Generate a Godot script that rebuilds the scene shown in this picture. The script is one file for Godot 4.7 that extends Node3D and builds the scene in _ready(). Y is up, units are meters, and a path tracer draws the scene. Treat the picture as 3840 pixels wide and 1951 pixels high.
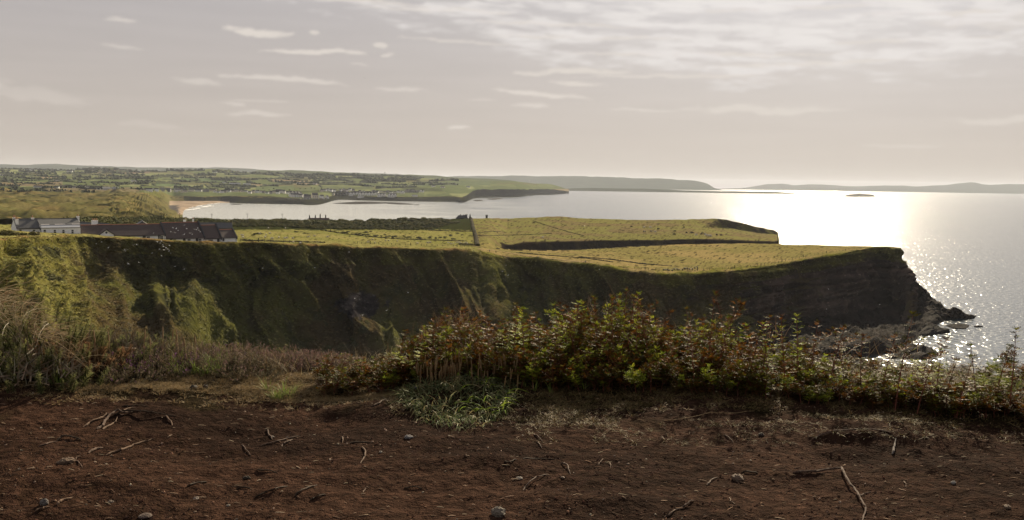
extends Node3D
# A cliff-top path above a cove: rose scrub and gorse in front, a row of white cottages and a
# grassy headland in the middle, a bay with a village, farmland and hazy hills behind.

const F := 3768.0            # focal length in photograph pixels (3840 wide)
const EYE := 90.0            # metres above the sea
const EARTH := 7.4e6         # radius of the earth with refraction
const GROUND := 88.9         # path under the camera
var cam_basis: Basis
var rng := RandomNumberGenerator.new()
var n1 := FastNoiseLite.new()
var n2 := FastNoiseLite.new()
var n3 := FastNoiseLite.new()
var M := {}
var taken := {}

# ------------------------------------------------------------------ small mesh builder
class MB:
	var v := PackedVector3Array()
	var c := PackedColorArray()
	var n := PackedVector3Array()
	var i := PackedInt32Array()
	func tri(a: Vector3, b: Vector3, d: Vector3, col: Color) -> void:
		var k := v.size()
		v.append(a); v.append(b); v.append(d)
		c.append(col); c.append(col); c.append(col)
		i.append(k); i.append(k + 1); i.append(k + 2)
	func quad(a: Vector3, b: Vector3, d: Vector3, e: Vector3, col: Color) -> void:
		var k := v.size()
		v.append(a); v.append(b); v.append(d); v.append(e)
		for q in 4: c.append(col)
		i.append_array(PackedInt32Array([k, k + 1, k + 2, k, k + 2, k + 3]))
	func box(lo: Vector3, hi: Vector3, col: Color, t := Transform3D.IDENTITY) -> void:
		var p := []
		for q in 8:
			p.append(t * Vector3(hi.x if q & 1 else lo.x, hi.y if q & 2 else lo.y, hi.z if q & 4 else lo.z))
		for f in [[0, 2, 3, 1], [4, 5, 7, 6], [0, 4, 6, 2], [1, 3, 7, 5], [2, 6, 7, 3], [0, 1, 5, 4]]:
			quad(p[f[0]], p[f[1]], p[f[2]], p[f[3]], col)
	func tube(pts: Array, radii: Array, sides: int, col: Color, close := true) -> void:
		var first := v.size()
		for k in pts.size():
			var a: Vector3 = pts[maxi(k - 1, 0)]
			var b: Vector3 = pts[mini(k + 1, pts.size() - 1)]
			var d := (b - a).normalized()
			var s := d.cross(Vector3(0.31, 0.87, 0.38)).normalized()
			var w := d.cross(s)
			for q in sides:
				var an := TAU * q / sides
				v.append(pts[k] + (s * cos(an) + w * sin(an)) * radii[k])
				c.append(col)
		for k in pts.size() - 1:
			for q in sides:
				var a0 := first + k * sides + q
				var a1 := first + k * sides + (q + 1) % sides
				i.append_array(PackedInt32Array([a0, a1, a0 + sides, a1, a1 + sides, a0 + sides]))
		if close:
			for q in range(1, sides - 1):
				i.append_array(PackedInt32Array([first, first + q, first + q + 1]))
				var l := first + (pts.size() - 1) * sides
				i.append_array(PackedInt32Array([l, l + q + 1, l + q]))
	# a flat blade that bends: base, direction, side, length, width, bend (world vector), segments
	func blade(p: Vector3, d: Vector3, side: Vector3, l: float, w: float, bend: Vector3, seg: int, col: Color) -> void:
		var k := v.size()
		for q in seg:
			var t := float(q) / seg
			var m := p + d * (l * t) + bend * (l * t * t)
			var h := side * (w * 0.5 * (1.0 - t * 0.75))
			v.append(m - h); v.append(m + h)
			c.append(col); c.append(col)
		v.append(p + d * l + bend * l)
		c.append(col)
		for q in seg - 1:
			var o := k + q * 2
			i.append_array(PackedInt32Array([o, o + 1, o + 2, o + 1, o + 3, o + 2]))
		var e := k + (seg - 1) * 2
		i.append_array(PackedInt32Array([e, e + 1, e + 2]))
	func blob(at: Vector3, r: Vector3, rough: float, rg: RandomNumberGenerator, col: Color, rings := 4, sides := 6) -> void:
		var k := v.size()
		for a in rings + 1:
			var th := PI * a / rings
			for b in sides:
				var ph := TAU * (b + 0.5 * (a % 2)) / sides
				var s := 1.0 + rg.randf_range(-rough, rough)
				v.append(at + Vector3(sin(th) * cos(ph), cos(th), sin(th) * sin(ph)) * r * s)
				c.append(col)
		for a in rings:
			for b in sides:
				var p := k + a * sides + b
				var q := k + a * sides + (b + 1) % sides
				i.append_array(PackedInt32Array([p, q, p + sides, q, q + sides, p + sides]))
	func mesh(mat: Material) -> ArrayMesh:
		var m := ArrayMesh.new()
		add_to(m, mat)
		return m
	func add_to(m: ArrayMesh, mat: Material) -> void:
		var a := []
		a.resize(Mesh.ARRAY_MAX)
		a[Mesh.ARRAY_VERTEX] = v
		a[Mesh.ARRAY_COLOR] = c
		if n.size() == v.size():
			a[Mesh.ARRAY_NORMAL] = n
		a[Mesh.ARRAY_INDEX] = i
		m.add_surface_from_arrays(Mesh.PRIMITIVE_TRIANGLES, a)
		m.surface_set_material(m.get_surface_count() - 1, mat)

# ------------------------------------------------------------------ scene tree helpers
func numbered(called: String) -> String:
	var k: int = taken.get(called, 0)
	taken[called] = k + 1
	return called if k == 0 else "%s_%03d" % [called, k]

func tag(o: Node3D, label: String, category: String, group := "", kind := "") -> Node3D:
	o.set_meta("label", label)
	if category: o.set_meta("category", category)
	if group: o.set_meta("group", group)
	if kind: o.set_meta("kind", kind)
	return o

func put(called: String, mesh: Mesh, parent: Node3D = self, at := Transform3D.IDENTITY) -> MeshInstance3D:
	var o := MeshInstance3D.new()
	o.name = numbered(called) if parent == self else called
	o.mesh = mesh
	o.transform = at
	parent.add_child(o, true)
	return o

func base(called: String, at := Transform3D.IDENTITY) -> Node3D:
	var o := Node3D.new()
	o.name = numbered(called)
	o.transform = at
	add_child(o, true)
	return o

func copy(o: Node3D, called: String, at: Transform3D) -> Node3D:
	var d: Node3D = o.duplicate()
	d.name = numbered(called)
	add_child(d, true)
	d.transform = at
	return d

func struct(called: String, mesh: Mesh, label: String, parent: Node3D = self) -> MeshInstance3D:
	var o := put(called, mesh, parent)
	tag(o, label, "", "", "structure")
	return o

func many(called: String, mesh: Mesh, where: Array, cols: Array, label: String, category: String, parent: Node3D = self) -> MultiMeshInstance3D:
	var mm := MultiMesh.new()
	mm.transform_format = MultiMesh.TRANSFORM_3D
	mm.use_colors = cols.size() > 0
	mm.mesh = mesh
	mm.instance_count = where.size()
	for k in where.size():
		mm.set_instance_transform(k, where[k])
		if mm.use_colors: mm.set_instance_color(k, cols[k])
	var o := MultiMeshInstance3D.new()
	o.name = numbered(called) if parent == self else called
	o.multimesh = mm
	parent.add_child(o, true)
	tag(o, label, category if parent == self else "", "", "stuff")
	return o

# ------------------------------------------------------------------ camera arithmetic
func ray(px: float, py: float) -> Vector3:
	return cam_basis * Vector3((px - 1920.0) / F, -(py - 975.5) / F, -1.0)

func drop(d: float) -> float:
	return -d * d / (2.0 * EARTH)

func at_d(px: float, py: float, d: float) -> Vector3:       # at a horizontal distance
	var r := ray(px, py)
	return Vector3(0, EYE, 0) + r * (d / Vector2(r.x, r.z).length())

func at_e(px: float, py: float, e: float) -> Vector3:       # at an elevation
	var r := ray(px, py)
	var t := (e - EYE) / r.y
	return Vector3(0, EYE, 0) + r * t

func at_a(px: float, e: float, d: float) -> Vector3:        # elevation and distance
	var p := at_d(px, 900.0, d)
	p.y = e
	return p

func on_sea(px: float, py: float) -> Vector3:
	var r := ray(px, py)
	var h := Vector2(r.x, r.z).length()
	var s := -r.y / h
	var disc := s * s - 2.0 * EYE / EARTH
	var d := (s - sqrt(maxf(disc, 0.0))) * EARTH
	return at_d(px, py, d)

func to_px(p: Vector3) -> Vector2:
	var q: Vector3 = cam_basis.inverse() * (p - Vector3(0, EYE, 0))
	if q.z > -0.01: return Vector2(-9999, -9999)
	return Vector2(1920.0 + q.x / -q.z * F, 975.5 - q.y / -q.z * F)

func lut(x: float, t: Array) -> float:                      # t: flat list x0,y0,x1,y1 ...
	if x <= t[0]: return t[1]
	for k in range(2, t.size(), 2):
		if x <= t[k]:
			return lerpf(t[k - 1], t[k + 1], (x - t[k - 2]) / (t[k] - t[k - 2]))
	return t[t.size() - 1]

func mixc(a: Color, b: Color, t: float) -> Color:
	return a.lerp(b, clampf(t, 0.0, 1.0))

func jit(c: Color, by: float) -> Color:
	var s := 1.0 + rng.randf_range(-by, by)
	return Color(c.r * s * (1.0 + rng.randf_range(-by, by) * 0.4), c.g * s, c.b * s)

# ------------------------------------------------------------------ textures and materials
func noise_tex(size: int, freq: float, oct: int, lo: float, hi: float, seed_: int, type := FastNoiseLite.TYPE_SIMPLEX_SMOOTH, gain := 0.55) -> ImageTexture:
	var n := FastNoiseLite.new()
	n.noise_type = type
	n.seed = seed_
	n.frequency = freq
	n.fractal_octaves = oct
	n.fractal_gain = gain
	var im := n.get_seamless_image(size, size, false, false, 0.15)
	im.convert(Image.FORMAT_L8)
	var b := im.get_data()
	var t := PackedByteArray()
	t.resize(256)
	for k in 256: t[k] = int(clampf(lerpf(lo, hi, k / 255.0), 0.0, 1.0) * 255.0)
	for k in b.size(): b[k] = t[b[k]]
	return ImageTexture.create_from_image(Image.create_from_data(size, size, false, Image.FORMAT_L8, b))

func normal_tex(size: int, freq: float, oct: int, seed_: int, strength: float, gain := 0.5) -> ImageTexture:
	var n := FastNoiseLite.new()
	n.noise_type = FastNoiseLite.TYPE_SIMPLEX_SMOOTH
	n.seed = seed_
	n.frequency = freq
	n.fractal_octaves = oct
	n.fractal_gain = gain
	var im := n.get_seamless_image(size, size, false, false, 0.15)
	im.convert(Image.FORMAT_RGBA8)
	im.bump_map_to_normal_map(strength)
	return ImageTexture.create_from_image(im)

func mat(col: Color, rough := 0.9, spec := 0.3) -> StandardMaterial3D:
	var m := StandardMaterial3D.new()
	m.albedo_color = col.linear_to_srgb()
	m.roughness = rough
	m.metallic_specular = spec
	return m

func vmat(rough := 0.9, spec := 0.2, back := 0.0) -> StandardMaterial3D:
	var m := StandardMaterial3D.new()
	m.vertex_color_use_as_albedo = true
	m.roughness = rough
	m.metallic_specular = spec
	m.cull_mode = BaseMaterial3D.CULL_DISABLED
	if back > 0.0:
		m.backlight_enabled = true
		m.backlight = Color(back, back, back)
	return m

func grained(m: StandardMaterial3D, t: Texture2D, scale: float, bump: Texture2D = null, cm := 0.0, world := true) -> StandardMaterial3D:
	m.uv1_triplanar = true
	m.uv1_world_triplanar = world
	m.uv1_scale = Vector3.ONE * scale
	m.albedo_texture = t
	if bump:
		m.heightmap_enabled = true
		m.heightmap_texture = bump
		m.heightmap_scale = cm
	return m

func fine(m: StandardMaterial3D, t: Texture2D, scale: float) -> StandardMaterial3D:
	m.detail_enabled = true
	m.detail_albedo = t
	m.detail_blend_mode = BaseMaterial3D.BLEND_MODE_MUL
	m.detail_uv_layer = BaseMaterial3D.DETAIL_UV_2
	m.uv2_triplanar = true
	m.uv2_world_triplanar = true
	m.uv2_scale = Vector3.ONE * scale
	return m

func materials() -> void:
	var mottle := noise_tex(512, 0.02, 5, 0.72, 1.0, 11)
	var speck := noise_tex(512, 0.09, 4, 0.66, 1.0, 12)
	var height := noise_tex(512, 0.05, 5, 0.0, 1.0, 13)
	var rockh := noise_tex(512, 0.02, 6, 0.0, 1.0, 14, FastNoiseLite.TYPE_SIMPLEX_SMOOTH, 0.65)
	M.land = fine(grained(vmat(0.95, 0.0), mottle, 1.0 / 60.0, height, 30.0), speck, 1.0 / 11.0)
	M.cliff = fine(grained(vmat(0.95, 0.0), mottle, 1.0 / 38.0, rockh, 120.0), speck, 1.0 / 9.0)
	M.far = fine(grained(vmat(0.95, 0.0), mottle, 1.0 / 900.0), speck, 1.0 / 160.0)
	M.hill = grained(vmat(0.95, 0.0), mottle, 1.0 / 4000.0)
	M.rock = fine(grained(vmat(0.9, 0.08), mottle, 1.0 / 25.0, rockh, 150.0), speck, 1.0 / 6.0)
	var soil := noise_tex(1024, 0.012, 6, 0.5, 1.0, 15)
	var soil_fine := noise_tex(1024, 0.11, 4, 0.3, 1.0, 16)
	var soil_h := noise_tex(1024, 0.012, 7, 0.0, 1.0, 17, FastNoiseLite.TYPE_SIMPLEX_SMOOTH, 0.72)
	M.soil = fine(grained(vmat(0.95, 0.05), soil, 1.0 / 0.9, soil_h, 2.4), soil_fine, 1.0 / 0.6)
	M.leaf = vmat(0.75, 0.1, 0.8)
	M.gloss_leaf = vmat(0.6, 0.16, 0.75)
	M.grass = vmat(0.65, 0.18, 0.7)
	M.straw = vmat(0.6, 0.35, 0.6)
	M.stem = vmat(0.7, 0.3)
	M.clump = vmat(0.8, 0.15, 0.6)
	M.crown = vmat(0.8, 0.15, 0.35)
	M.plain = vmat(0.9, 0.05)
	M.wood = grained(vmat(0.85, 0.2), noise_tex(256, 0.03, 4, 0.5, 1.0, 18), 9.0, null, 0.0, false)
	M.stone = grained(vmat(0.85, 0.25), noise_tex(256, 0.03, 5, 0.5, 1.0, 19), 14.0, noise_tex(256, 0.05, 4, 0, 1, 20), 0.4, false)
	M.white = grained(mat(Color(0.86, 0.86, 0.87), 0.85, 0.25), noise_tex(256, 0.02, 5, 0.86, 1.0, 21), 0.2)
	M.render = grained(vmat(0.85, 0.25), noise_tex(256, 0.02, 5, 0.82, 1.0, 22), 0.05)
	M.slate = fine(grained(mat(Color(0.175, 0.128, 0.118), 0.75, 0.3), noise_tex(256, 0.04, 5, 0.55, 1.0, 23), 0.22), noise_tex(256, 0.1, 3, 0.6, 1.0, 24), 1.1)
	M.grey_slate = grained(mat(Color(0.10, 0.10, 0.105), 0.7, 0.35), noise_tex(256, 0.04, 5, 0.6, 1.0, 25), 0.25)
	M.trim = mat(Color(0.022, 0.022, 0.026), 0.6, 0.4)
	M.upstand = grained(mat(Color(0.05, 0.05, 0.058), 0.8, 0.3), noise_tex(256, 0.04, 4, 0.7, 1.0, 26), 0.4)
	M.ridge = mat(Color(0.20, 0.075, 0.045), 0.8, 0.3)
	M.pot = mat(Color(0.32, 0.17, 0.10), 0.85, 0.3)
	M.lead = mat(Color(0.36, 0.36, 0.37), 0.35, 0.5)
	M.glass = mat(Color(0.015, 0.018, 0.022), 0.08, 0.5)
	M.frame = mat(Color(0.72, 0.72, 0.72), 0.5, 0.4)
	M.sea = mat(Color(0.02, 0.034, 0.042), 0.12, 0.36)
	M.sea.uv1_triplanar = true
	M.sea.uv1_world_triplanar = true
	M.sea.uv1_triplanar_sharpness = 8.0
	M.sea.uv1_scale = Vector3.ONE / 330.0
	M.sea.normal_enabled = true
	M.sea.normal_texture = normal_tex(1024, 0.05, 4, 31, 4.0, 0.45)
	M.sea.normal_scale = 0.6
	M.sea.albedo_color = Color.WHITE
	M.sea.vertex_color_use_as_albedo = true
	M.sea.metallic_specular = 0.44
	M.sea.normal_scale = 0.49
	M.foam = vmat(0.7, 0.3)
	M.sheen = vmat(0.25, 0.5)

# ------------------------------------------------------------------ sky, sun, camera
const SUN_AZ := 17.0
const SUN_EL := 26.0
const LOW := [-3000, -30, 400, -25, 520, 18, 800, 45, 1250, 72, 1500, 128, 1720, 142, 1900, 212, 2100, 244, 2400, 262, 2480, 325, 2800, 338, 3200, 308, 3500, 288, 3800, 262, 4400, 240, 7000, 200]

func sky_color(az: float, el: float) -> Vector3:
	# az from the middle of the view, el above the horizontal, degrees; linear light before exposure
	var t := clampf(el / 11.0, 0.0, 1.0)
	var hor := Vector3(0.635, 0.556, 0.478)
	var top := Vector3(0.522, 0.495, 0.498)
	var c := hor.lerp(top, t * t * (3.0 - 2.0 * t) * 0.35 + t * 0.65)
	if el > 11.0:
		c = c.lerp(Vector3(0.40, 0.43, 0.52), clampf((el - 11.0) / 60.0, 0.0, 1.0))
	var cs := sin(deg_to_rad(el)) * sin(deg_to_rad(SUN_EL)) + cos(deg_to_rad(el)) * cos(deg_to_rad(SUN_EL)) * cos(deg_to_rad(az - SUN_AZ))
	var ang := rad_to_deg(acos(clampf(cs, -1.0, 1.0)))
	var glow := exp(-ang * ang / (2.0 * 11.0 * 11.0))
	c *= 0.70 + 0.46 * exp(-ang / 45.0)
	c += Vector3(0.50, 0.50, 0.475) * glow
	# high thin cloud
	var px := 1920.0 + clampf(az, -75.0, 75.0) * 65.8
	var py := 679.0 - el * 65.8
	var w := n2.get_noise_2d(px * 0.22, py * 0.9) * 70.0 + n1.get_noise_2d(px * 0.9, py * 3.2) * 34.0
	var low := lut(px, LOW) + w
	var cover := clampf((low - py) / 55.0, 0.0, 1.0)
	if cover > 0.0:
		var wx := px + 60.0 * n2.get_noise_2d(px * 0.5, py * 1.2)
		var tex := 0.50 + 0.95 * n1.get_noise_2d(wx * 0.26 + 400.0, py * 1.7 - px * 0.12) + 0.38 * n1.get_noise_2d(wx * 0.8, py * 5.0 - px * 0.2)
		tex = smoothstep(0.05, 0.95, tex)
		var clear := clampf((130.0 - py) / 120.0, 0.0, 1.0) * clampf((px - 2600.0) / 500.0, 0.0, 1.0)
		var dens := cover * clampf(tex - 0.45 * clear * (0.6 + n2.get_noise_2d(px * 0.2, py * 0.8)), 0.0, 1.0)
		var lit := Vector3(0.90, 0.855, 0.82) * (0.82 + 0.16 * glow + 0.14 * exp(-ang / 30.0))
		c = c.lerp(c.lerp(lit, 0.9).max(c), dens * 0.95)
	# faint haze streaks lower down
	var st := n2.get_noise_2d(px * 0.12 + 900.0, py * 1.7)
	c *= 1.0 + 0.035 * st * clampf((el - 0.5) / 3.0, 0.0, 1.0)
	return c

const STREAKS := [  # px, py, half width, half height, strength, slope
	530, 145, 62, 8, 0.5, 0.0, 985, 162, 135, 15, 0.8, 0.0, 1185, 155, 22, 8, 0.7, 0.0, 1200, 226, 205, 9, 0.75, -0.03,
	530, 240, 75, 6, 0.4, 0.1, 780, 340, 90, 11, 0.4, 0.04, 1080, 325, 260, 9, 0.6, 0.03, 1500, 350, 110, 7, 0.5, 0.03,
	1425, 197, 32, 10, 0.7, 0.0, 1450, 226, 30, 7, 0.6, -0.1, 990, 452, 125, 9, 0.45, -0.04, 900, 418, 55, 6, 0.4, 0.0,
	1000, 405, 110, 5, 0.3, 0.02, 250, 415, 200, 26, 0.22, 0.03, 100, 380, 110, 16, 0.2, 0.0, 1715, 484, 52, 7, 0.7, 0.0,
	2130, 276, 235, 11, 0.7, -0.01, 2150, 316, 115, 9, 0.65, 0.05, 2020, 358, 190, 9, 0.75, 0.1, 1985, 400, 80, 7, 0.6, 0.04,
	2400, 412, 145, 5, 0.55, 0.03, 2820, 415, 300, 15, 0.55, 0.02, 3700, 462, 310, 13, 0.45, 0.02, 3300, 540, 160, 7, 0.3, 0.0,
	1350, 260, 40, 4, 0.4, 0.04, 620, 505, 120, 12, 0.15, 0.0, 1800, 380, 60, 5, 0.35, 0.0, 3560, 130, 240, 30, 0.3, 0.0,
	2200, 152, 420, 7, 0.5, 0.01, 2620, 214, 520, 8, 0.55, 0.01, 3000, 252, 470, 8, 0.5, -0.02, 3300, 182, 420, 7, 0.45, 0.0, 2500, 292, 400, 7, 0.5, -0.01,
	1700, 172, 260, 6, 0.45, 0.05, 1650, 62, 320, 8, 0.5, 0.02, 1300, 38, 360, 9, 0.5, 0.04, 3450, 96, 360, 9, 0.5, 0.03, 2900, 58, 440, 10, 0.45, -0.01, 2050, 105, 330, 7, 0.5, 0.03, 1000, 22, 260, 8, 0.45, 0.03,
	-500, 300, 260, 14, 0.4, 0.02, -1400, 240, 320, 16, 0.4, 0.0, 4600, 330, 320, 16, 0.5, 0.02, 5500, 200, 300, 20, 0.5, 0.0]

func make_sky() -> ImageTexture:
	var W := 4096
	var H := 2048
	var lw := 512
	var small := PackedFloat32Array()
	small.resize(lw * 256 * 3)
	for y in 256:
		var el := 90.0 - (y + 0.5) * 180.0 / 256.0
		for x in lw:
			var az := fposmod((x + 0.5) * 360.0 / lw + 180.0, 360.0) - 180.0
			var c := sky_color(az, maxf(el, 0.0)) if el > 0.0 else Vector3(0.60, 0.515, 0.44)
			var k := (y * lw + x) * 3
			small[k] = c.x; small[k + 1] = c.y; small[k + 2] = c.z
	var im := Image.create_from_data(lw, 256, false, Image.FORMAT_RGBF, small.to_byte_array())
	im.resize(W, H, Image.INTERPOLATE_CUBIC)
	var y0 := int((90.0 - 17.0) / 180.0 * H)
	var y1 := int((90.0 + 1.0) / 180.0 * H)
	var xs := int(62.0 / 360.0 * W)          # fine clouds from -62 to 62 degrees, where they can be seen
	var bw := xs * 2
	var band := PackedFloat32Array()
	band.resize(bw * (y1 - y0) * 3)
	for y in range(y0, y1):
		var el := 90.0 - (y + 0.5) * 180.0 / H
		for x in bw:
			var az := (x + 0.5 - xs) * 360.0 / W
			var c := sky_color(az, maxf(el, 0.0)) if el > 0.0 else Vector3(0.60, 0.515, 0.44)
			var k := ((y - y0) * bw + x) * 3
			band[k] = c.x; band[k + 1] = c.y; band[k + 2] = c.z
	for s in range(0, STREAKS.size(), 6):
		var cx: float = STREAKS[s]
		var cy: float = STREAKS[s + 1]
		var hw: float = STREAKS[s + 2]
		var hh: float = STREAKS[s + 3]
		var str_: float = STREAKS[s + 4]
		var sl: float = STREAKS[s + 5]
		var xa := maxi(0, int(((cx - hw * 1.5 - 1920.0) / 65.8) * W / 360.0) + xs)
		var xb := mini(bw - 1, int(((cx + hw * 1.5 - 1920.0) / 65.8) * W / 360.0) + xs)
		var e0 := (679.0 - cy + hh * 4.0 + hw * absf(sl)) / 65.8
		var e1 := (679.0 - cy - hh * 4.0 - hw * absf(sl)) / 65.8
		var ya := maxi(y0, int((90.0 - e0) / 180.0 * H))
		var yb := mini(y1 - 1, int((90.0 - e1) / 180.0 * H) + 1)
		for y in range(ya, yb):
			var py := 679.0 - (90.0 - (y + 0.5) * 180.0 / H) * 65.8
			for x in range(xa, xb):
				var px := 1920.0 + (x + 0.5 - xs) * 360.0 / W * 65.8
				var u := (px - cx) / hw
				var v := (py - cy - (px - cx) * sl + n2.get_noise_2d(px * 0.5, cy * 3.0) * hh * 1.2) / hh
				var edge := 1.0 - u * u - v * v * (0.55 if v < 0.0 else 1.3) + n1.get_noise_2d(px * 1.3, py * 6.0) * 0.55
				if edge > 0.0:
					var k := ((y - y0) * bw + x) * 3
					var a := minf(1.0, edge * 1.4) * str_ * 0.95
					band[k] = lerpf(band[k], maxf(band[k], 0.80), a)
					band[k + 1] = lerpf(band[k + 1], maxf(band[k + 1], 0.735), a)
					band[k + 2] = lerpf(band[k + 2], maxf(band[k + 2], 0.66), a)
	var bi := Image.create_from_data(bw, y1 - y0, false, Image.FORMAT_RGBF, band.to_byte_array())
	im.blit_rect(bi, Rect2i(xs, 0, xs, y1 - y0), Vector2i(0, y0))
	im.blit_rect(bi, Rect2i(0, 0, xs, y1 - y0), Vector2i(W - xs, y0))
	return ImageTexture.create_from_image(im)

func _ready() -> void:
	rng.seed = 20240917
	n1.seed = 5; n1.frequency = 0.01; n1.fractal_octaves = 4
	n2.seed = 9; n2.frequency = 0.01; n2.fractal_octaves = 3
	n3.seed = 14; n3.frequency = 0.01; n3.fractal_octaves = 2
	cam_basis = Basis(Vector3.RIGHT, deg_to_rad(-4.5)) * Basis(Vector3.BACK, 0.0137)
	var cam := Camera3D.new()
	cam.name = "camera"
	cam.transform = Transform3D(cam_basis, Vector3(0, EYE, 0))
	cam.fov = rad_to_deg(2.0 * atan(975.5 / F))
	cam.near = 0.1
	cam.far = 90000.0
	add_child(cam)
	cam.current = true
	var env := Environment.new()
	env.background_mode = Environment.BG_SKY
	env.sky = Sky.new()
	var pano := PanoramaSkyMaterial.new()
	pano.panorama = make_sky()
	pano.energy_multiplier = 0.385
	env.sky.sky_material = pano
	env.tonemap_mode = Environment.TONE_MAPPER_LINEAR
	env.tonemap_exposure = 2.6
	env.fog_enabled = true
	env.fog_density = 0.000021
	env.fog_light_color = Color(0.85, 0.875, 0.93)
	env.sdfgi_enabled = true
	env.ssao_enabled = true
	env.ssil_enabled = true
	var we := WorldEnvironment.new()
	we.name = "environment"
	we.environment = env
	add_child(we)
	var sun := DirectionalLight3D.new()
	sun.name = "sun"
	var to_sun := Vector3(sin(deg_to_rad(SUN_AZ)) * cos(deg_to_rad(SUN_EL)), sin(deg_to_rad(SUN_EL)), -cos(deg_to_rad(SUN_AZ)) * cos(deg_to_rad(SUN_EL)))
	sun.basis = Basis.looking_at(-to_sun)
	sun.light_energy = 1.6
	sun.light_color = Color(1.0, 0.93, 0.80)
	sun.light_angular_distance = 0.53
	sun.shadow_enabled = true
	add_child(sun)
	print("sky ", Time.get_ticks_msec())
	materials()
	print("materials ", Time.get_ticks_msec())
	sea()
	hills()
	far_land()
	print("far land ", Time.get_ticks_msec())
	headland()
	print("headland ", Time.get_ticks_msec())
	rocks()
	near_ground()
	print("near ground ", Time.get_ticks_msec())
	cottages()
	village()
	far_trees()
	scrub()
	print("buildings and trees ", Time.get_ticks_msec())
	fences()
	animals_and_people()
	foreground_plants()
	print("plants ", Time.get_ticks_msec())
	ground_litter()
	birds()
	print("done ", Time.get_ticks_msec())

# ------------------------------------------------------------------ lofted land
class Loft:
	var v := PackedVector3Array()
	var n := PackedVector3Array()
	var s := PackedVector2Array()      # where each vertex shows in the photograph
	var row := PackedFloat32Array()    # control-row coordinate of each fine row
	var cols := 0
	var rows := 0
	var cells := {}

func spline(p: Array, h: Array, counts: Array) -> PackedVector3Array:
	# Hermite curve through p with spacing h (chord lengths), counts points in each piece
	var m := []
	var k := p.size()
	for j in k:
		if j == 0: m.append((p[1] - p[0]) / h[0])
		elif j == k - 1: m.append((p[j] - p[j - 1]) / h[j - 1])
		else: m.append(((p[j] - p[j - 1]) / h[j - 1] * h[j] + (p[j + 1] - p[j]) / h[j] * h[j - 1]) / (h[j - 1] + h[j]))
	var out := PackedVector3Array()
	for j in k - 1:
		for q in counts[j]:
			var t: float = float(q) / counts[j]
			var t2: float = t * t
			var t3: float = t2 * t
			out.append(p[j] * (2 * t3 - 3 * t2 + 1) + m[j] * (h[j] * (t3 - 2 * t2 + t)) + p[j + 1] * (3 * t2 - 2 * t3) + m[j + 1] * (h[j] * (t3 - t2)))
	out.append(p[k - 1])
	return out

func ctrl(px: float, e: Array) -> Vector3:
	# ["d", py, distance, px?], ["e", py, elevation, px?], ["a", elevation, distance, px?]
	var x: float = e[3] if e.size() > 3 else px
	match e[0]:
		"d": return at_d(x, e[1], e[2])
		"e": return at_e(x, e[1], e[2])
	return at_a(x, e[1], e[2])

func straight(p: Array, counts: Array) -> PackedVector3Array:
	var out := PackedVector3Array()
	for j in p.size() - 1:
		for q in counts[j]: out.append(p[j].lerp(p[j + 1], float(q) / counts[j]))
	out.append(p[p.size() - 1])
	for pass_ in 2:
		var o2 := out.duplicate()
		for k in range(1, out.size() - 1): o2[k] = out[k] * 0.5 + (out[k - 1] + out[k + 1]) * 0.25
		out = o2
	return out

func loft(cols: Array, row_counts: Array, step: float, sharp := false) -> Loft:
	# cols: [[px, entry, entry, ...], ...] from left to right, rows from back to front
	var L := Loft.new()
	var hx := []
	var cc := []
	for k in cols.size() - 1:
		hx.append(absf(cols[k + 1][0] - cols[k][0]))
		cc.append(maxi(2, int(hx[k] / step)))
	var fine_cols := []
	for c in cols:
		var p := []
		for k in range(1, c.size()): p.append(ctrl(c[0], c[k]))
		var h := []
		for k in p.size() - 1: h.append(maxf(0.5, p[k].distance_to(p[k + 1])))
		fine_cols.append(straight(p, row_counts) if sharp else spline(p, h, row_counts))
	L.rows = fine_cols[0].size()
	for r in row_counts.size():
		for q in row_counts[r]: L.row.append(r + float(q) / row_counts[r])
	L.row.append(row_counts.size())
	for j in L.rows:
		var p := []
		for c in fine_cols: p.append(c[j])
		var line := spline(p, hx, cc)
		L.cols = line.size()
		L.v.append_array(line)
	return L

func normals(L: Loft) -> void:
	L.n.resize(L.v.size())
	for j in L.rows:
		var ju := maxi(j - 1, 0) * L.cols
		var jd := mini(j + 1, L.rows - 1) * L.cols
		var jo := j * L.cols
		for i in L.cols:
			var du := L.v[jo + mini(i + 1, L.cols - 1)] - L.v[jo + maxi(i - 1, 0)]
			var dv := L.v[jd + i] - L.v[ju + i]
			L.n[jo + i] = dv.cross(du).normalized()

func project(L: Loft) -> void:
	L.s.resize(L.v.size())
	for k in L.v.size(): L.s[k] = to_px(L.v[k])

func surface(L: Loft, col: PackedColorArray, m: Material) -> ArrayMesh:
	var idx := PackedInt32Array()
	idx.resize((L.cols - 1) * (L.rows - 1) * 6)
	var k := 0
	for j in L.rows - 1:
		for i in L.cols - 1:
			var a := j * L.cols + i
			var c := a + L.cols
			idx[k] = a; idx[k + 1] = a + 1; idx[k + 2] = c
			idx[k + 3] = a + 1; idx[k + 4] = c + 1; idx[k + 5] = c
			k += 6
	var b := MB.new()
	b.v = L.v; b.n = L.n; b.c = col; b.i = idx
	return b.mesh(m)

func index(L: Loft, r0: float, r1: float) -> void:
	for j in L.rows:
		if L.row[j] < r0 or L.row[j] > r1: continue
		for i in L.cols:
			var q: Vector2 = L.s[j * L.cols + i]
			var key := Vector2i(int(floor(q.x / 24.0)), int(floor(q.y / 10.0)))
			if not L.cells.has(key): L.cells[key] = PackedInt32Array()
			L.cells[key].append(j * L.cols + i)

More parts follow.
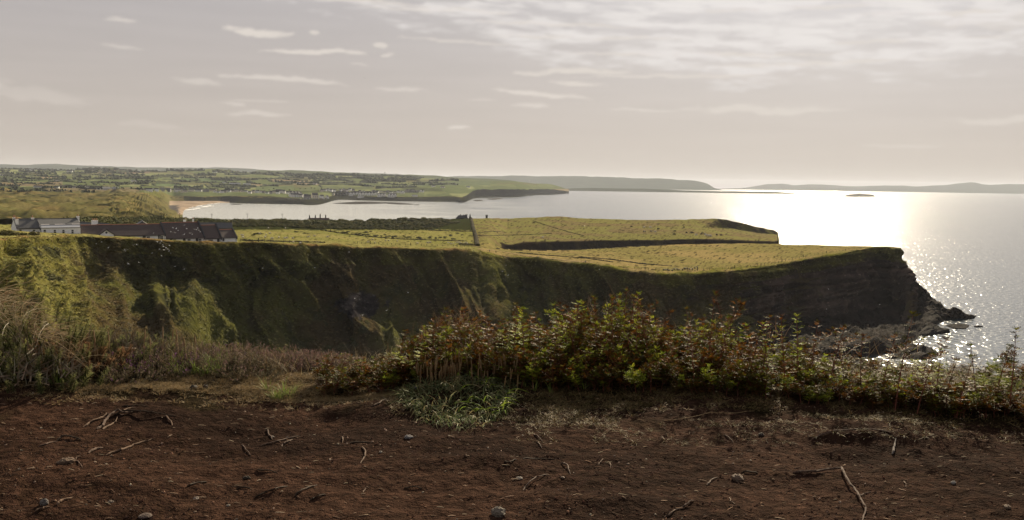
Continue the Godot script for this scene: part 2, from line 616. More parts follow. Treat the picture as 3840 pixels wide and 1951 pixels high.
func find(L: Loft, px: float, py: float) -> int:
	# the surface vertex that shows nearest to a pixel; of those about as near, the closest to the eye
	var best := -1
	var score := 1e9
	var ck := Vector2i(int(floor(px / 24.0)), int(floor(py / 10.0)))
	for reach in [1, 3, 8]:
		for dx in range(-reach, reach + 1):
			for dy in range(-reach, reach + 1):
				var key := ck + Vector2i(dx, dy)
				if not L.cells.has(key): continue
				for k in L.cells[key]:
					var q: Vector2 = L.s[k]
					var e := Vector2((q.x - px) * 0.5, q.y - py).length() + L.v[k].length() * 0.0008
					if e < score:
						score = e
						best = k
		if best >= 0: break
	return best

func on(L: Loft, px: float, py: float) -> Vector3:
	var k := find(L, px, py)
	if k < 0: return at_d(px, py, 700.0)
	var i := k % L.cols
	var j := k / L.cols
	var a := down(L, i, j, py)
	var i2 := clampi(i + (1 if px > L.s[k].x else -1), 0, L.cols - 1)
	if i2 == i: return a
	var b := down(L, i2, j, py)
	var ax := to_px(a).x
	var bx := to_px(b).x
	if absf(bx - ax) < 0.01: return a
	return a.lerp(b, clampf((px - ax) / (bx - ax), 0.0, 1.0))

func down(L: Loft, i: int, j: int, py: float) -> Vector3:
	# the point of one column of the surface that shows at row py, near fine row j
	for o in [0, -1, 1, -2, 2, -3, 3]:
		var q: int = j + o
		if q < 0 or q + 1 >= L.rows: continue
		var y0 := L.s[q * L.cols + i].y
		var y1 := L.s[(q + 1) * L.cols + i].y
		if (py - y0) * (py - y1) <= 0.0 and absf(y1 - y0) > 0.001:
			return L.v[q * L.cols + i].lerp(L.v[(q + 1) * L.cols + i], (py - y0) / (y1 - y0))
	return L.v[j * L.cols + i]

# ------------------------------------------------------------------ sea
func sea() -> void:
	var b := MB.new()
	var ds := []
	var d := 40.0
	while d < 46000.0:
		ds.append(d)
		d *= 1.03
	var na := 260
	for q in ds:
		for a in na + 1:
			var an := deg_to_rad(-85.0 + 170.0 * a / na)
			b.v.append(Vector3(sin(an) * q, drop(q), -cos(an) * q))
			b.n.append(Vector3.UP)
			# sky reflection in the bay is put into the colour as paler water
			var sky_pale: float = clampf((2000.0 - az_px(b.v[-1].x, b.v[-1].z)) / 600.0 + n1.get_noise_2d(b.v[-1].x * 0.3, b.v[-1].z * 0.3) * 0.7, 0.0, 1.0) * (1.0 if q > 1500.0 else 0.0)
			b.c.append(Color(0.02, 0.034, 0.042).lerp(Color(0.38, 0.39, 0.365), sky_pale))
	for j in ds.size() - 1:
		for a in na:
			var p: int = (j + 1) * (na + 1) + a
			var o: int = p - na - 1
			b.i.append_array(PackedInt32Array([p, p + 1, o, p + 1, o + 1, o]))
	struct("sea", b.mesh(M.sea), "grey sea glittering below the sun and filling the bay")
	# breakers running up the beach
	var f := MB.new()
	for line in [[640, 792, 700, 781, 760, 769, 830, 761], [655, 797, 720, 785, 790, 771], [700, 791, 760, 779, 800, 773], [900, 764, 960, 766, 1010, 767], [1060, 768, 1140, 768]]:
		for k in range(0, line.size() - 2, 2):
			for s in 8:
				if rng.randf() < 0.25: continue
				var t := s / 8.0
				var u := (s + 1) / 8.0
				var a := on_sea(lerpf(line[k], line[k + 2], t), lerpf(line[k + 1], line[k + 3], t) + n1.get_noise_1d(line[k] * 7.0 + s * 13.0) * 1.2)
				var e := on_sea(lerpf(line[k], line[k + 2], u), lerpf(line[k + 1], line[k + 3], u))
				var w := (e - a).cross(Vector3.UP).normalized() * rng.randf_range(3.0, 8.0)
				var up := Vector3(0, 0.5, 0)
				f.quad(a - w + up, e - w * 0.6 + up, e + w * 0.6 + up * 1.3, a + w + up * 1.3, Color(0.5, 0.5, 0.5))
	var o := put("breaking_waves", f.mesh(M.foam))
	tag(o, "white lines of surf along the sandy beach", "surf", "", "stuff")

# ------------------------------------------------------------------ distant hills
func ridge(called: String, prof: Array, dist: float, base_el: float, depth: float, col: Color, label: String, rough := 1.5) -> void:
	# prof: px, py pairs of the crest; the land comes up from base_el in front and goes down behind
	var cols := []
	var x0: float = prof[0]
	var x1: float = prof[prof.size() - 2]
	var px := x0
	while px <= x1 + 0.1:
		var py := lut(px, prof) + n1.get_noise_1d(px * 1.4 + dist) * rough + n1.get_noise_1d(px * 6.0 + dist) * rough * 0.35
		var top := at_d(px, py, dist)
		var bel := base_el + drop(dist)
		var te := maxf(top.y, bel + 1.0)
		cols.append([px, ["a", bel - 25.0, dist + depth * 1.2], ["a", lerpf(bel, te, 0.8), dist + depth * 0.5], ["a", te, dist], ["a", lerpf(bel, te, 0.72), dist - depth * 0.25], ["a", lerpf(bel, te, 0.3), dist - depth * 0.6], ["a", bel - 6.0, dist - depth]])
		px += (x1 - x0) / maxf(12.0, round((x1 - x0) / 26.0))
	var L := loft(cols, [2, 3, 4, 4, 4], 9.0)
	var c := PackedColorArray()
	c.resize(L.v.size())
	for k in L.v.size():
		var p := L.v[k]
		L.v[k].y += n1.get_noise_3d(p.x * 0.08, p.y * 0.1, p.z * 0.08) * (p.y - base_el - drop(dist)) * 0.16
		c[k] = col
	normals(L)
	struct(called, surface(L, c, M.hill), label)

func hills() -> void:
	ridge("hills", [2660, 712, 2740, 707, 2800, 703, 2870, 691, 2930, 688, 2970, 696, 3040, 691, 3080, 692, 3150, 697, 3220, 700, 3320, 696, 3440, 700, 3520, 695, 3580, 690, 3630, 685, 3680, 693, 3760, 691, 3840, 693, 4000, 690, 4300, 684, 4700, 700, 5200, 725], 30000.0, 0.0, 3500.0, Color(0.05, 0.06, 0.045), "low blue hills beyond the open sea")
	ridge("hills", [1000, 652, 1300, 656, 1500, 658, 1640, 664, 1750, 662, 1870, 663, 1960, 660, 2060, 658, 2150, 661, 2240, 664, 2350, 664, 2400, 669, 2500, 673, 2560, 678, 2610, 683, 2645, 690, 2665, 699, 2680, 711, 2700, 716], 20000.0, 0.0, 2600.0, Color(0.05, 0.06, 0.04), "long flat-topped blue hill ending in a steep nose above the sea")
	ridge("hills", [-900, 604, -300, 610, 0, 614, 120, 616, 220, 617, 300, 622, 420, 627, 520, 628, 640, 630, 760, 630, 900, 634, 1050, 640, 1180, 644, 1300, 648, 1420, 652, 1500, 655, 1700, 668, 1900, 680], 15500.0, 20.0, 3000.0, Color(0.05, 0.06, 0.04), "pale hill ridge far behind the farmland")
	ridge("hills", [930, 668, 950, 645, 980, 641, 1060, 643, 1140, 645, 1300, 650, 1400, 653, 1480, 656, 1560, 656, 1640, 659, 1700, 668, 1800, 672, 1900, 678, 2000, 690], 10000.0, 20.0, 1700.0, Color(0.06, 0.075, 0.035), "dark farmland rise behind the village headland")
	ridge("land", [2020, 715, 2080, 708, 2200, 706, 2350, 708, 2450, 710, 2520, 713, 2580, 716, 2640, 717, 2760, 719, 2850, 719.5, 2900, 720.5, 2935, 722.5, 2975, 726], 11500.0, 0.0, 600.0, Color(0.05, 0.055, 0.04), "low dark shore reaching into the sea below the flat-topped hill")

# ------------------------------------------------------------------ farmland across the bay
const FIELDS := [  # px0, px1, py0, py1, r, g, b  (linear)
	165, 520, 703, 720, 0.229, 0.191, 0.112,
	5, 235, 683, 697, 0.237, 0.192, 0.113,
	345, 565, 639, 650, 0.226, 0.173, 0.121,
	75, 470, 658, 663, 0.200, 0.215, 0.102,
	672, 812, 653, 664, 0.218, 0.226, 0.113,
	818, 935, 651, 661, 0.192, 0.214, 0.102,
	95, 145, 647, 652, 0.254, 0.194, 0.134,
	380, 700, 714, 724, 0.180, 0.195, 0.098,
	0, 70, 718, 735, 0.162, 0.184, 0.087,
	675, 900, 667, 680, 0.137, 0.182, 0.085,
	480, 560, 673, 683, 0.155, 0.193, 0.092,
	565, 705, 690, 701, 0.127, 0.172, 0.079,
	960, 1100, 697, 715, 0.155, 0.193, 0.088,
	1030, 1170, 664, 676, 0.158, 0.158, 0.083,
	1180, 1330, 667, 678, 0.152, 0.175, 0.092,
	1190, 1400, 700, 711, 0.152, 0.175, 0.085,
	1120, 1180, 705, 716, 0.152, 0.175, 0.085,
	1490, 1590, 724, 736, 0.154, 0.184, 0.086,
	1565, 1840, 680, 697, 0.146, 0.183, 0.093,
	1400, 1460, 677, 684, 0.161, 0.176, 0.093]
const BANDS := [636, 642, 648, 653, 658, 664, 669, 675, 681, 687, 694, 702, 711, 722]
var L2: Loft

func hedge_x(band: int, k: int) -> float:
	return -420.0 + k * (92.0 + 23.0 * sin(band * 2.3)) + 41.0 * sin(band * 7.7 + k * 3.1)

func band_y(b: int, px: float) -> float:
	return BANDS[b] + 5.0 * n1.get_noise_1d(px * 0.8 + b * 50.0) + 2.5 * sin(px * 0.011 + b * 1.7) + 0.010 * (px - 800.0) * (1.0 if b < 6 else 0.6)

func field_colour(px: float, py: float) -> Color:
	for k in range(0, FIELDS.size(), 7):
		if px > FIELDS[k] and px < FIELDS[k + 1] and py > FIELDS[k + 2] + 1.5 * sin(px * 0.02) and py < FIELDS[k + 3] + 1.5 * sin(px * 0.017):
			return Color(FIELDS[k + 4], FIELDS[k + 5], FIELDS[k + 6]) * 1.0
	var b := 0
	while b < BANDS.size() and py > band_y(b, px): b += 1
	var k := 0
	while hedge_x(b, k) + (py - 680.0) * 1.2 < px: k += 1
	var h := absf(sin(b * 12.9898 + k * 78.233) * 43758.5453)
	h -= floor(h)
	if h < 0.42: return Color(0.152, 0.182, 0.078)
	if h < 0.62: return Color(0.198, 0.227, 0.097)
	if h < 0.78: return Color(0.176, 0.170, 0.085)
	if h < 0.86: return Color(0.284, 0.308, 0.138)
	if h < 0.90: return Color(0.314, 0.250, 0.151)
	return Color(0.098, 0.110, 0.053)

func far_land() -> void:
	var D := func(py, d): return ["d", py, d]
	var E := func(py, e): return ["e", py, e]
	var A := func(e, d): return ["a", e, d]
	var cols := []
	for px in [-700, -300, 0, 150, 300, 400, 500]:
		var s: float = (px - 300) * 0.012
		cols.append([px, A.call(20, 9800), D.call(lut(px, [-700, 622, 0, 633, 200, 638, 330, 638, 420, 636, 500, 641]), 7600), D.call(656 + s, 5700), D.call(678 + s, 4400), D.call(702 + s, 3350), D.call(721 + s, 2600), D.call(757 + s, 1650), D.call(806, 960), D.call(860, 700)])
	cols.append([590, A.call(20, 9800), D.call(641, 7500), D.call(660, 5700), D.call(684, 4400), D.call(712, 3500), D.call(734, 2850), D.call(770, 2150), D.call(806, 1500), D.call(855, 900)])
	cols.append([640, A.call(20, 9800), D.call(640, 7500), D.call(663, 5800), D.call(700, 4500), E.call(734, 14), E.call(757, 5), E.call(782, 5), E.call(803, 18), D.call(850, 800)])
	cols.append([690, A.call(20, 9800), D.call(636, 7500), D.call(664, 5800), D.call(704, 4500), E.call(735, 17), E.call(756, 5), E.call(776, 2), E.call(800, -2), A.call(-8, 1300)])
	cols.append([740, A.call(20, 9800), D.call(634, 7500), D.call(666, 5800), D.call(706, 4500), E.call(738, 20), E.call(757, 5), E.call(774, -0.8), A.call(-5, 2500), A.call(-9, 1500)])
	cols.append([830, A.call(20, 9800), D.call(633, 7500), D.call(670, 5700), D.call(708, 4500), E.call(736, 20), E.call(753, 4), E.call(760, -0.8), A.call(-6, 3000), A.call(-9, 1500)])
	cols.append([900, A.call(20, 9600), D.call(643, 7400), D.call(675, 5600), D.call(710, 4400), E.call(736, 22), E.call(752, 8), E.call(763, -1), A.call(-6, 3000), A.call(-9, 1500)])
	cols.append([1000, A.call(20, 9500), D.call(648, 7300), D.call(680, 5500), D.call(712, 4400), E.call(735, 23), E.call(752, 10), E.call(765, -1), A.call(-6, 3000), A.call(-9, 1500)])
	cols.append([1100, A.call(15, 9000), D.call(655, 7100), D.call(684, 5500), D.call(715, 4400), E.call(743, 14), E.call(753, 11), E.call(766, -1), A.call(-6, 3000), A.call(-9, 1500)])
	cols.append([1200, A.call(15, 9000), D.call(656, 7000), D.call(686, 5500), D.call(718, 4500), E.call(744, 12), E.call(755, 7), E.call(767, -1), A.call(-6, 3000), A.call(-9, 1500)])
	cols.append([1262, A.call(15, 9000), D.call(657, 7000), D.call(688, 5600), D.call(718, 4700), E.call(732, 12), E.call(746, 2), E.call(752, -2), A.call(-8, 3600), A.call(-9, 1500)])
	cols.append([1350, A.call(15, 9000), D.call(657, 7000), D.call(690, 5700), D.call(716, 4900), E.call(736, 14), E.call(746, 4), E.call(752, -1.5), A.call(-8, 3600), A.call(-9, 1500)])
	cols.append([1480, A.call(15, 9000), D.call(659, 7000), D.call(690, 5700), D.call(715, 4900), E.call(738, 16), E.call(748, 5), E.call(755, -1.5), A.call(-8, 3600), A.call(-9, 1500)])
	cols.append([1600, A.call(15, 9000), D.call(668, 7000), D.call(688, 5900), D.call(712, 5000), E.call(738, 16), E.call(750, 5), E.call(757, -1.5), A.call(-8, 3600), A.call(-9, 1500)])
	cols.append([1700, A.call(15, 9300), D.call(671, 7100), D.call(686, 6100), D.call(708, 5100), E.call(737, 19), E.call(749, 7), E.call(758, -1.5), A.call(-8, 3600), A.call(-9, 1500)])
	cols.append([1742, A.call(15, 9300), D.call(673, 7200), D.call(687, 6300), D.call(704, 5500), E.call(738, 18), E.call(752, 6), E.call(758, -1.5), A.call(-8, 3600), A.call(-9, 1500)])
	cols.append([1775, A.call(15, 9300), D.call(675, 7300), D.call(688, 6500), D.call(704, 5800), E.call(716, 36), E.call(737, 6), E.call(745, -2), A.call(-8, 3900), A.call(-9, 1500)])
	cols.append([1850, A.call(15, 9300), D.call(678, 7400), D.call(690, 6800), D.call(702, 6200), E.call(711, 40), E.call(732, 6), E.call(741, -2), A.call(-8, 4000), A.call(-9, 1500)])
	cols.append([1960, A.call(15, 9500), D.call(683, 7700), D.call(693, 7200), D.call(703, 6800), E.call(711, 38), E.call(726, 8), E.call(735, -2), A.call(-8, 4000), A.call(-9, 1500)])
	cols.append([1990, A.call(5, 9500), D.call(687, 8000), D.call(696, 7700), D.call(704, 7500), E.call(711, 34), E.call(722, 10), E.call(729, -2), A.call(-8, 4500), A.call(-9, 1500)])
	cols.append([2070, A.call(5, 9900), D.call(692, 8800), D.call(698, 8500), D.call(704, 8300), E.call(711, 30), E.call(720, 8), E.call(725, -2), A.call(-8, 4500), A.call(-9, 1500)])
	cols.append([2130, A.call(-4, 9900), A.call(20, 9000), A.call(25, 8700), A.call(20, 8500), A.call(10, 8300), A.call(2, 8200), A.call(-5, 8100), A.call(-8, 4500), A.call(-9, 1500)])
	L2 = loft(cols, [4, 26, 30, 34, 30, 26, 26, 34], 4.0, true)
	for k in L2.v.size():
		var p := L2.v[k]
		var j := L2.row[k / L2.cols]
		var rel := n1.get_noise_2d(p.x * 0.35, p.z * 0.35) * 5.0
		if j > 4.6 and p.y > 7.0 and az_px(p.x, p.z) < 620.0: rel += n1.get_noise_2d(p.x * 1.6, p.z * 1.6) * 7.0 + n2.get_noise_2d(p.x * 0.6, p.z * 0.6) * 8.0
		if p.y < 6.0 or (j > 3.9 and j < 6.1 and p.y < 26.0): rel *= 0.25
		if j > 1.5: L2.v[k].y += rel * clampf(p.y / 20.0, 0.0, 1.0)
	normals(L2)
	project(L2)
	index(L2, 1.0, 7.4)
	var c := PackedColorArray()
	c.resize(L2.v.size())
	for k in L2.v.size():
		var p := L2.v[k]
		var q: Vector2 = L2.s[k]
		var j := L2.row[k / L2.cols]
		var a := n2.get_noise_2d(p.x * 0.9, p.z * 0.9)
		var b := n1.get_noise_2d(p.x * (2.4 if j < 4.5 else 1.1), p.z * (2.4 if j < 4.5 else 1.1))
		var col := Color(0.09, 0.09, 0.035)
		if j < 4.0 and p.y > 12.0:
			col = field_colour(q.x, q.y)
		elif j < 5.05 + b * 0.5 and q.x < 610.0 + b * 90.0:
			col = field_colour(q.x, q.y) if q.y < 722.0 else mixc(Color(0.17, 0.175, 0.05), Color(0.085, 0.085, 0.03), (a - 0.05) * 5.0)
		else:
			col = mixc(Color(0.200, 0.170, 0.070), Color(0.13, 0.128, 0.048), 0.5 + a * 2.2)
			if b > 0.22: col = mixc(col, Color(0.05, 0.05, 0.02), (b - 0.22) * 12.0)
			if a > 0.2: col = mixc(col, Color(0.25, 0.19, 0.08), (a - 0.2) * 4.0)
		if p.y < 7.5 + b * 2.0 and q.x > 560.0 and q.x < 860.0 and q.y < 805.0 and q.y > 754.0:
			col = mixc(Color(0.46, 0.36, 0.27), Color(0.38, 0.29, 0.21), a + 0.3)
			if q.x < 668.0 + b * 20.0 and q.y > 770.0: col = Color(0.11, 0.10, 0.095)
		elif q.x > 690.0 and j > 4.05 and p.y < 21.0 + b * 9.0:
			col = mixc(Color(0.026, 0.026, 0.018), Color(0.05, 0.055, 0.02), a + b)
		elif q.x > 1735.0 and j > 3.95:
			col = mixc(Color(0.030, 0.029, 0.022), Color(0.06, 0.065, 0.028), b * 3.0)
		c[k] = col
	struct("farmland", surface(L2, c, M.far), "patchwork farmland, dunes and a sandy beach across the bay")
	hedges()

func strip(L: Loft, pts: Array, w: float, h: float, col: Color, rough: float, step: float) -> ArrayMesh:
	# a bank of bushes or stones that follows the land; pts: px, py pairs
	var b := MB.new()
	var prev := -1
	for k in range(0, pts.size() - 2, 2):
		var len_px := Vector2(pts[k + 2] - pts[k], (pts[k + 3] - pts[k + 1]) * 4.0).length()
		var m := maxi(2, int(len_px / step))
		for s in m + (1 if k + 4 >= pts.size() else 0):
			var t := float(s) / m
			var p := on(L, lerpf(pts[k], pts[k + 2], t), lerpf(pts[k + 1], pts[k + 3], t))
			var o := b.v.size()
			var hh := h * rng.randf_range(1.0 - rough, 1.0 + rough)
			var side := Vector3(pts[k + 3] - pts[k + 1], 0, 0)
			var dir := (Vector3(p.x, 0, p.z)).normalized()
			# across the run: towards the eye for level runs, sideways for steep ones
			var across := dir if absf(pts[k + 2] - pts[k]) > absf(pts[k + 3] - pts[k + 1]) * 2.0 else dir.cross(Vector3.UP)
			var c2 := jit(col, 0.25)
			b.v.append(p - across * w * 0.5 - Vector3(0, h * 0.25, 0))
			b.v.append(p - across * w * 0.42 * rng.randf_range(0.7, 1.2) + Vector3(0, hh * 0.7, 0))
			b.v.append(p + Vector3(0, hh, 0))
			b.v.append(p + across * w * 0.42 * rng.randf_range(0.7, 1.2) + Vector3(0, hh * 0.7, 0))
			b.v.append(p + across * w * 0.5 - Vector3(0, h * 0.25, 0))
			for q in 5: b.c.append(c2)
			if prev >= 0:
				for q in 4: b.i.append_array(PackedInt32Array([prev + q, prev + q + 1, o + q, prev + q + 1, o + q + 1, o + q]))
			prev = o
	return b.mesh(M.plain)

func hedges() -> void:
	var dark := Color(0.034, 0.040, 0.022)
	var made := 0
	for b in range(1, BANDS.size()):
		var px := -60.0
		while px < 1720.0:
			var len_ := rng.randf_range(60.0, 190.0)
			var p1 := minf(px + len_, 1720.0)
			var mid := band_y(b, (px + p1) * 0.5)
			var skip := rng.randf() < 0.16 or (px > 900.0 and mid > 706.0) or (px > 1500.0 and mid < 676.0) or (px > 560.0 and mid > 714.0)
			if not skip:
				var line := []
				var x := px
				while x < p1 + 1.0:
					line.append_array([x, band_y(b, x)])
					x += 14.0
				if line.size() >= 4:
					var d := on(L2, px, mid).length()
					var o := put("hedge", strip(L2, line, d * 0.0030, d * rng.randf_range(0.0010, 0.0021), dark, 0.55, 4.0))
					tag(o, "dark hedge between the far fields across the bay", "hedge", "hedges dividing the far fields")
					made += 1
			px = p1 + rng.randf_range(0.0, 25.0)
	for b in range(1, BANDS.size() - 1):
		for k in range(4, 19):
			var x := hedge_x(b + 1, k)
			if x < -40.0 or x > 1350.0 or rng.randf() < 0.55: continue
			var y0 := band_y(b, x)
			var y1 := band_y(b + 1, x)
			if (x > 900.0 and y1 > 706.0) or y1 > 716.0: continue
			var d := on(L2, x, y1).length()
			var o := put("hedge", strip(L2, [x + (y0 - 680.0) * 1.2, y0, x + (y1 - 680.0) * 1.2, y1], d * 0.0022, d * 0.0009, dark, 0.5, 3.0))
			tag(o, "dark hedge between the far fields across the bay", "hedge", "hedges dividing the far fields")

# ------------------------------------------------------------------ the headland and its cliff
var L1: Loft

func headland() -> void:
	var cols := []
	# rows: 0 back, 1 crest, 2 mid, 3 front of the second headland, 4 gully, 5 gully edge, 6 field, 7 near, 8 rim, 9 below, 10 mid, 11 low, 12 base
	var rows := [
		[-500, [930, 190], [945, 186], [1050, 165], [1250, 130], [1500, 90]],
		[-200, [905, 250], [922, 245], [1020, 215], [1200, 170], [1450, 115]],
		[0, [897, 300], [915, 294], [1000, 266], [1150, 222], [1400, 150]],
		[120, [891, 335], [910, 327], [1000, 292], [1150, 240], [1410, 165]],
		[225, [886, 370], [906, 367], [1000, 334], [1150, 268], [1420, 182]],
		[330, [885, 388], [905, 388], [1010, 374], [1150, 300], [1420, 205]],
		[450, [893, 396], [915, 396], [1030, 396], [1150, 338], [1420, 236]],
		[540, [898, 404], [920, 404], [1038, 410], [1120, 375], [1420, 262]],
		[640, [905, 410], [925, 410], [1040, 412], [1066, 372], [1420, 290]],
		[750, [911, 418], [930, 417], [1048, 418], [1085, 384], [1420, 328]],
		[850, [915, 424], [938, 423], [1070, 422], [1180, 405], [1420, 375]],
		[920, [909, 430], [935, 432], [1070, 440], [1200, 430], [1430, 405]],
		[1000, [909, 438], [935, 440], [1060, 442], [1200, 432], [1440, 425]],
		[1090, [916, 455], [942, 453], [1060, 452], [1200, 444], [1440, 430]],
		[1180, [920, 470], [946, 472], [1060, 474], [1200, 460], [1440, 440]],
		[1270, [922, 488], [948, 488], [1070, 488], [1200, 472], [1440, 446]],
		[1335, [925, 503], [945, 498], [1060, 482], [1140, 470], [1440, 446]],
		[1385, [926, 514], [950, 512], [1075, 505], [1200, 485], [1440, 450]],
		[1480, [929, 535], [955, 535], [1080, 528], [1200, 505], [1440, 455]],
		[1600, [934, 560], [960, 560], [1080, 545], [1220, 520], [1440, 462]],
		[1710, [938, 578], [952, 572], [1050, 548], [1200, 510], [1440, 462]],
		[1775, [942, 588], [952, 580], [1040, 548], [1180, 505], [1440, 462]],
		[1835, [948, 600], [962, 592], [1060, 548], [1180, 500], [1440, 462]],
		[1895, [958, 610], [980, 606], [1080, 578], [1190, 530], [1440, 470]],
		[1970, [968, 600], [990, 600], [1090, 596], [1200, 545], [1420, 480]],
		[2050, [975, 588], [1000, 588], [1100, 578], [1220, 545], [1400, 498]],
		[2200, [991, 574], [1015, 573], [1110, 564], [1230, 538], [1400, 496]],
		[2400, [1017, 557], [1040, 556], [1120, 549], [1230, 532], [1390, 500]],
		[2500, [1026, 549], [1046, 546], [1125, 535], [1230, 522], [1390, 498]],
		[2600, [1027, 552], [1048, 551], [1128, 549], [1230, 536], [1390, 500]],
		[2700, [1016, 577], [1035, 576], [1120, 572], [1230, 552], [1390, 506]],
		[2760, [1012, 584], [1031, 583], [1120, 578], [1227, 561], [1388, 509]],
		[2800, [1009, 592], [1028, 590], [1120, 584], [1225, 570], [1385, 512]],
		[2840, [1005, 602], [1024, 601], [1118, 597], [1220, 584], [1378, 516]],
		[2880, [1001, 612], [1020, 612], [1115, 610], [1215, 598], [1370, 520]],
		[2911, [995, 623], [1013, 622], [1112, 619], [1212, 607], [1360, 530]],
		[2918, [993, 626], [1011, 625], [1111, 622], [1211, 610], [1358, 532]],
		[2936, [989, 633], [1007, 632], [1109, 629], [1209, 617], [1352, 538]],
		[3000, [976, 655], [992, 655], [1100, 652], [1200, 640], [1330, 560]],
		[3100, [960, 688], [975, 687], [1090, 676], [1180, 660], [1310, 590]],
		[3200, [944, 720], [956, 718], [1070, 704], [1165, 690], [1280, 630]],
		[3265, [932, 738], [944, 738], [1050, 734], [1155, 716], [1250, 655]],
		[3300, [929, 743], [942, 744], [1050, 744], [1150, 730], [1235, 668]],
		[3350, [929, 748], [944, 745], [1050, 738], [1150, 722], [1220, 684]],
	]
	for r in rows:
		var px: float = r[0]
		var rim_d: float = r[1][1]
		var rim: Vector3 = at_d(px, r[1][0], rim_d)
		var c := [px]
		var crest_py := lut(px, [-500, 850, 0, 842, 400, 836, 700, 834, 1000, 833, 1300, 832, 1480, 826, 1620, 816, 1700, 820, 1760, 818, 1800, 816, 1900, 816, 2000, 811, 2070, 808, 2150, 814, 2300, 820, 2450, 823, 2600, 820, 2690, 817, 2720, 822, 2760, 828, 2800, 838, 2840, 850, 2880, 859, 2918, 868])
		if px < 1840.0:
			var e0 := rim.y
			var cd := lut(px, [-500, 330, 0, 480, 400, 610, 800, 760, 1100, 850, 1400, 950, 1620, 1080, 1780, 1250])
			var crest := at_d(px, crest_py, cd)
			var ys := [0.75, 0.55, 0.36, 0.2, 0.1, 0.03]
			c.append(["a", -12.0, cd + 260.0])
			c.append(["a", crest.y, cd])
			for t in ys:
				# spread in the picture, with elevation easing from the crest to the rim
				var py: float = lerpf(r[1][0], crest_py, t)
				var el := lerpf(e0, crest.y, t)
				c.append(["e", py, el])
		else:
			var cd := lut(px, [1840, 1300, 2070, 1330, 2500, 1380, 2700, 1420, 2830, 1480, 2930, 1530, 3050, 1500])
			var front := lut(px, [1840, 921, 1950, 906, 2050, 904, 2150, 901, 2300, 900, 2450, 898, 2600, 895, 2700, 897, 2800, 900, 2900, 903, 3050, 906])
			var gedge := lut(px, [1840, 934, 1900, 934, 2000, 938, 2080, 938, 2200, 934, 2350, 925, 2500, 917, 2650, 913, 2800, 911, 3000, 916, 3150, 922, 3260, 925, 3350, 927])
			if px < 2930.0:
				c.append(["a", -12.0, cd + 180.0])
				c.append(["d", crest_py, cd])
				c.append(["d", lerpf(crest_py, front, 0.5), lut(px, [1840, 1080, 2400, 1130, 2600, 1180, 2700, 1395, 2800, 1455, 2930, 1512])])
				var fd := lut(px, [1840, 790, 1950, 860, 2100, 930, 2400, 970, 2700, 1010, 2960, 1120])
				c.append(["d", front, fd])
				c.append(["d", gedge + lut(px, [1840, 2, 1900, 14, 2960, 22]), fd - 9.0])
			else:
				c.append(["a", -14.0, 1300.0])
				c.append(["a", -13.0, 1200.0])
				c.append(["a", -12.0, 1100.0])
				c.append(["a", -11.0, 1000.0])
				c.append(["a", -10.0, 900.0])
			var ge := lut(px, [1840, 44, 2200, 41, 2600, 40, 3000, 41, 3350, 44.5])
			c.append(["e", gedge, ge])
			c.append(["e", lerpf(r[1][0], gedge, 0.55), lerpf(rim.y, ge, 0.55)])
			c.append(["e", lerpf(r[1][0], gedge, 0.18), lerpf(rim.y, ge, 0.2)])
		for k in range(1, 6): c.append(["d", r[k][0], r[k][1]])
		cols.append(c)
	# the nose of the headland turns away from the eye
	var hid := [["a", -14.0, 1300.0], ["a", -13.0, 1200.0], ["a", -12.0, 1100.0], ["a", -11.0, 1000.0], ["a", -10.0, 900.0]]
	cols.append([3384] + hid + [["a", 44.0, 800.0, 3368], ["a", 44.3, 785.0, 3373], ["a", 44.2, 768.0, 3378], ["d", 934, 756, 3380], ["d", 962, 757, 3383], ["d", 1035, 750, 3414], ["d", 1100, 735, 3424], ["d", 1200, 700, 3420]])
	cols.append([3412] + hid + [["a", 43.5, 812.0, 3365], ["a", 42.5, 806.0, 3372], ["a", 41.0, 800.0, 3376], ["a", 38.0, 790.0, 3380], ["a", 30.0, 785.0, 3384], ["a", 18.0, 775.0, 3414], ["a", 6.0, 760.0, 3422], ["a", -6.0, 745.0, 3424]])
	cols.append([3440] + hid + [["a", 34.0, 870.0, 3340], ["a", 30.0, 865.0, 3345], ["a", 25.0, 860.0, 3350], ["a", 20.0, 855.0, 3355], ["a", 14.0, 850.0, 3360], ["a", 6.0, 840.0, 3370], ["a", 0.0, 830.0, 3380], ["a", -8.0, 820.0, 3390]])
	L1 = loft(cols, [3, 18, 20, 10, 6, 18, 12, 8, 6, 34, 34, 40], 5.5, true)
	normals(L1)
	var amp := [0.3, 0.8, 0.9, 0.4, 0.5, 0.3, 0.5, 0.5, 1.3, 2.2, 2.6, 2.4, 1.6]
	var nv := PackedVector3Array()
	nv.resize(L1.v.size())
	for k in L1.v.size():
		var p := L1.v[k]
		var r := L1.row[k / L1.cols]
		var a := lerpf(amp[int(r)], amp[mini(int(r) + 1, 12)], r - int(r))
		var s := n1.get_noise_3d(p.x * 2.6, p.y * 1.5, p.z * 2.6) * 1.5 + n2.get_noise_3d(p.x * 8.0, p.y * 6.0, p.z * 8.0) * 0.8 + absf(n1.get_noise_3d(p.x * 5.0, p.y * 1.6, p.z * 5.0)) * 1.2
		if r > 9.5 and p.x > 80.0: s += n2.get_noise_2d(p.y * 16.0, p.x * 1.2) * 0.5      # ledges in the bare lava flows
		if r < 3.6 and p.x > 330.0: a += 1.6 * clampf((p.x - 330.0) / 120.0, 0.0, 1.0)
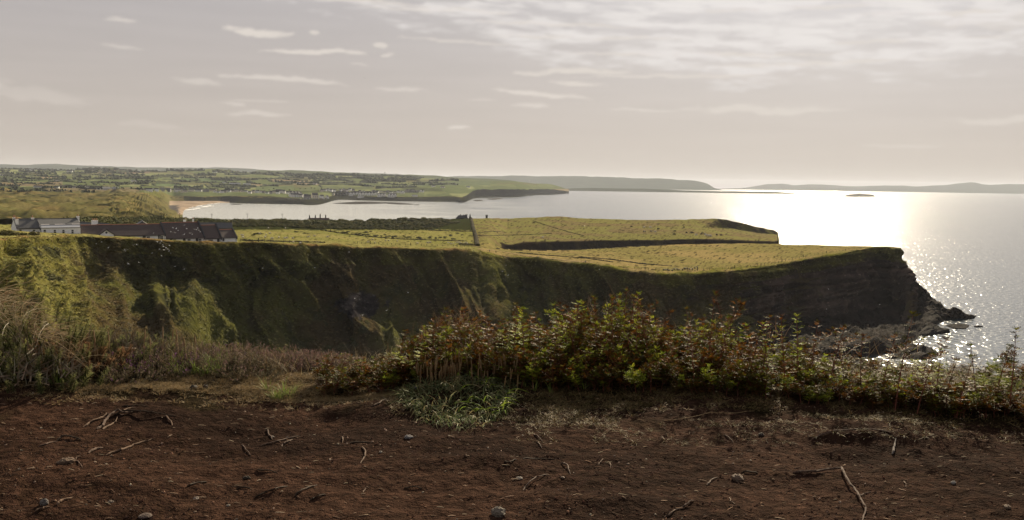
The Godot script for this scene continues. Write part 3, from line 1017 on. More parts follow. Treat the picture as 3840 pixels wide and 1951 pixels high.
		if r > 8.3:      # gullies and fins down the face
			var along := az_px(p.x, p.z) * (1.0 if p.x > -60.0 else 0.7)
			var diag := along + p.y * 3.6
			var fin := absf(n1.get_noise_2d(diag * 0.42, p.y * 0.9)) * 2.6 + absf(n2.get_noise_2d(diag * 1.1 + 70.0, p.y * 2.0)) * 1.1
			if along > 2600.0:      # columns and ledges in the bare rock of the nose
				var bare := clampf((along - 2600.0) / 300.0, 0.0, 1.0)
				s += bare * (absf(n2.get_noise_2d(along * 4.5, p.y * 1.2)) * 1.3 - 0.4 + 0.7 * sign(n1.get_noise_2d(p.y * 22.0, along * 0.12)) * clampf(absf(n1.get_noise_2d(p.y * 22.0, along * 0.12)) * 6.0, 0.0, 1.0))
			s += (0.45 - fin) * 3.6 * clampf((r - 8.3) / 1.2, 0.0, 1.0) * clampf((p.x + 170.0) / 60.0, 0.6, 1.0)
		var dirn := Vector3.UP if r < 8.0 else L1.n[k]
		nv[k] = p + dirn * (s * a) * 0.8
	L1.v = nv
	normals(L1)
	project(L1)
	index(L1, 1.0, 12.0)
	var c := PackedColorArray()
	c.resize(L1.v.size())
	for k in L1.v.size():
		var p := L1.v[k]
		var q: Vector2 = L1.s[k]
		var r := L1.row[k / L1.cols]
		var a := n2.get_noise_3d(p.x * 1.2, p.y * 1.2, p.z * 1.2)
		var b := n1.get_noise_3d(p.x * 6.0, p.y * 6.0, p.z * 6.0)
		var d := n3.get_noise_3d(p.x * 22.0, p.y * 22.0, p.z * 22.0)
		var up := L1.n[k].y
		var col: Color
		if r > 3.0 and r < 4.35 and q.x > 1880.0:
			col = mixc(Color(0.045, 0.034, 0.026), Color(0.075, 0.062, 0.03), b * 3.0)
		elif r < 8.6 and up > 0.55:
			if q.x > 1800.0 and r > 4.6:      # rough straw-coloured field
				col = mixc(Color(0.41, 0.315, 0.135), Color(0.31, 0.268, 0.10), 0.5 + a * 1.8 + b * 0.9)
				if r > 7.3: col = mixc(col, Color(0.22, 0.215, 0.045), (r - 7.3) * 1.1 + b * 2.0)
			elif q.x > 2560.0 and r > 1.15 + b and r < 2.05 + b * 0.6 and up < 0.86:   # broken slope at its seaward end
				col = mixc(Color(0.06, 0.045, 0.03), Color(0.13, 0.12, 0.045), b * 3.0 + 0.2)
			elif q.x > 1770.0:                 # second headland
				col = mixc(Color(0.285, 0.265, 0.092), Color(0.27, 0.21, 0.105), clampf(a * 3.4 + b * 1.2 + (q.x - 2300.0) * 0.0009, 0.0, 1.0))
			else:                              # sheep pasture
				col = mixc(Color(0.36, 0.325, 0.118), Color(0.285, 0.275, 0.09), 0.5 + a * 2.0)
				if q.y < 862.0 + b * 8.0 and q.x > 300.0: col = Color(0.052, 0.060, 0.024)
				if r > 7.4 + b: col = mixc(Color(0.29, 0.195, 0.08), Color(0.20, 0.165, 0.055), b * 3.0 + 0.4)
			if d > 0.28: col = mixc(col, Color(0.06, 0.05, 0.022), (d - 0.28) * 5.0)
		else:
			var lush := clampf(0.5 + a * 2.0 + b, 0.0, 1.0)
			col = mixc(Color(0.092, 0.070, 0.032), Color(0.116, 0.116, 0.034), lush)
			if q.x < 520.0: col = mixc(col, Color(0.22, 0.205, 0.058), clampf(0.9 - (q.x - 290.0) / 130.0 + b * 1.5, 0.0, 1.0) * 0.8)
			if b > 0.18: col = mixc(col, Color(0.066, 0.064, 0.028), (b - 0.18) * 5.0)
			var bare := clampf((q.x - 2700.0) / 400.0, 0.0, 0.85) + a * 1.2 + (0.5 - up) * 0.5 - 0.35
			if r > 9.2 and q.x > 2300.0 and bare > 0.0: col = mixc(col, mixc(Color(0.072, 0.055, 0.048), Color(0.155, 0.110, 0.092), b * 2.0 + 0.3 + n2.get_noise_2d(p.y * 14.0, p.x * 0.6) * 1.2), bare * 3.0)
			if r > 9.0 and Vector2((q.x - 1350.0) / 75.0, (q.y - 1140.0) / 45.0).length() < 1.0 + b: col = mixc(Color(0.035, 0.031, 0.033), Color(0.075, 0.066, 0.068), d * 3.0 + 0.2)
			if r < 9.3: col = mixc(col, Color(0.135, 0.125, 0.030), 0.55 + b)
		c[k] = col
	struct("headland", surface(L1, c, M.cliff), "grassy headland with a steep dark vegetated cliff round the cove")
	cliff_grass(c)

func cliff_grass(c: PackedColorArray) -> void:
	# tussocks on the cliff and along its rim
	var b := MB.new()
	for k in 26:
		var an := rng.randf() * TAU
		var out := Vector3(cos(an), 0, sin(an))
		var d := (out * rng.randf_range(0.3, 1.1) + Vector3.UP * rng.randf_range(0.35, 1.0)).normalized()
		b.blade(out * rng.randf_range(0.0, 0.35), d, d.cross(Vector3.UP).normalized(), rng.randf_range(0.5, 0.95), 0.16, Vector3(0, -0.35, 0) + out * 0.2, 2, Color(1, 1, 1) * rng.randf_range(0.75, 1.2))
	var m := b.mesh(M.clump)
	var where := []
	var cols := []
	for q in 46000:
		var j := rng.randi_range(0, L1.rows - 1)
		if L1.row[j] < 7.6 or L1.row[j] > 11.95: continue
		var i := rng.randi_range(0, L1.cols - 1)
		var k := j * L1.cols + i
		var s: Vector2 = L1.s[k]
		if s.x < -150.0 or s.x > 3400.0 or s.y > 1480.0: continue
		if s.x > 2850.0 and L1.row[j] > 9.3 and rng.randf() < 0.75: continue
		var p := L1.v[k] + Vector3(rng.randf_range(-0.6, 0.6), rng.randf_range(-0.1, 0.05), rng.randf_range(-0.6, 0.6))
		var sz := rng.randf_range(0.45, 1.25) * (1.25 if rng.randf() < 0.12 else 1.0) * (0.55 if L1.row[j] < 8.2 else 1.0)
		var bas := Basis(Vector3.UP, rng.randf() * TAU)
		var nn := (L1.n[k] + Vector3.UP * 1.2).normalized()
		bas = Basis(Quaternion(Vector3.UP, nn)) * bas
		where.append(Transform3D(bas.scaled(Vector3.ONE * sz), p))
		cols.append(jit(c[k] * 1.05, 0.3))
	many("cliff_tussocks", m, where, cols, "rough grass and bracken covering the cliff of the cove", "grass")
	# darker and rusty tufts in the pastures
	where = []
	cols = []
	for q in 9000:
		var j := rng.randi_range(0, L1.rows - 1)
		if L1.row[j] < 1.0 or L1.row[j] > 7.9: continue
		var i := rng.randi_range(0, L1.cols - 1)
		var k := j * L1.cols + i
		var s: Vector2 = L1.s[k]
		if L1.n[k].y < 0.6 or s.x < 600.0: continue
		if (s.x < 1760.0 and (s.y < 866.0 or rng.randf() < 0.82)) or rng.randf() < 0.4: continue
		if n2.get_noise_2d(L1.v[k].x * 2.0, L1.v[k].z * 2.0) < rng.randf_range(-0.3, 0.35): continue
		var sz := rng.randf_range(0.25, 0.65)
		where.append(Transform3D(Basis(Vector3.UP, rng.randf() * TAU).scaled(Vector3(sz * 1.4, sz * 0.8, sz * 1.4)), L1.v[k]))
		cols.append(jit(Color(0.13, 0.11, 0.045) if rng.randf() < 0.6 else Color(0.15, 0.12, 0.05), 0.3))
	many("pasture_tussocks", m, where, cols, "scattered rush and grass tufts in the headland fields", "grass")

# ------------------------------------------------------------------ shore rocks
func shore_rock(called: String, pts: Array, h: float, label: String, group := "", cat := "rock") -> void:
	# pts: outline at the waterline as px, py pairs; a jagged low block with that outline
	var out := []
	var mid := Vector3.ZERO
	for k in range(0, pts.size(), 2):
		var p := on_sea(pts[k], pts[k + 1])
		out.append(p)
		mid += p
	mid /= out.size()
	var b := MB.new()
	var col := Color(0.026, 0.022, 0.020)
	var m := out.size()
	var rings := []
	for r in 6:
		var t := r / 5.0
		var ring := []
		for k in m * 4:
			var a: Vector3 = out[k / 4]
			var e: Vector3 = out[(k / 4 + 1) % m]
			var p := a.lerp(e, (k % 4) / 4.0).lerp(mid, t)
			var rel := n1.get_noise_3d(p.x * 6.0, r * 40.0, p.z * 6.0)
			p += Vector3(rel, 0, n1.get_noise_2d(p.z * 7.0, p.x * 7.0)) * h * 0.5 * (0.3 if r == 0 else 1.0)
			p.y = mid.y + (-1.2 if r == 0 else h * (0.35 + 0.65 * t) * (0.75 + 0.9 * rel))
			ring.append(p)
		rings.append(ring)
	for r in 5:
		for k in m * 4:
			var k2 := (k + 1) % (m * 4)
			var cc := jit(col, 0.25)
			b.tri(rings[r][k], rings[r][k2], rings[r + 1][k], cc)
			b.tri(rings[r][k2], rings[r + 1][k2], rings[r + 1][k], cc)
	tag(put(called, b.mesh(M.rock)), label, cat, group)

func rocks() -> void:
	var cols := [
		[2780, ["d", 1215, 585], ["d", 1260, 560], ["e", 1310, 3], ["e", 1345, 2], ["e", 1400, -4]],
		[2950, ["e", 1200, 9], ["e", 1250, 5], ["e", 1300, 4], ["e", 1345, 2], ["e", 1395, -4]],
		[3080, ["e", 1185, 9], ["e", 1245, 4], ["e", 1295, 4], ["e", 1340, 3], ["e", 1385, -4]],
		[3200, ["e", 1172, 10], ["e", 1225, 5], ["e", 1275, 4], ["e", 1325, 3], ["e", 1370, -4]],
		[3320, ["e", 1150, 11], ["e", 1195, 6], ["e", 1245, 5], ["e", 1300, 3], ["e", 1360, -4]],
		[3400, ["e", 1110, 16], ["e", 1160, 8], ["e", 1210, 5], ["e", 1280, 3], ["e", 1345, -4]],
		[3432, ["d", 1060, 735], ["e", 1110, 12], ["e", 1165, 6], ["e", 1235, 3], ["e", 1335, -4]],
		[3480, ["e", 1095, 13], ["e", 1130, 9], ["e", 1170, 5], ["e", 1225, 1.5], ["e", 1290, -4]],
		[3530, ["e", 1140, 8], ["e", 1160, 6], ["e", 1180, 3.5], ["e", 1202, 0.5], ["e", 1250, -4]],
		[3590, ["e", 1167, 4.5], ["e", 1175, 4], ["e", 1187, 2], ["e", 1197, -0.5], ["e", 1240, -4]],
		[3640, ["e", 1180, 2], ["e", 1184, 2], ["e", 1190, 1], ["e", 1196, -1.5], ["e", 1230, -4]],
		[3672, ["e", 1190, -1], ["e", 1191, -1], ["e", 1192, -1.5], ["e", 1196, -2.5], ["e", 1230, -4]],
	]
	for c in cols:      # a back row goes down behind
		c.insert(1, ["a", -4.0, ctrl(c[0], c[1]).length() + 25.0])
	var L := loft(cols, [5, 16, 16, 18, 14], 5.0)
	normals(L)
	for k in L.v.size():
		var p := L.v[k]
		var s := absf(n1.get_noise_3d(p.x * 5.0, p.y * 2.0, p.z * 5.0)) * 5.5 + n2.get_noise_3d(p.x * 14.0, p.y * 9.0, p.z * 14.0) * 1.6 - 1.2
		L.v[k].y += s * clampf((p.y + 3.5) / 6.0, 0.0, 1.0)
		L.v[k] += Vector3(n2.get_noise_3d(p.z * 7.0, p.y, p.x * 7.0), 0, n2.get_noise_3d(p.x * 7.0, p.z * 7.0, p.y)) * 2.0
	normals(L)
	var c := PackedColorArray()
	for k in L.v.size():
		var p := L.v[k]
		c.append(mixc(Color(0.020, 0.016, 0.014), Color(0.036, 0.026, 0.021), n1.get_noise_3d(p.x * 9.0, p.y * 9.0, p.z * 9.0) * 2.0 + 0.4))
	struct("rocky_shore", surface(L, c, M.rock), "dark broken lava rocks running out from the headland into the sea")
	shore_rock("sea_rock", [3430, 1262, 3470, 1222, 3520, 1228, 3568, 1246, 3530, 1254, 3480, 1262], 4.0, "dark jagged rock lobe pointing out of the rocky shore, farther out than the others", "", "rock")
	shore_rock("sea_rock", [3330, 1350, 3380, 1300, 3450, 1290, 3500, 1310, 3520, 1335, 3460, 1352], 4.5, "broad dark rock at the foot of the rocky shore behind the rose bushes", "", "rock")
	shore_rock("sea_rock", [3535, 1222, 3560, 1215, 3610, 1217, 3642, 1223, 3630, 1236, 3580, 1236], 1.2, "flat dark rock slab awash beside the rocky shore", "", "rock")
	shore_rock("sea_rock", [3648, 1224, 3680, 1223, 3690, 1226, 3660, 1228], 0.8, "thin sliver of rock awash beyond the flat slab", "", "rock")
	shore_rock("rock_island", [3160, 737, 3185, 735, 3215, 734, 3240, 734, 3285, 737, 3250, 739, 3190, 739], 30.0, "small dark island lying in the sun glitter far out", "", "island")
	shore_rock("rock_island", [3128, 731, 3150, 731, 3146, 732, 3130, 732], 9.0, "tiny skerry beside the small far island", "", "island")
	# reefs off the village
	var reef := "long low dark reef running out from the village point"
	shore_rock("reef", [1230, 763, 1330, 757, 1420, 759, 1470, 763, 1400, 766, 1300, 767], 5.0, reef, "", "reef")
	shore_rock("reef", [1430, 759, 1500, 762, 1540, 766, 1560, 768, 1500, 768, 1450, 765], 4.0, "broken dark reef beyond the end of the long reef", "", "reef")
	shore_rock("reef", [1550, 768, 1575, 768, 1572, 770, 1552, 770], 2.0, "last small rock in line with the broken reef", "", "reef")
	shore_rock("reef", [860, 765, 900, 766, 912, 768, 870, 768], 2.0, "small reef awash beside the sandy beach", "", "reef")
	shore_rock("reef", [1770, 752, 1800, 750, 1815, 753, 1790, 756], 4.0, "low rocks at the foot of the first far cliff point", "", "reef")
	shore_rock("reef", [1820, 747, 1860, 744, 1895, 746, 1850, 750], 5.0, "row of skerries between the two far cliff points", "", "reef")
	shore_rock("reef", [1985, 735, 2000, 734, 2002, 736, 1988, 736], 3.0, "single rock off the second far cliff point", "", "reef")

# ------------------------------------------------------------------ the path and bank under the camera
const TURF := [-400, 1440, 0, 1452, 300, 1468, 600, 1486, 900, 1490, 1200, 1500, 1450, 1505, 1620, 1545, 1750, 1555, 1900, 1535, 2050, 1510, 2300, 1510, 2500, 1535, 2800, 1530, 3100, 1520, 3400, 1515, 3840, 1520, 4200, 1520]
const LIP := [-8000, 90, -3000, 22, -1500, 10, -600, 7.6, 0, 6.9, 500, 6.3, 900, 5.95, 1500, 5.95, 2000, 6.1, 3000, 6.2, 3800, 6.3, 4500, 7.0, 6000, 10, 9000, 30, 14000, 90]

func gp(px: float, py: float) -> Vector3:
	return at_e(px, py, GROUND)

func az_px(x: float, z: float) -> float:      # photograph column of a direction, also far outside the frame
	var an := atan2(x, -z)
	if absf(an) < 1.2: return 1920.0 + tan(an) * F
	return 1920.0 + signf(an) * (tan(1.2) * F + (absf(an) - 1.2) * 9000.0)

func bump(x: float, z: float, c: Vector3, rx: float, rz: float, h: float) -> float:
	var e := ((x - c.x) / rx) ** 2 + ((z - c.z) / rz) ** 2
	return h * exp(-e) if e < 9.0 else 0.0

var bumps := []

func gh(x: float, z: float) -> float:
	var r := Vector2(x, z).length()
	var px := az_px(x, z)
	var h := n1.get_noise_2d(x * 45.0, z * 70.0) * 0.035 + n2.get_noise_2d(x * 240.0, z * 360.0) * 0.014 + n1.get_noise_2d(x * 700.0, z * 1000.0) * 0.006
	for b in bumps: h += bump(x, z, b[0], b[1], b[2], b[3])
	var lip := lut(px, LIP)
	var turf_r := 1.1 / maxf(0.05, (lut(px, TURF) - (679.0 + 0.0137 * (px - 1920.0))) / F)
	h += 0.04 * smoothstep(turf_r - 0.25, turf_r + 0.5, r) * (1.0 if px > 1500.0 else 0.45) * (1.0 if absf(px) < 9000.0 else 0.0)
	if r > lip:
		var o := r - lip
		h -= 1.15 * o * o / (o + 0.6)
	return GROUND + h

func near_ground() -> void:
	for b in [[1215, 1562, 0.10, 0.07, -0.035], [1240, 1590, 0.2, 0.12, -0.02], [925, 1612, 0.16, 0.07, -0.03], [1400, 1540, 0.22, 0.2, 0.035], [3200, 1645, 0.22, 0.05, 0.028], [3200, 1700, 0.25, 0.14, -0.02], [1430, 1820, 0.22, 0.05, -0.015],
			[1700, 1490, 0.24, 0.22, 0.06], [700, 1400, 0.55, 0.5, 0.035], [250, 1400, 0.7, 0.6, 0.05], [2400, 1470, 0.8, 0.4, 0.02], [3350, 1620, 0.3, 0.2, 0.02], [1850, 1740, 0.16, 0.08, 0.02], [300, 1800, 0.35, 0.2, 0.015], [640, 1560, 0.3, 0.12, 0.02], [2150, 1880, 0.3, 0.1, 0.02], [3600, 1750, 0.35, 0.2, 0.02]]:
		bumps.append([gp(b[0], b[1]), b[2], b[3], b[4]])
	var cols := []
	var x := -260.0
	while x <= 4110.0:
		cols.append(x)
		x += 7.5
	var L := Loft.new()
	L.cols = cols.size()
	var rr := []
	var r := 7.6
	while r > 2.7:
		rr.append(r)
		r -= 0.014 + 0.0022 * r
	L.rows = rr.size()
	var c := PackedColorArray()
	for q in rr:
		for px in cols:
			var d := ray(px, 900.0)
			var h: Vector2 = Vector2(d.x, d.z).normalized() * q
			var p := Vector3(h.x, gh(h.x, h.y), h.y)
			L.v.append(p)
			var turf_r: float = 1.1 / ((lut(px, TURF) - (679.0 + 0.0137 * (px - 1920.0))) / F)
			var e: float = (q - turf_r) * 2.2 + n2.get_noise_2d(p.x * 130.0, p.z * 130.0) * 1.8
			var soil := mixc(Color(0.136, 0.074, 0.050), Color(0.072, 0.040, 0.028), 0.5 + n2.get_noise_2d(p.x * 60.0, p.z * 90.0) * 1.6)
			c.append(mixc(soil, Color(0.070, 0.048, 0.026), e * 2.0))
	normals(L)
	struct("ground", surface(L, c, M.soil), "bare brown earth of the cliff-top path with a turf edge")
	# the rest of the cliff top the camera stands on, and the slope below it
	var b := MB.new()
	var rs := [0.4, 0.9, 1.6, 2.4, 3.2, 4.2, 5.2, 6.2, 7.2, 8.5, 10.0, 13.0, 18.0, 25.0, 35.0, 50.0, 70.0, 95.0]
	var na := 160
	for q in rs:
		for a in na + 1:
			var an := TAU * a / na - PI
			var p := Vector3(sin(an) * q, 0, -cos(an) * q)
			p.y = maxf(gh(p.x, p.z) - 0.09, -4.0) + (n1.get_noise_2d(p.x * 8.0, p.z * 8.0) * 0.9 if q > 9.0 else 0.0)
			b.v.append(p)
			b.c.append(Color(0.085, 0.046, 0.032) if q < 6.0 else mixc(Color(0.08, 0.075, 0.03), Color(0.06, 0.042, 0.022), n2.get_noise_2d(p.x * 20.0, p.z * 20.0) + 0.4))
	for j in rs.size() - 1:
		for a in na:
			var o: int = j * (na + 1) + a
			var p: int = o + na + 1
			b.i.append_array(PackedInt32Array([p, p + 1, o, p + 1, o + 1, o]))
	struct("cliff_top", b.mesh(M.land), "cliff top and slope on which the path runs")


# ------------------------------------------------------------------ white cottages on the cliff top
var P0: Vector3
var FX := Vector3(0.788, 0, -0.616)
var FZ := Vector3(0.616, 0, 0.788)

func tx(px: float) -> float:
	var d := ray(px, 880.0)
	return (P0.z * d.x - P0.x * d.z) / (FX.x * d.z - FX.z * d.x)

func el_at(px: float, py: float) -> float:       # height of a pixel on the facade plane
	var p := P0 + FX * tx(px)
	return at_d(px, py, Vector2(p.x, p.z).length()).y

func one(m: Material) -> Array: return [MB.new(), m]

func part(parent: Node3D, called: String, b: MB, m: Material, label := "") -> MeshInstance3D:
	var o := put(called, b.mesh(m), parent)
	if label: o.set_meta("label", label)
	return o

func boxpart(parent: Node3D, called: String, lo: Vector3, hi: Vector3, m: Material, label := "") -> MeshInstance3D:
	var b := MB.new()
	b.box(lo, hi, Color.WHITE)
	return part(parent, called, b, m, label)

# a gabled block: front on z = 0, going back to -depth, x from x0 to x1
func gable(parent: Node3D, x0: float, x1: float, y0: float, eave: float, ridge_y: float, depth: float, wall_m: Material, roof_m: Material, over := 0.25) -> void:
	var b := MB.new()
	var W := Color.WHITE
	var mid := -depth * 0.5
	b.quad(Vector3(x0, y0, 0), Vector3(x0, eave, 0), Vector3(x1, eave, 0), Vector3(x1, y0, 0), W)
	b.quad(Vector3(x0, y0, -depth), Vector3(x1, y0, -depth), Vector3(x1, eave, -depth), Vector3(x0, eave, -depth), W)
	for x in [x0, x1]:
		b.quad(Vector3(x, y0, 0), Vector3(x, y0, -depth), Vector3(x, eave, -depth), Vector3(x, eave, 0), W)
		b.tri(Vector3(x, eave, 0), Vector3(x, eave, -depth), Vector3(x, ridge_y, mid), W)
	part(parent, "wall", b, wall_m)
	var r := MB.new()
	var sl := (ridge_y - eave) / (depth * 0.5)
	var th := 0.16
	for s in [1.0, -1.0]:
		var z0: float = over if s > 0 else -depth - over
		var e := eave - sl * over + 0.03
		var a := Vector3(x0 - 0.12, e, z0)
		var c := Vector3(x1 + 0.12, e, z0)
		var d := Vector3(x1 + 0.12, ridge_y + 0.03, mid)
		var f := Vector3(x0 - 0.12, ridge_y + 0.03, mid)
		var up := Vector3(0, th, 0)
		r.quad(a + up, f + up, d + up, c + up, W)
		r.quad(a, c, d, f, W)
		r.quad(a, a + up, c + up, c, W)
		r.quad(a, f, f + up, a + up, W)
		r.quad(c, c + up, d + up, d, W)
	var ro := part(parent, "roof", r, roof_m)
	var k := MB.new()
	k.tube([Vector3(x0, ridge_y + th, mid), Vector3(x1, ridge_y + th, mid)], [0.16, 0.16], 6, W)
	part(ro, "ridge_tiles", k, M.ridge if roof_m == M.slate else M.trim)

func upstand(parent: Node3D, x: float, eave: float, ridge_y: float, depth: float, w := 0.5, h := 0.5) -> void:
	# a dark coping raised above the roof at a gable
	var b := MB.new()
	var mid := -depth * 0.5
	var top := [Vector3(x, eave - 0.35 + h, 0.35), Vector3(x, ridge_y + h + 0.1, mid), Vector3(x, eave - 0.35 + h, -depth - 0.35)]
	for k in 2:
		var a: Vector3 = top[k]
		var c: Vector3 = top[k + 1]
		var dn := Vector3(0, h + 0.45, 0)
		var s := Vector3(w * 0.5, 0, 0)
		b.quad(a - s, c - s, c + s, a + s, Color.WHITE)
		b.quad(a - s, a - s - dn, c - s - dn, c - s, Color.WHITE)
		b.quad(a + s, c + s, c + s - dn, a + s - dn, Color.WHITE)
		var e := a if k == 0 else c
		b.quad(e - s, e + s, e + s - dn, e - s - dn, Color.WHITE)
	part(parent, "coping", b, M.upstand)

func window(parent: Node3D, x: float, y: float, w: float, h: float, frame_m: Material, sill := true, z := 0.0) -> void:
	var b := MB.new()
	var f := 0.09
	b.box(Vector3(x - w * 0.5, y, z + 0.004), Vector3(x - w * 0.5 + f, y + h, z + 0.07), Color.WHITE)
	b.box(Vector3(x + w * 0.5 - f, y, z + 0.004), Vector3(x + w * 0.5, y + h, z + 0.07), Color.WHITE)
	b.box(Vector3(x - w * 0.5 + f, y, z + 0.004), Vector3(x + w * 0.5 - f, y + f, z + 0.067), Color.WHITE)
	b.box(Vector3(x - w * 0.5 + f, y + h - f, z + 0.004), Vector3(x + w * 0.5 - f, y + h, z + 0.067), Color.WHITE)
	b.box(Vector3(x - w * 0.5 + f, y + h * 0.5 - 0.04, z + 0.004), Vector3(x + w * 0.5 - f, y + h * 0.5 + 0.04, z + 0.064), Color.WHITE)
	var o := part(parent, "window", b, frame_m)
	boxpart(o, "pane", Vector3(x - w * 0.5 + f * 0.8, y + f * 0.8, z + 0.006), Vector3(x + w * 0.5 - f * 0.8, y + h - f * 0.8, z + 0.03), M.glass)
	if sill: boxpart(o, "sill", Vector3(x - w * 0.5 - 0.15, y - 0.16, z + 0.003), Vector3(x + w * 0.5 + 0.15, y - 0.003, z + 0.2), M.trim)

func chimney(parent: Node3D, x: float, z: float, y0: float, y1: float, w: float, d: float, pots: int, m: Material) -> void:
	var b := MB.new()
	b.box(Vector3(x - w * 0.5, y0, z - d * 0.5), Vector3(x + w * 0.5, y1, z + d * 0.5), Color.WHITE)
	b.box(Vector3(x - w * 0.5 - 0.08, y1 - 0.25, z - d * 0.5 - 0.08), Vector3(x + w * 0.5 + 0.08, y1 - 0.1, z + d * 0.5 + 0.08), Color.WHITE)
	var o := part(parent, "chimney", b, m)
	for k in pots:
		var p := Vector3(x + (k - (pots - 1) * 0.5) * w / maxf(1.0, pots) * 0.95, y1, z)
		var t := MB.new()
		t.tube([p, p + Vector3(0, 0.7, 0), p + Vector3(0, 0.72, 0), p + Vector3(0, 0.9, 0)], [0.17, 0.13, 0.2, 0.19], 8, Color.WHITE)
		part(o, "chimney_pot", t, M.pot)

func pipe(parent: Node3D, x: float, y0: float, y1: float) -> void:
	var b := MB.new()
	b.tube([Vector3(x, y0, 0.09), Vector3(x, y1 - 0.3, 0.09), Vector3(x, y1, 0.3)], [0.06, 0.06, 0.06], 6, Color.WHITE)
	part(parent, "downpipe", b, M.trim)

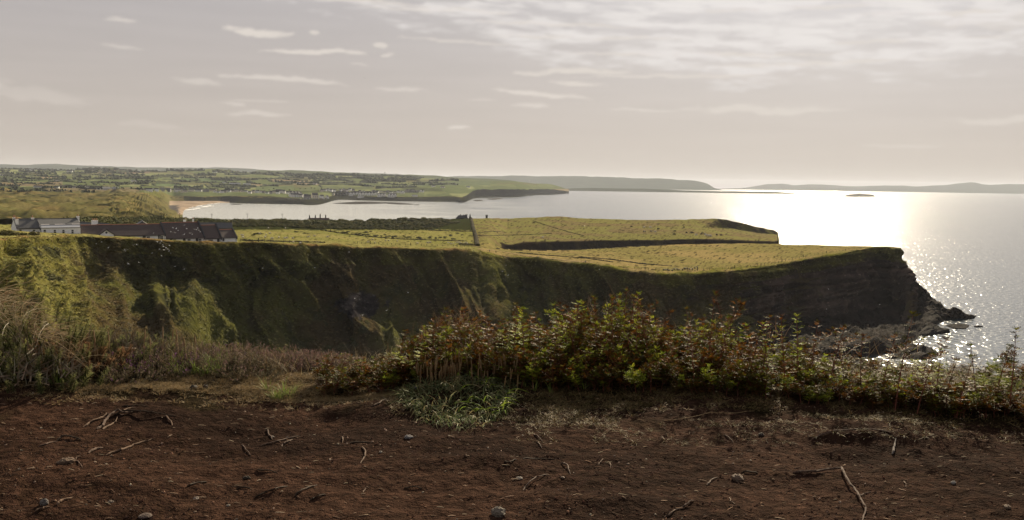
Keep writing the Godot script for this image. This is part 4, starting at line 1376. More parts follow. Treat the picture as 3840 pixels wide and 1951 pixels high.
func cottages() -> void:
	P0 = at_d(62, 880, 405.0)
	P0.y = 0.0
	var frame := Transform3D(Basis(FX, Vector3.UP, FZ), P0)
	# inn with two joined wings
	var t := base("white_inn", frame)
	tag(t, "long white two-storey inn with dark slate roof, tall chimneys and a pale lean-to roof", "house")
	var a1 := tx(150)
	var b1 := tx(301)
	var e_a := el_at(110, 856)
	var r_a := el_at(110, 832) - 0.4
	gable(t, 0, a1 - 0.06, 60.0, e_a, r_a + 1.2, 9.0, M.white, M.grey_slate)
	gable(t, a1, b1, 60.1, e_a + 0.9, r_a + 1.1, 9.0, M.white, M.grey_slate, 0.05)
	upstand(t, a1 - 0.03, e_a, r_a + 1.1, 9.0, 0.3, 0.25)
	upstand(t, b1 - 0.1, e_a + 0.6, r_a + 1.0, 9.0, 0.4, 0.3)
	boxpart(t, "gutter", Vector3(0.0, e_a - 0.28, 0.27), Vector3(a1 - 0.1, e_a - 0.1, 0.42), M.trim)
	boxpart(t, "gutter", Vector3(a1 + 0.05, e_a - 0.05, 1.32), Vector3(b1 - 0.1, e_a + 0.12, 1.48), M.trim)
	var lt := MB.new()
	var yl := e_a + 0.13
	var yh := el_at(220, 841)
	lt.quad(Vector3(a1 + 0.15, yl, 1.4), Vector3(a1 + 0.15, yh, -0.5), Vector3(b1 - 0.35, yh, -0.5), Vector3(b1 - 0.35, yl, 1.4), Color.WHITE)
	lt.quad(Vector3(a1 + 0.15, yl - 0.15, 1.4), Vector3(b1 - 0.35, yl - 0.15, 1.4), Vector3(b1 - 0.35, yh - 0.15, -0.5), Vector3(a1 + 0.15, yh - 0.15, -0.5), Color.WHITE)
	lt.quad(Vector3(a1 + 0.15, yl - 0.15, 1.4), Vector3(a1 + 0.15, yl, 1.4), Vector3(b1 - 0.35, yl, 1.4), Vector3(b1 - 0.35, yl - 0.15, 1.4), Color.WHITE)
	var lo := part(t, "lean_to_roof", lt, M.lead, "pale metal lean-to roof")
	var slope := (yh - yl) / 1.9
	for s in [[154, 186], [206, 246], [270, 300]]:
		var sk := MB.new()
		var z0 := -0.42
		sk.quad(Vector3(tx(s[0]), yl + slope * 1.35 + 0.05, 0.05), Vector3(tx(s[0]), yh + 0.05, z0), Vector3(tx(s[1]), yh + 0.05, z0), Vector3(tx(s[1]), yl + slope * 1.35 + 0.05, 0.05), Color.WHITE)
		part(lo, "skylight", sk, mat(Color(0.62, 0.56, 0.50), 0.5, 0.5))
	var fb := MB.new()      # the wall of the lower room under the lean-to
	fb.box(Vector3(a1 + 0.2, 60.2, -0.3), Vector3(b1 - 0.3, yl - 0.16, 1.2), Color.WHITE)
	part(t, "wall", fb, M.white)
	for px in [76, 127]: window(t, tx(px), el_at(px, 876), 1.0, 1.45, M.frame)
	for px in [164, 202, 234, 268]: window(t, tx(px), el_at(px, 876), 0.95, 1.5, M.frame, true, 1.2)
	for px in [215, 283]: pipe(t, tx(px), 60.5, e_a)
	pipe(t, tx(151) + 0.1, 60.5, e_a)
	chimney(t, 0.55, -2.4, e_a, el_at(62, 824), 0.9, 1.6, 2, M.white)
	chimney(t, 0.55, -6.2, e_a, el_at(60, 819), 0.9, 1.5, 2, M.white)
	chimney(t, tx(133), -4.5, r_a - 0.5, el_at(133, 819), 0.95, 0.9, 1, M.white)
	chimney(t, tx(307) - 0.2, -4.5, e_a, el_at(307, 813), 0.9, 0.9, 1, M.white)
	# cottages: name, px0, px1, eave py, ridge py, base el, depth, label
	var specs := [
		[303, 621, 883, 850, 61.5, 9.6, "long low white cottage row with brown slate roof and a gabled porch with round window"],
		[621, 768, 892, 844, 60.5, 13.0, "white cottage with the tallest and deepest brown roof between dark gable copings"],
		[769, 831, 893, 853, 60.5, 11.0, "narrow white cottage with brown roof between the tall roof and the smallest cottage"],
		[832, 889, 890, 867, 60.3, 8.0, "smallest white cottage at the end of the row beside the sheep pasture"]]
	for k in specs.size():
		var s: Array = specs[k]
		var c := base("white_cottage", frame)
		tag(c, s[6], "cottage")
		var x0 := tx(s[0]) + 0.03
		var x1 := tx(s[1]) - 0.03
		var mid: float = (s[0] + s[1]) * 0.5
		var ev := el_at(mid, s[2])
		var rg := el_at(mid, s[3])
		rg = ev + (rg - ev) * 1.12
		gable(c, x0, x1, s[4], ev, rg, s[5], M.white, M.slate, 0.3)
		upstand(c, x1 - 0.25, ev, rg, s[5], 0.55, 0.75 if k < 3 else 0.6)
		if k == 0: upstand(c, x0 + 0.2, ev, rg, s[5], 0.45, 0.4)
		boxpart(c, "gutter", Vector3(x0, ev - 0.42, 0.3), Vector3(x1 - 0.6, ev - 0.24, 0.45), M.trim)
		if k == 0:
			for px in [446, 497, 555, 605]: window(c, tx(px), ev - 2.0, 1.5, 1.45, M.frame, false)
			for px in [430, 480, 540, 597]: boxpart(c, "door", Vector3(tx(px) - 0.6, ev - 2.6, 0.004), Vector3(tx(px) + 0.6, ev - 0.45, 0.05), M.trim, "dark door")
			# porch gable with a round window
			var pb := MB.new()
			var g0 := tx(366)
			var g1 := tx(421)
			var gm := (g0 + g1) * 0.5
			var ge := el_at(393, 879)
			var ga := el_at(393, 862)
			pb.quad(Vector3(g0, 61, 1.6), Vector3(g0, ge, 1.6), Vector3(g1, ge, 1.6), Vector3(g1, 61, 1.6), Color.WHITE)
			pb.tri(Vector3(g0, ge, 1.6), Vector3(gm, ga, 1.6), Vector3(g1, ge, 1.6), Color.WHITE)
			pb.quad(Vector3(g0, 61, 1.6), Vector3(g0, 61, -0.1), Vector3(g0, ge, -0.1), Vector3(g0, ge, 1.6), Color.WHITE)
			pb.quad(Vector3(g1, 61, 1.6), Vector3(g1, ge, 1.6), Vector3(g1, ge, -0.1), Vector3(g1, 61, -0.1), Color.WHITE)
			var po := part(c, "porch", pb, M.white)
			var pr := MB.new()
			for sd in [-1.0, 1.0]:
				var ea := Vector3(gm + sd * (g1 - g0) * 0.56, ge - 0.25, 1.9)
				var ap := Vector3(gm, ga + 0.12, 1.9)
				var bk := Vector3(0, 0, -6.2)
				var up := Vector3(0, 0.18, 0)
				pr.quad(ea + up, ap + up, ap + up + bk, ea + up + bk, Color.WHITE)
				pr.quad(ea, ea + up, ap + up, ap, Color.WHITE)
				pr.quad(ea, ap, ap + bk, ea + bk, Color.WHITE)
			part(po, "roof", pr, M.slate)
			var bg := MB.new()
			for sd in [-1.0, 1.0]:
				var ea := Vector3(gm + sd * (g1 - g0) * 0.56, ge - 0.25, 1.91)
				var ap := Vector3(gm, ga + 0.12, 1.91)
				bg.quad(ea + Vector3(0, 0.2, 0), ap + Vector3(0, 0.2, 0), ap - Vector3(0, 0.22, 0), ea - Vector3(0, 0.18, 0), Color.WHITE)
			part(po, "bargeboard", bg, M.trim)
			var rw := MB.new()
			var ce := Vector3(gm, el_at(393, 872), 1.62)
			var ring := []
			for q in 17: ring.append(ce + Vector3(cos(TAU * q / 16.0), sin(TAU * q / 16.0), 0) * 0.36)
			var rad := []
			for q in 17: rad.append(0.06)
			rw.tube(ring, rad, 5, Color.WHITE, false)
			var wo := part(po, "round_window", rw, M.trim)
			var gl := MB.new()
			for q in 16: gl.tri(ce, ring[q + 1], ring[q], Color.WHITE)
			part(wo, "pane", gl, M.glass)
			boxpart(po, "door", Vector3(gm - 0.9, 61, 1.604), Vector3(gm + 0.9, el_at(393, 886), 1.65), M.trim, "dark porch door")
		elif k == 1:
			for px in [653, 708, 749]: window(c, tx(px), ev - 1.9, 1.4, 1.4, M.frame, false)
			for px in [640, 690, 738]: boxpart(c, "door", Vector3(tx(px) - 0.55, ev - 2.6, 0.004), Vector3(tx(px) + 0.55, ev - 0.45, 0.05), M.trim, "dark door")
		elif k == 2:
			window(c, tx(789), ev - 1.9, 2.1, 1.4, M.frame, false)
			boxpart(c, "door", Vector3(tx(818) - 0.55, ev - 2.6, 0.004), Vector3(tx(818) + 0.55, ev - 0.45, 0.05), M.trim, "dark door")
		else:
			window(c, tx(837), ev - 1.6, 0.8, 1.3, M.trim, false)
		pipe(c, x1 - 0.5, s[4] + 0.5, ev - 0.3)
	# buildings behind the row
	var back := func(px: float, z: float) -> Transform3D:
		var p := P0 + FX * tx(px) - FZ * z
		return Transform3D(Basis(FX, Vector3.UP, FZ) * Basis(Vector3.UP, deg_to_rad(-70.0)), p)
	var sh := base("shed", back.call(352, 24.0))
	tag(sh, "shed with a broad pale gable wall and grey roof rising behind the cottage row", "shed")
	gable(sh, -5.0, 14.0, 62.0, 67.6, 70.9, 10.0, M.white, M.grey_slate, 0.2)
	var hs := base("house", Transform3D(Basis(FX, Vector3.UP, FZ), P0 + FX * tx(398) - FZ * 16.0))
	tag(hs, "low dark-roofed house behind the cottages with a white chimney of three pots", "house")
	gable(hs, -4.0, 2.0, 62.0, 66.8, 69.4, 7.0, M.white, M.grey_slate, 0.2)
	chimney(hs, tx(410) - tx(398), -3.5, 66.0, el_at(410, 838) + 0.35, 2.3, 0.9, 3, M.white)
	var bn := base("barn", Transform3D(Basis(FX, Vector3.UP, FZ) * Basis(Vector3.UP, deg_to_rad(75.0)), P0 + FX * tx(664) - FZ * 30.0))
	tag(bn, "black-roofed barn gable showing above the cottage roofs", "barn")
	gable(bn, -8.0, 2.0, 62.0, 68.5, 71.2, 8.0, M.grey_slate, M.trim, 0.3)
	# old grey house with hipped roof, beyond the small cottage
	var fp := at_d(800, 850, 520.0)
	fp.y = 0.0
	var og := base("stone_house", Transform3D(Basis(Vector3.UP, deg_to_rad(18.0)), fp))
	tag(og, "old grey stone house with long slate roof and white chimneys in front of the scrub", "house")
	gable(og, -10.5, 9.0, 57.0, 64.6, 67.0, 8.0, M.grey_slate, M.grey_slate, 0.2)
	gable(og, -15.0, -10.6, 57.0, 64.2, 67.6, 7.0, M.white, M.grey_slate, 0.2)
	chimney(og, -9.6, -4.0, 64.5, 69.0, 0.9, 0.9, 1, M.white)
	chimney(og, -13.6, -3.5, 64.5, 68.6, 1.3, 0.9, 0, M.white)
	# manor among the trees
	var mp := at_d(1198, 828, 900.0)
	var mh := base("manor_house", Transform3D(Basis(Vector3.UP, deg_to_rad(12.0)), Vector3(mp.x, mp.y - 5.0, mp.z)))
	tag(mh, "brown manor roof with four tall chimney stacks rising out of the scrub", "house")
	gable(mh, -9.5, 8.5, 0.0, 4.6, 7.0, 8.0, M.upstand, M.slate, 0.3)
	for q in [[-8.6, 9.4], [-3.6, 9.6], [0.6, 10.5], [5.4, 9.8]]: chimney(mh, q[0], -4.0, 4.0, q[1], 0.95, 0.9, 1, M.upstand)
	# the spired mansion on the crest
	var sp := at_d(1745, 819, 1300.0)
	var sm := base("mansion", Transform3D(Basis(Vector3.UP, deg_to_rad(8.0)), Vector3(sp.x, sp.y - 5.0, sp.z)))
	tag(sm, "dark silhouetted mansion with gables, chimneys and a pointed turret on the crest", "house")
	var hip := MB.new()
	for z in [-8.5, 0.5]:
		hip.quad(Vector3(-12, 5.2, z), Vector3(-8.2, 8.8, -4), Vector3(2.2, 8.6, -4), Vector3(3.2, 5.2, z), Color.WHITE)
	hip.tri(Vector3(-12, 5.2, 0.5), Vector3(-8.2, 8.8, -4), Vector3(-12, 5.2, -8.5), Color.WHITE)
	hip.tri(Vector3(3.2, 5.2, 0.5), Vector3(3.2, 5.2, -8.5), Vector3(2.2, 8.6, -4), Color.WHITE)
	part(sm, "roof", hip, M.trim)
	boxpart(sm, "wall", Vector3(-11.6, 0, -8.1), Vector3(2.9, 5.3, 0.1), M.upstand)
	gable(sm, -1.0, 2.6, 0.05, 6.0, 8.9, 8.0, M.upstand, M.trim, 0.1)
	for q in [[-6.0, 10.2], [-2.4, 9.6], [0.2, 10.0], [2.4, 10.3]]: chimney(sm, q[0], -4.0, 4.0, q[1], 0.9, 0.9, 1, M.upstand)
	var tu := MB.new()
	tu.tube([Vector3(6.4, 0, -3), Vector3(6.4, 5.6, -3)], [1.2, 1.2], 10, Color.WHITE)
	tu.tube([Vector3(6.4, 5.55, -3), Vector3(6.4, 11.2, -3)], [1.5, 0.05], 10, Color.WHITE)
	part(sm, "turret", tu, M.upstand)
	boxpart(sm, "wing", Vector3(3.1, 0, -7.5), Vector3(10.5, 5.0, -1.0), M.upstand)
	var kp := at_d(1825, 815, 1290.0)
	var kb := MB.new()
	kb.box(Vector3(-1.3, -2, -1.3), Vector3(1.3, 2.6, 1.3), Color(0.03, 0.028, 0.028))
	kb.box(Vector3(-1.5, 2.2, -1.5), Vector3(-0.4, 3.1, 1.5), Color(0.03, 0.028, 0.028))
	kb.box(Vector3(0.4, 2.25, -1.5), Vector3(1.5, 3.1, 1.5), Color(0.03, 0.028, 0.028))
	tag(put("tower", kb.mesh(M.plain), self, Transform3D(Basis(), kp)), "small square dark tower standing on the crest of the headland", "tower")

# ------------------------------------------------------------------ the village across the bay
func far_house(px: float, py: float, w_px: float, h_px: float, turn: float, wall: Color, roof: Color, label: String, group: String, wins := 0) -> Node3D:
	var p := on(L2, px, py)
	var k := p.distance_to(Vector3(0, EYE, 0)) / F
	var w := w_px * k
	var h := h_px * k
	var d := minf(w, h * 1.1)
	var face := atan2(-p.x, -p.z) + turn
	var o := base("house", Transform3D(Basis(Vector3.UP, face), p + Vector3(0, -0.2 * h, 0)))
	tag(o, label, "house", group)
	var b := MB.new()
	var e := h * 0.78
	var r := h * 1.2
	b.quad(Vector3(-w / 2, 0, d / 2), Vector3(-w / 2, e, d / 2), Vector3(w / 2, e, d / 2), Vector3(w / 2, 0, d / 2), wall)
	b.quad(Vector3(-w / 2, 0, -d / 2), Vector3(w / 2, 0, -d / 2), Vector3(w / 2, e, -d / 2), Vector3(-w / 2, e, -d / 2), wall)
	for s in [-1.0, 1.0]:
		b.quad(Vector3(s * w / 2, 0, d / 2), Vector3(s * w / 2, 0, -d / 2), Vector3(s * w / 2, e, -d / 2), Vector3(s * w / 2, e, d / 2), wall)
		b.tri(Vector3(s * w / 2, e, d / 2), Vector3(s * w / 2, e, -d / 2), Vector3(s * w / 2, r, 0), wall)
	part(o, "wall", b, M.render)
	var q := MB.new()
	for s in [-1.0, 1.0]:
		q.quad(Vector3(-w / 2 - 0.3, e - 0.3, s * (d / 2 + 0.4)), Vector3(-w / 2 - 0.3, r + 0.25, 0), Vector3(w / 2 + 0.3, r + 0.25, 0), Vector3(w / 2 + 0.3, e - 0.3, s * (d / 2 + 0.4)), roof)
	if wins > 1:      # dormers or gablets
		for g in int(w_px / 9.0):
			var x := -w / 2 + (g + 0.5) * w / int(w_px / 9.0)
			var gw := w / int(w_px / 9.0) * 0.36
			q.tri(Vector3(x - gw, e * 0.98, d / 2 + 0.5), Vector3(x, r * 0.93, d / 2 + 0.5), Vector3(x + gw, e * 0.98, d / 2 + 0.5), wall)
			q.quad(Vector3(x - gw, e * 0.98, d / 2 + 0.5), Vector3(x, r * 0.93, d / 2 + 0.5), Vector3(x, r * 0.93, 0), Vector3(x - gw, e * 0.98, 0), roof)
			q.quad(Vector3(x + gw, e * 0.98, d / 2 + 0.5), Vector3(x + gw, e * 0.98, 0), Vector3(x, r * 0.93, 0), Vector3(x, r * 0.93, d / 2 + 0.5), roof)
	part(o, "roof", q, M.plain)
	if wins > 0:
		for f in 2:
			for g in maxi(2, int(w_px / 6.0)):
				var x := -w / 2 + (g + 0.5) * w / maxi(2, int(w_px / 6.0))
				boxpart(o, "window", Vector3(x - w_px * 0.03 * k - 0.5, e * (0.14 + 0.42 * f), d / 2 + 0.02), Vector3(x + w_px * 0.03 * k + 0.5, e * (0.14 + 0.42 * f) + e * 0.24, d / 2 + 0.1), M.glass)
	return o

func village() -> void:
	var wh := Color(0.76, 0.75, 0.73)
	var cr := Color(0.60, 0.54, 0.45)
	var gr := Color(0.26, 0.25, 0.24)
	var rf := Color(0.045, 0.042, 0.045)
	var walls := [wh, wh, cr, gr, wh]
	var vg := "houses of the village across the bay"
	# terraces: px0, px1, py, count, height px, windows, label
	for r in [
			[650, 812, 719, 6, 8.0, 0, "long dark-roofed house with white gable in the terrace nearest the dunes"],
			[525, 640, 716, 5, 8.0, 0, "white gabled villa beside the long terrace above the dunes"],
			[125, 385, 704, 8, 6.0, 0, "dark-roofed bungalow lined up behind the stubble field"],
			[800, 930, 722, 10, 7.5, 0, "small house in the village street above the links"],
			[930, 1060, 725, 10, 8.0, 0, "small house in the village street above the low cliff"],
			[1060, 1130, 728, 6, 9.0, 0, "pale house on the village slope behind the sea front"],
			[1085, 1155, 741, 4, 11.0, 1, "white terraced house on the village sea front"],
			[1200, 1330, 717, 11, 7.0, 0, "grey gabled house in the uppermost street of the village"],
			[1240, 1420, 729, 13, 8.0, 0, "grey house above the harbour slope"],
			[1330, 1500, 724, 13, 7.0, 0, "small house in the back street above the harbour terraces"],
			[1500, 1590, 723, 5, 8.0, 2, "white gabled terrace house in the last upper row of the village"]]:
		for k in r[3]:
			var px: float = lerpf(r[0], r[1], (k + 0.5) / r[3])
			var w: float = (r[1] - r[0]) / float(r[3]) * rng.randf_range(0.72, 0.98)
			far_house(px, r[2] + rng.randf_range(-2.5, 2.5), w, r[4] * rng.randf_range(1.0, 1.5), rng.randf_range(-0.5, 0.9), jit(walls[rng.randi() % 5], 0.12), jit(rf, 0.3), r[6], vg, r[5])
	for q in [[1360, 733], [1395, 733], [1432, 737], [1470, 738], [1325, 733]]:
		far_house(q[0], q[1], 33, 12, 0.15, wh, rf, "tall white gabled terrace block above the harbour", vg, 2)
	far_house(1180, 743, 22, 19, 0.2, cr, rf, "tallest cream building on the village sea front", "", 1)
	far_house(1152, 744, 24, 14, 0.2, gr, rf, "broad grey building beside the tallest sea-front building", "", 1)
	far_house(1205, 744, 16, 13, 0.5, wh, rf, "white hotel wing on the seaward side of the tallest building", "", 1)
	far_house(1226, 744, 10, 11, 0.7, wh, rf, "last white house of the sea front at the village point", "", 1)
	far_house(1045, 724, 24, 13, 0.3, wh, rf, "white block of flats higher up in the village", "", 1)
	far_house(398, 713, 26, 11, 0.4, wh, gr, "large white farmhouse beside the stubble field", "", 1)
	far_house(432, 713, 22, 11, -0.3, wh, gr, "second white farmhouse wing beside the stubble field", "", 1)
	far_house(372, 713, 16, 9, 0.1, wh, rf, "white cottage with dark roof touching the large farmhouse", "")
	far_house(330, 712, 50, 5, 0.1, rf, rf, "long low dark barn beside the white farmhouses", "")
	far_house(880, 692, 40, 5, 0.05, gr, Color(0.4, 0.4, 0.42), "long grey farm shed on the slope above the village", "")
	far_house(925, 694, 26, 5, 0.05, gr, Color(0.42, 0.42, 0.44), "shorter grey farm shed below the long one", "")
	for q in [[260, 646], [8, 660], [20, 698], [210, 681], [300, 683], [455, 637], [500, 681], [805, 648], [1037, 682], [1120, 690], [1180, 692], [1625, 701], [1660, 704], [1755, 703], [840, 687], [120, 641]]:
		far_house(q[0], q[1], rng.randf_range(12, 20), rng.randf_range(4.5, 6.5), rng.randf_range(-0.6, 0.8), jit(wh, 0.15), jit(rf, 0.4), "lone white farmhouse among the far fields", "scattered farmhouses")
	far_house(1353, 742, 24, 6, 0.2, wh, gr, "low white boathouse at the water of the harbour", "")
	far_house(1555, 737, 22, 6, 0.1, wh, gr, "white bungalow alone beyond the harbour terraces", "")
	for k in 40:      # cars parked along the sea front
		var px := 1075.0 + k * 3.9 + rng.randf_range(-1, 1)
		var p := on(L2, px, 747.0)
		var b := MB.new()
		var cc: Color = [Color(0.5, 0.5, 0.52), Color(0.6, 0.6, 0.6), Color(0.12, 0.13, 0.16), Color(0.25, 0.06, 0.05), Color(0.05, 0.1, 0.3)][rng.randi() % 5]
		var pf := PackedVector2Array([Vector2(-2.1, 0.3), Vector2(-2.1, 0.95), Vector2(-1.3, 1.05), Vector2(-0.8, 1.5), Vector2(0.7, 1.5), Vector2(1.3, 1.0), Vector2(2.1, 0.85), Vector2(2.1, 0.3)])
		for s in 8:
			var a := pf[s]
			var e := pf[(s + 1) % 8]
			b.quad(Vector3(a.x, a.y, 0.85), Vector3(e.x, e.y, 0.85), Vector3(e.x, e.y, -0.85), Vector3(a.x, a.y, -0.85), cc if s in [0, 1, 5, 6, 7, 3] else Color(0.03, 0.03, 0.04))
			if s > 0 and s < 7:
				b.tri(Vector3(-2.1, 0.3, 0.85), Vector3(a.x, a.y, 0.85), Vector3(e.x, e.y, 0.85), cc)
				b.tri(Vector3(-2.1, 0.3, -0.85), Vector3(e.x, e.y, -0.85), Vector3(a.x, a.y, -0.85), cc)
		for wx in [-1.3, 1.3]:
			b.tube([Vector3(wx, 0.32, -0.87), Vector3(wx, 0.32, 0.87)], [0.32, 0.32], 8, Color(0.02, 0.02, 0.02))
		tag(put("parked_car", b.mesh(M.sheen), self, Transform3D(Basis(Vector3.UP, 0.4 + rng.randf_range(-0.2, 0.2)), p)), "tiny car parked along the village sea front", "car", "cars on the village sea front")
	# turbines and the mast on the skyline
	var tb := MB.new()
	tb.tube([Vector3.ZERO, Vector3(0, 1, 0)], [0.022, 0.013], 8, Color(0.42, 0.42, 0.42))
	var nb := MB.new()
	nb.box(Vector3(-0.015, 0.985, -0.03), Vector3(0.015, 1.015, 0.04), Color(0.42, 0.42, 0.42))
	var bb := MB.new()
	bb.blade(Vector3.ZERO, Vector3.UP, Vector3.RIGHT, 0.55, 0.05, Vector3.ZERO, 3, Color(0.42, 0.42, 0.42))
	bb.blade(Vector3(0, 0, 0.006), Vector3.UP, Vector3.BACK, 0.55, 0.03, Vector3.ZERO, 3, Color(0.42, 0.42, 0.42))
	var tm := tb.mesh(M.plain)
	var nm := nb.mesh(M.plain)
	var bm := bb.mesh(M.plain)
	for q in [[1184, 648, 24, 9000, 0.3], [1235, 648, 16, 9500, 0.9], [1288, 650, 10, 11000, 0.1], [1549, 658, 25, 9000, 0.5], [1563, 658, 10, 11000, 0.7], [1485, 655, 10, 11500, 0.2], [1525, 657, 10, 12000, 1.1], [1587, 658, 10, 12000, 0.4], [1605, 659, 10, 12000, 0.8], [1633, 660, 11, 12500, 0.2], [1650, 661, 10, 12500, 1.3], [1686, 663, 12, 12500, 0.6], [1704, 664, 11, 13000, 0.9], [1727, 665, 14, 13000, 0.1], [556, 640, 15, 9000, 0.8], [509, 638, 14, 9000, 0.3], [1985, 685, 14, 9000, 0.7]]:
		var p := at_d(q[0], q[1] + 1.5, q[3] - 150.0)
		var o := base("wind_turbine", Transform3D(Basis(Vector3.UP, rng.randf_range(-0.5, 0.5)).scaled(Vector3.ONE * q[2] * 0.66 * q[3] / F), p))
		tag(o, "pale wind turbine on the skyline behind the village", "wind turbine", "wind turbines on the skyline")
		put("tower", tm, o)
		put("nacelle", nm, o)
		for k in 3:
			put("blade", bm, o, Transform3D(Basis(Vector3.BACK, q[4] + k * TAU / 3.0), Vector3(0, 1, 0.05)))
	var mp := at_d(1443, 660, 6900.0)
	var ms := base("radio_mast", Transform3D(Basis(), mp))
	tag(ms, "dark lattice mast with a thick head on the village hill", "mast")
	var b1 := MB.new()
	b1.tube([Vector3(0, -4, 0), Vector3(0, 22, 0)], [1.4, 1.0], 6, Color(0.05, 0.05, 0.05))
	put("pole", b1.mesh(M.plain), ms)
	var b2 := MB.new()
	b2.tube([Vector3(0, 12, 0), Vector3(0, 15, 0)], [3.0, 3.0], 8, Color(0.05, 0.05, 0.05))
	b2.tube([Vector3(0, 20, 0), Vector3(0, 26, 0)], [2.6, 2.6], 8, Color(0.05, 0.05, 0.05))
	put("antenna_head", b2.mesh(M.plain), ms)

# ------------------------------------------------------------------ trees and scrub
func crown_mesh(n: int, leaf: float, col: Color, flat: float) -> MB:
	# a bumpy core with leaf-sized faces spread through and over it
	var b := MB.new()
	for k in 5:
		var an := rng.randf() * TAU
		b.blob(Vector3(cos(an) * 0.45, 0.4 * flat + rng.randf_range(0.0, 0.25) * flat, sin(an) * 0.45), Vector3(0.5, 0.42 * flat, 0.5), 0.2, rng, col * 0.85, 4, 6)
	for k in n:
		var d := Vector3(rng.randfn(), absf(rng.randfn()) * 0.9 + 0.05, rng.randfn()).normalized()
		var s := rng.randf_range(0.72, 1.04) * (1.0 + 0.16 * sin(d.x * 6.0 + d.z * 5.0))
		var p := Vector3(d.x * s, d.y * s * flat + 0.1, d.z * s)
		var a := Vector3(rng.randfn(), rng.randfn(), rng.randfn()).normalized() * leaf
		var e := a.cross(d).normalized() * leaf
		b.quad(p - a, p + e, p + a, p - e, jit(col, 0.35))
	return b

func tree_proto(kind: String, n: int, leaf: float, col: Color, flat: float, trunk: float) -> Node3D:
	var o := Node3D.new()
	o.name = kind
	var t := MB.new()
	t.tube([Vector3(0, -0.3, 0), Vector3(0.02, trunk * 0.6, 0.01), Vector3(0.05, trunk + 0.3, 0.0)], [0.10, 0.07, 0.04], 6, Color(0.05, 0.04, 0.03))
	t.tube([Vector3(0.02, trunk * 0.5, 0.01), Vector3(0.3, trunk + 0.35, 0.15)], [0.05, 0.02], 5, Color(0.05, 0.04, 0.03))
	t.tube([Vector3(0.02, trunk * 0.6, 0.01), Vector3(-0.28, trunk + 0.3, -0.1)], [0.05, 0.02], 5, Color(0.05, 0.04, 0.03))
	put("trunk", t.mesh(M.stem), o)
	put("crown", crown_mesh(n, leaf, col, flat).mesh(M.crown), o, Transform3D(Basis(), Vector3(0, trunk, 0)))
	return o

func far_trees() -> void:
	var protos := []
	for k in 4: protos.append(tree_proto("tree", 170, 0.13, [Color(0.024, 0.03, 0.016), Color(0.03, 0.036, 0.018), Color(0.022, 0.027, 0.016), Color(0.036, 0.038, 0.02)][k], rng.randf_range(0.75, 1.0), 0.25))
	var spots := []
	for r in [[0, 232, 634, 30, 8, 3.0, "tree in the long dark wood on the skyline ridge"], [232, 340, 636, 10, 5, 2.0, "tree at the thin end of the skyline wood"],
			[322, 372, 638, 14, 13, 1.5, "tree of the first rounded copse on the skyline"], [384, 440, 638, 15, 13, 1.5, "tree of the second rounded copse on the skyline"],
			[0, 225, 716, 34, 11, 8.0, "tree of the dense wood beside the stubble field"], [65, 90, 722, 4, 14, 2.0, "large tree standing out from the front of the dense wood"],
			[640, 700, 637, 8, 5, 1.5, "tree along the upper hedge of the far hill"], [60, 420, 692, 22, 7, 4.0, "tree among the houses behind the stubble field"],
			[0, 75, 658, 12, 7, 3.0, "tree round the farm below the skyline wood"], [420, 560, 688, 9, 6, 4.0, "tree in the hedges above the villas"],
			[880, 930, 646, 6, 4, 1.0, "tree on the end of the far hill"], [600, 660, 712, 5, 7, 2.0, "tree behind the first villas"], [730, 760, 712, 3, 9, 1.5, "tree behind the long terrace"],
			[950, 1230, 712, 14, 6, 5.0, "tree among the village roofs"], [350, 385, 712, 4, 8, 1.0, "tree beside the white farmhouses"], [1150, 1330, 670, 16, 6, 6.0, "tree on the scrubby hillside above the village"],
			[1390, 1600, 690, 14, 6, 8.0, "bush on the slope behind the harbour"], [250, 330, 672, 10, 6, 5.0, "tree in the wooded dip between the far fields"], [590, 700, 665, 12, 6, 6.0, "tree on the wooded bank between the far fields"]]:
		for k in r[3]:
			var px: float = lerpf(r[0], r[1], (k + rng.randf()) / r[3])
			var py: float = r[2] + rng.randf_range(-r[5], r[5])
			var p := on(L2, px, py)
			var s: float = r[4] * rng.randf_range(0.7, 1.2) * p.distance_to(Vector3(0, EYE, 0)) / F
			var t := Transform3D(Basis(Vector3.UP, rng.randf() * TAU).scaled(Vector3(s, s, s) * 0.52), p)
			var o := copy(protos[rng.randi() % 4], "tree", t)
			tag(o, r[6], "tree", "trees of the farmland across the bay")

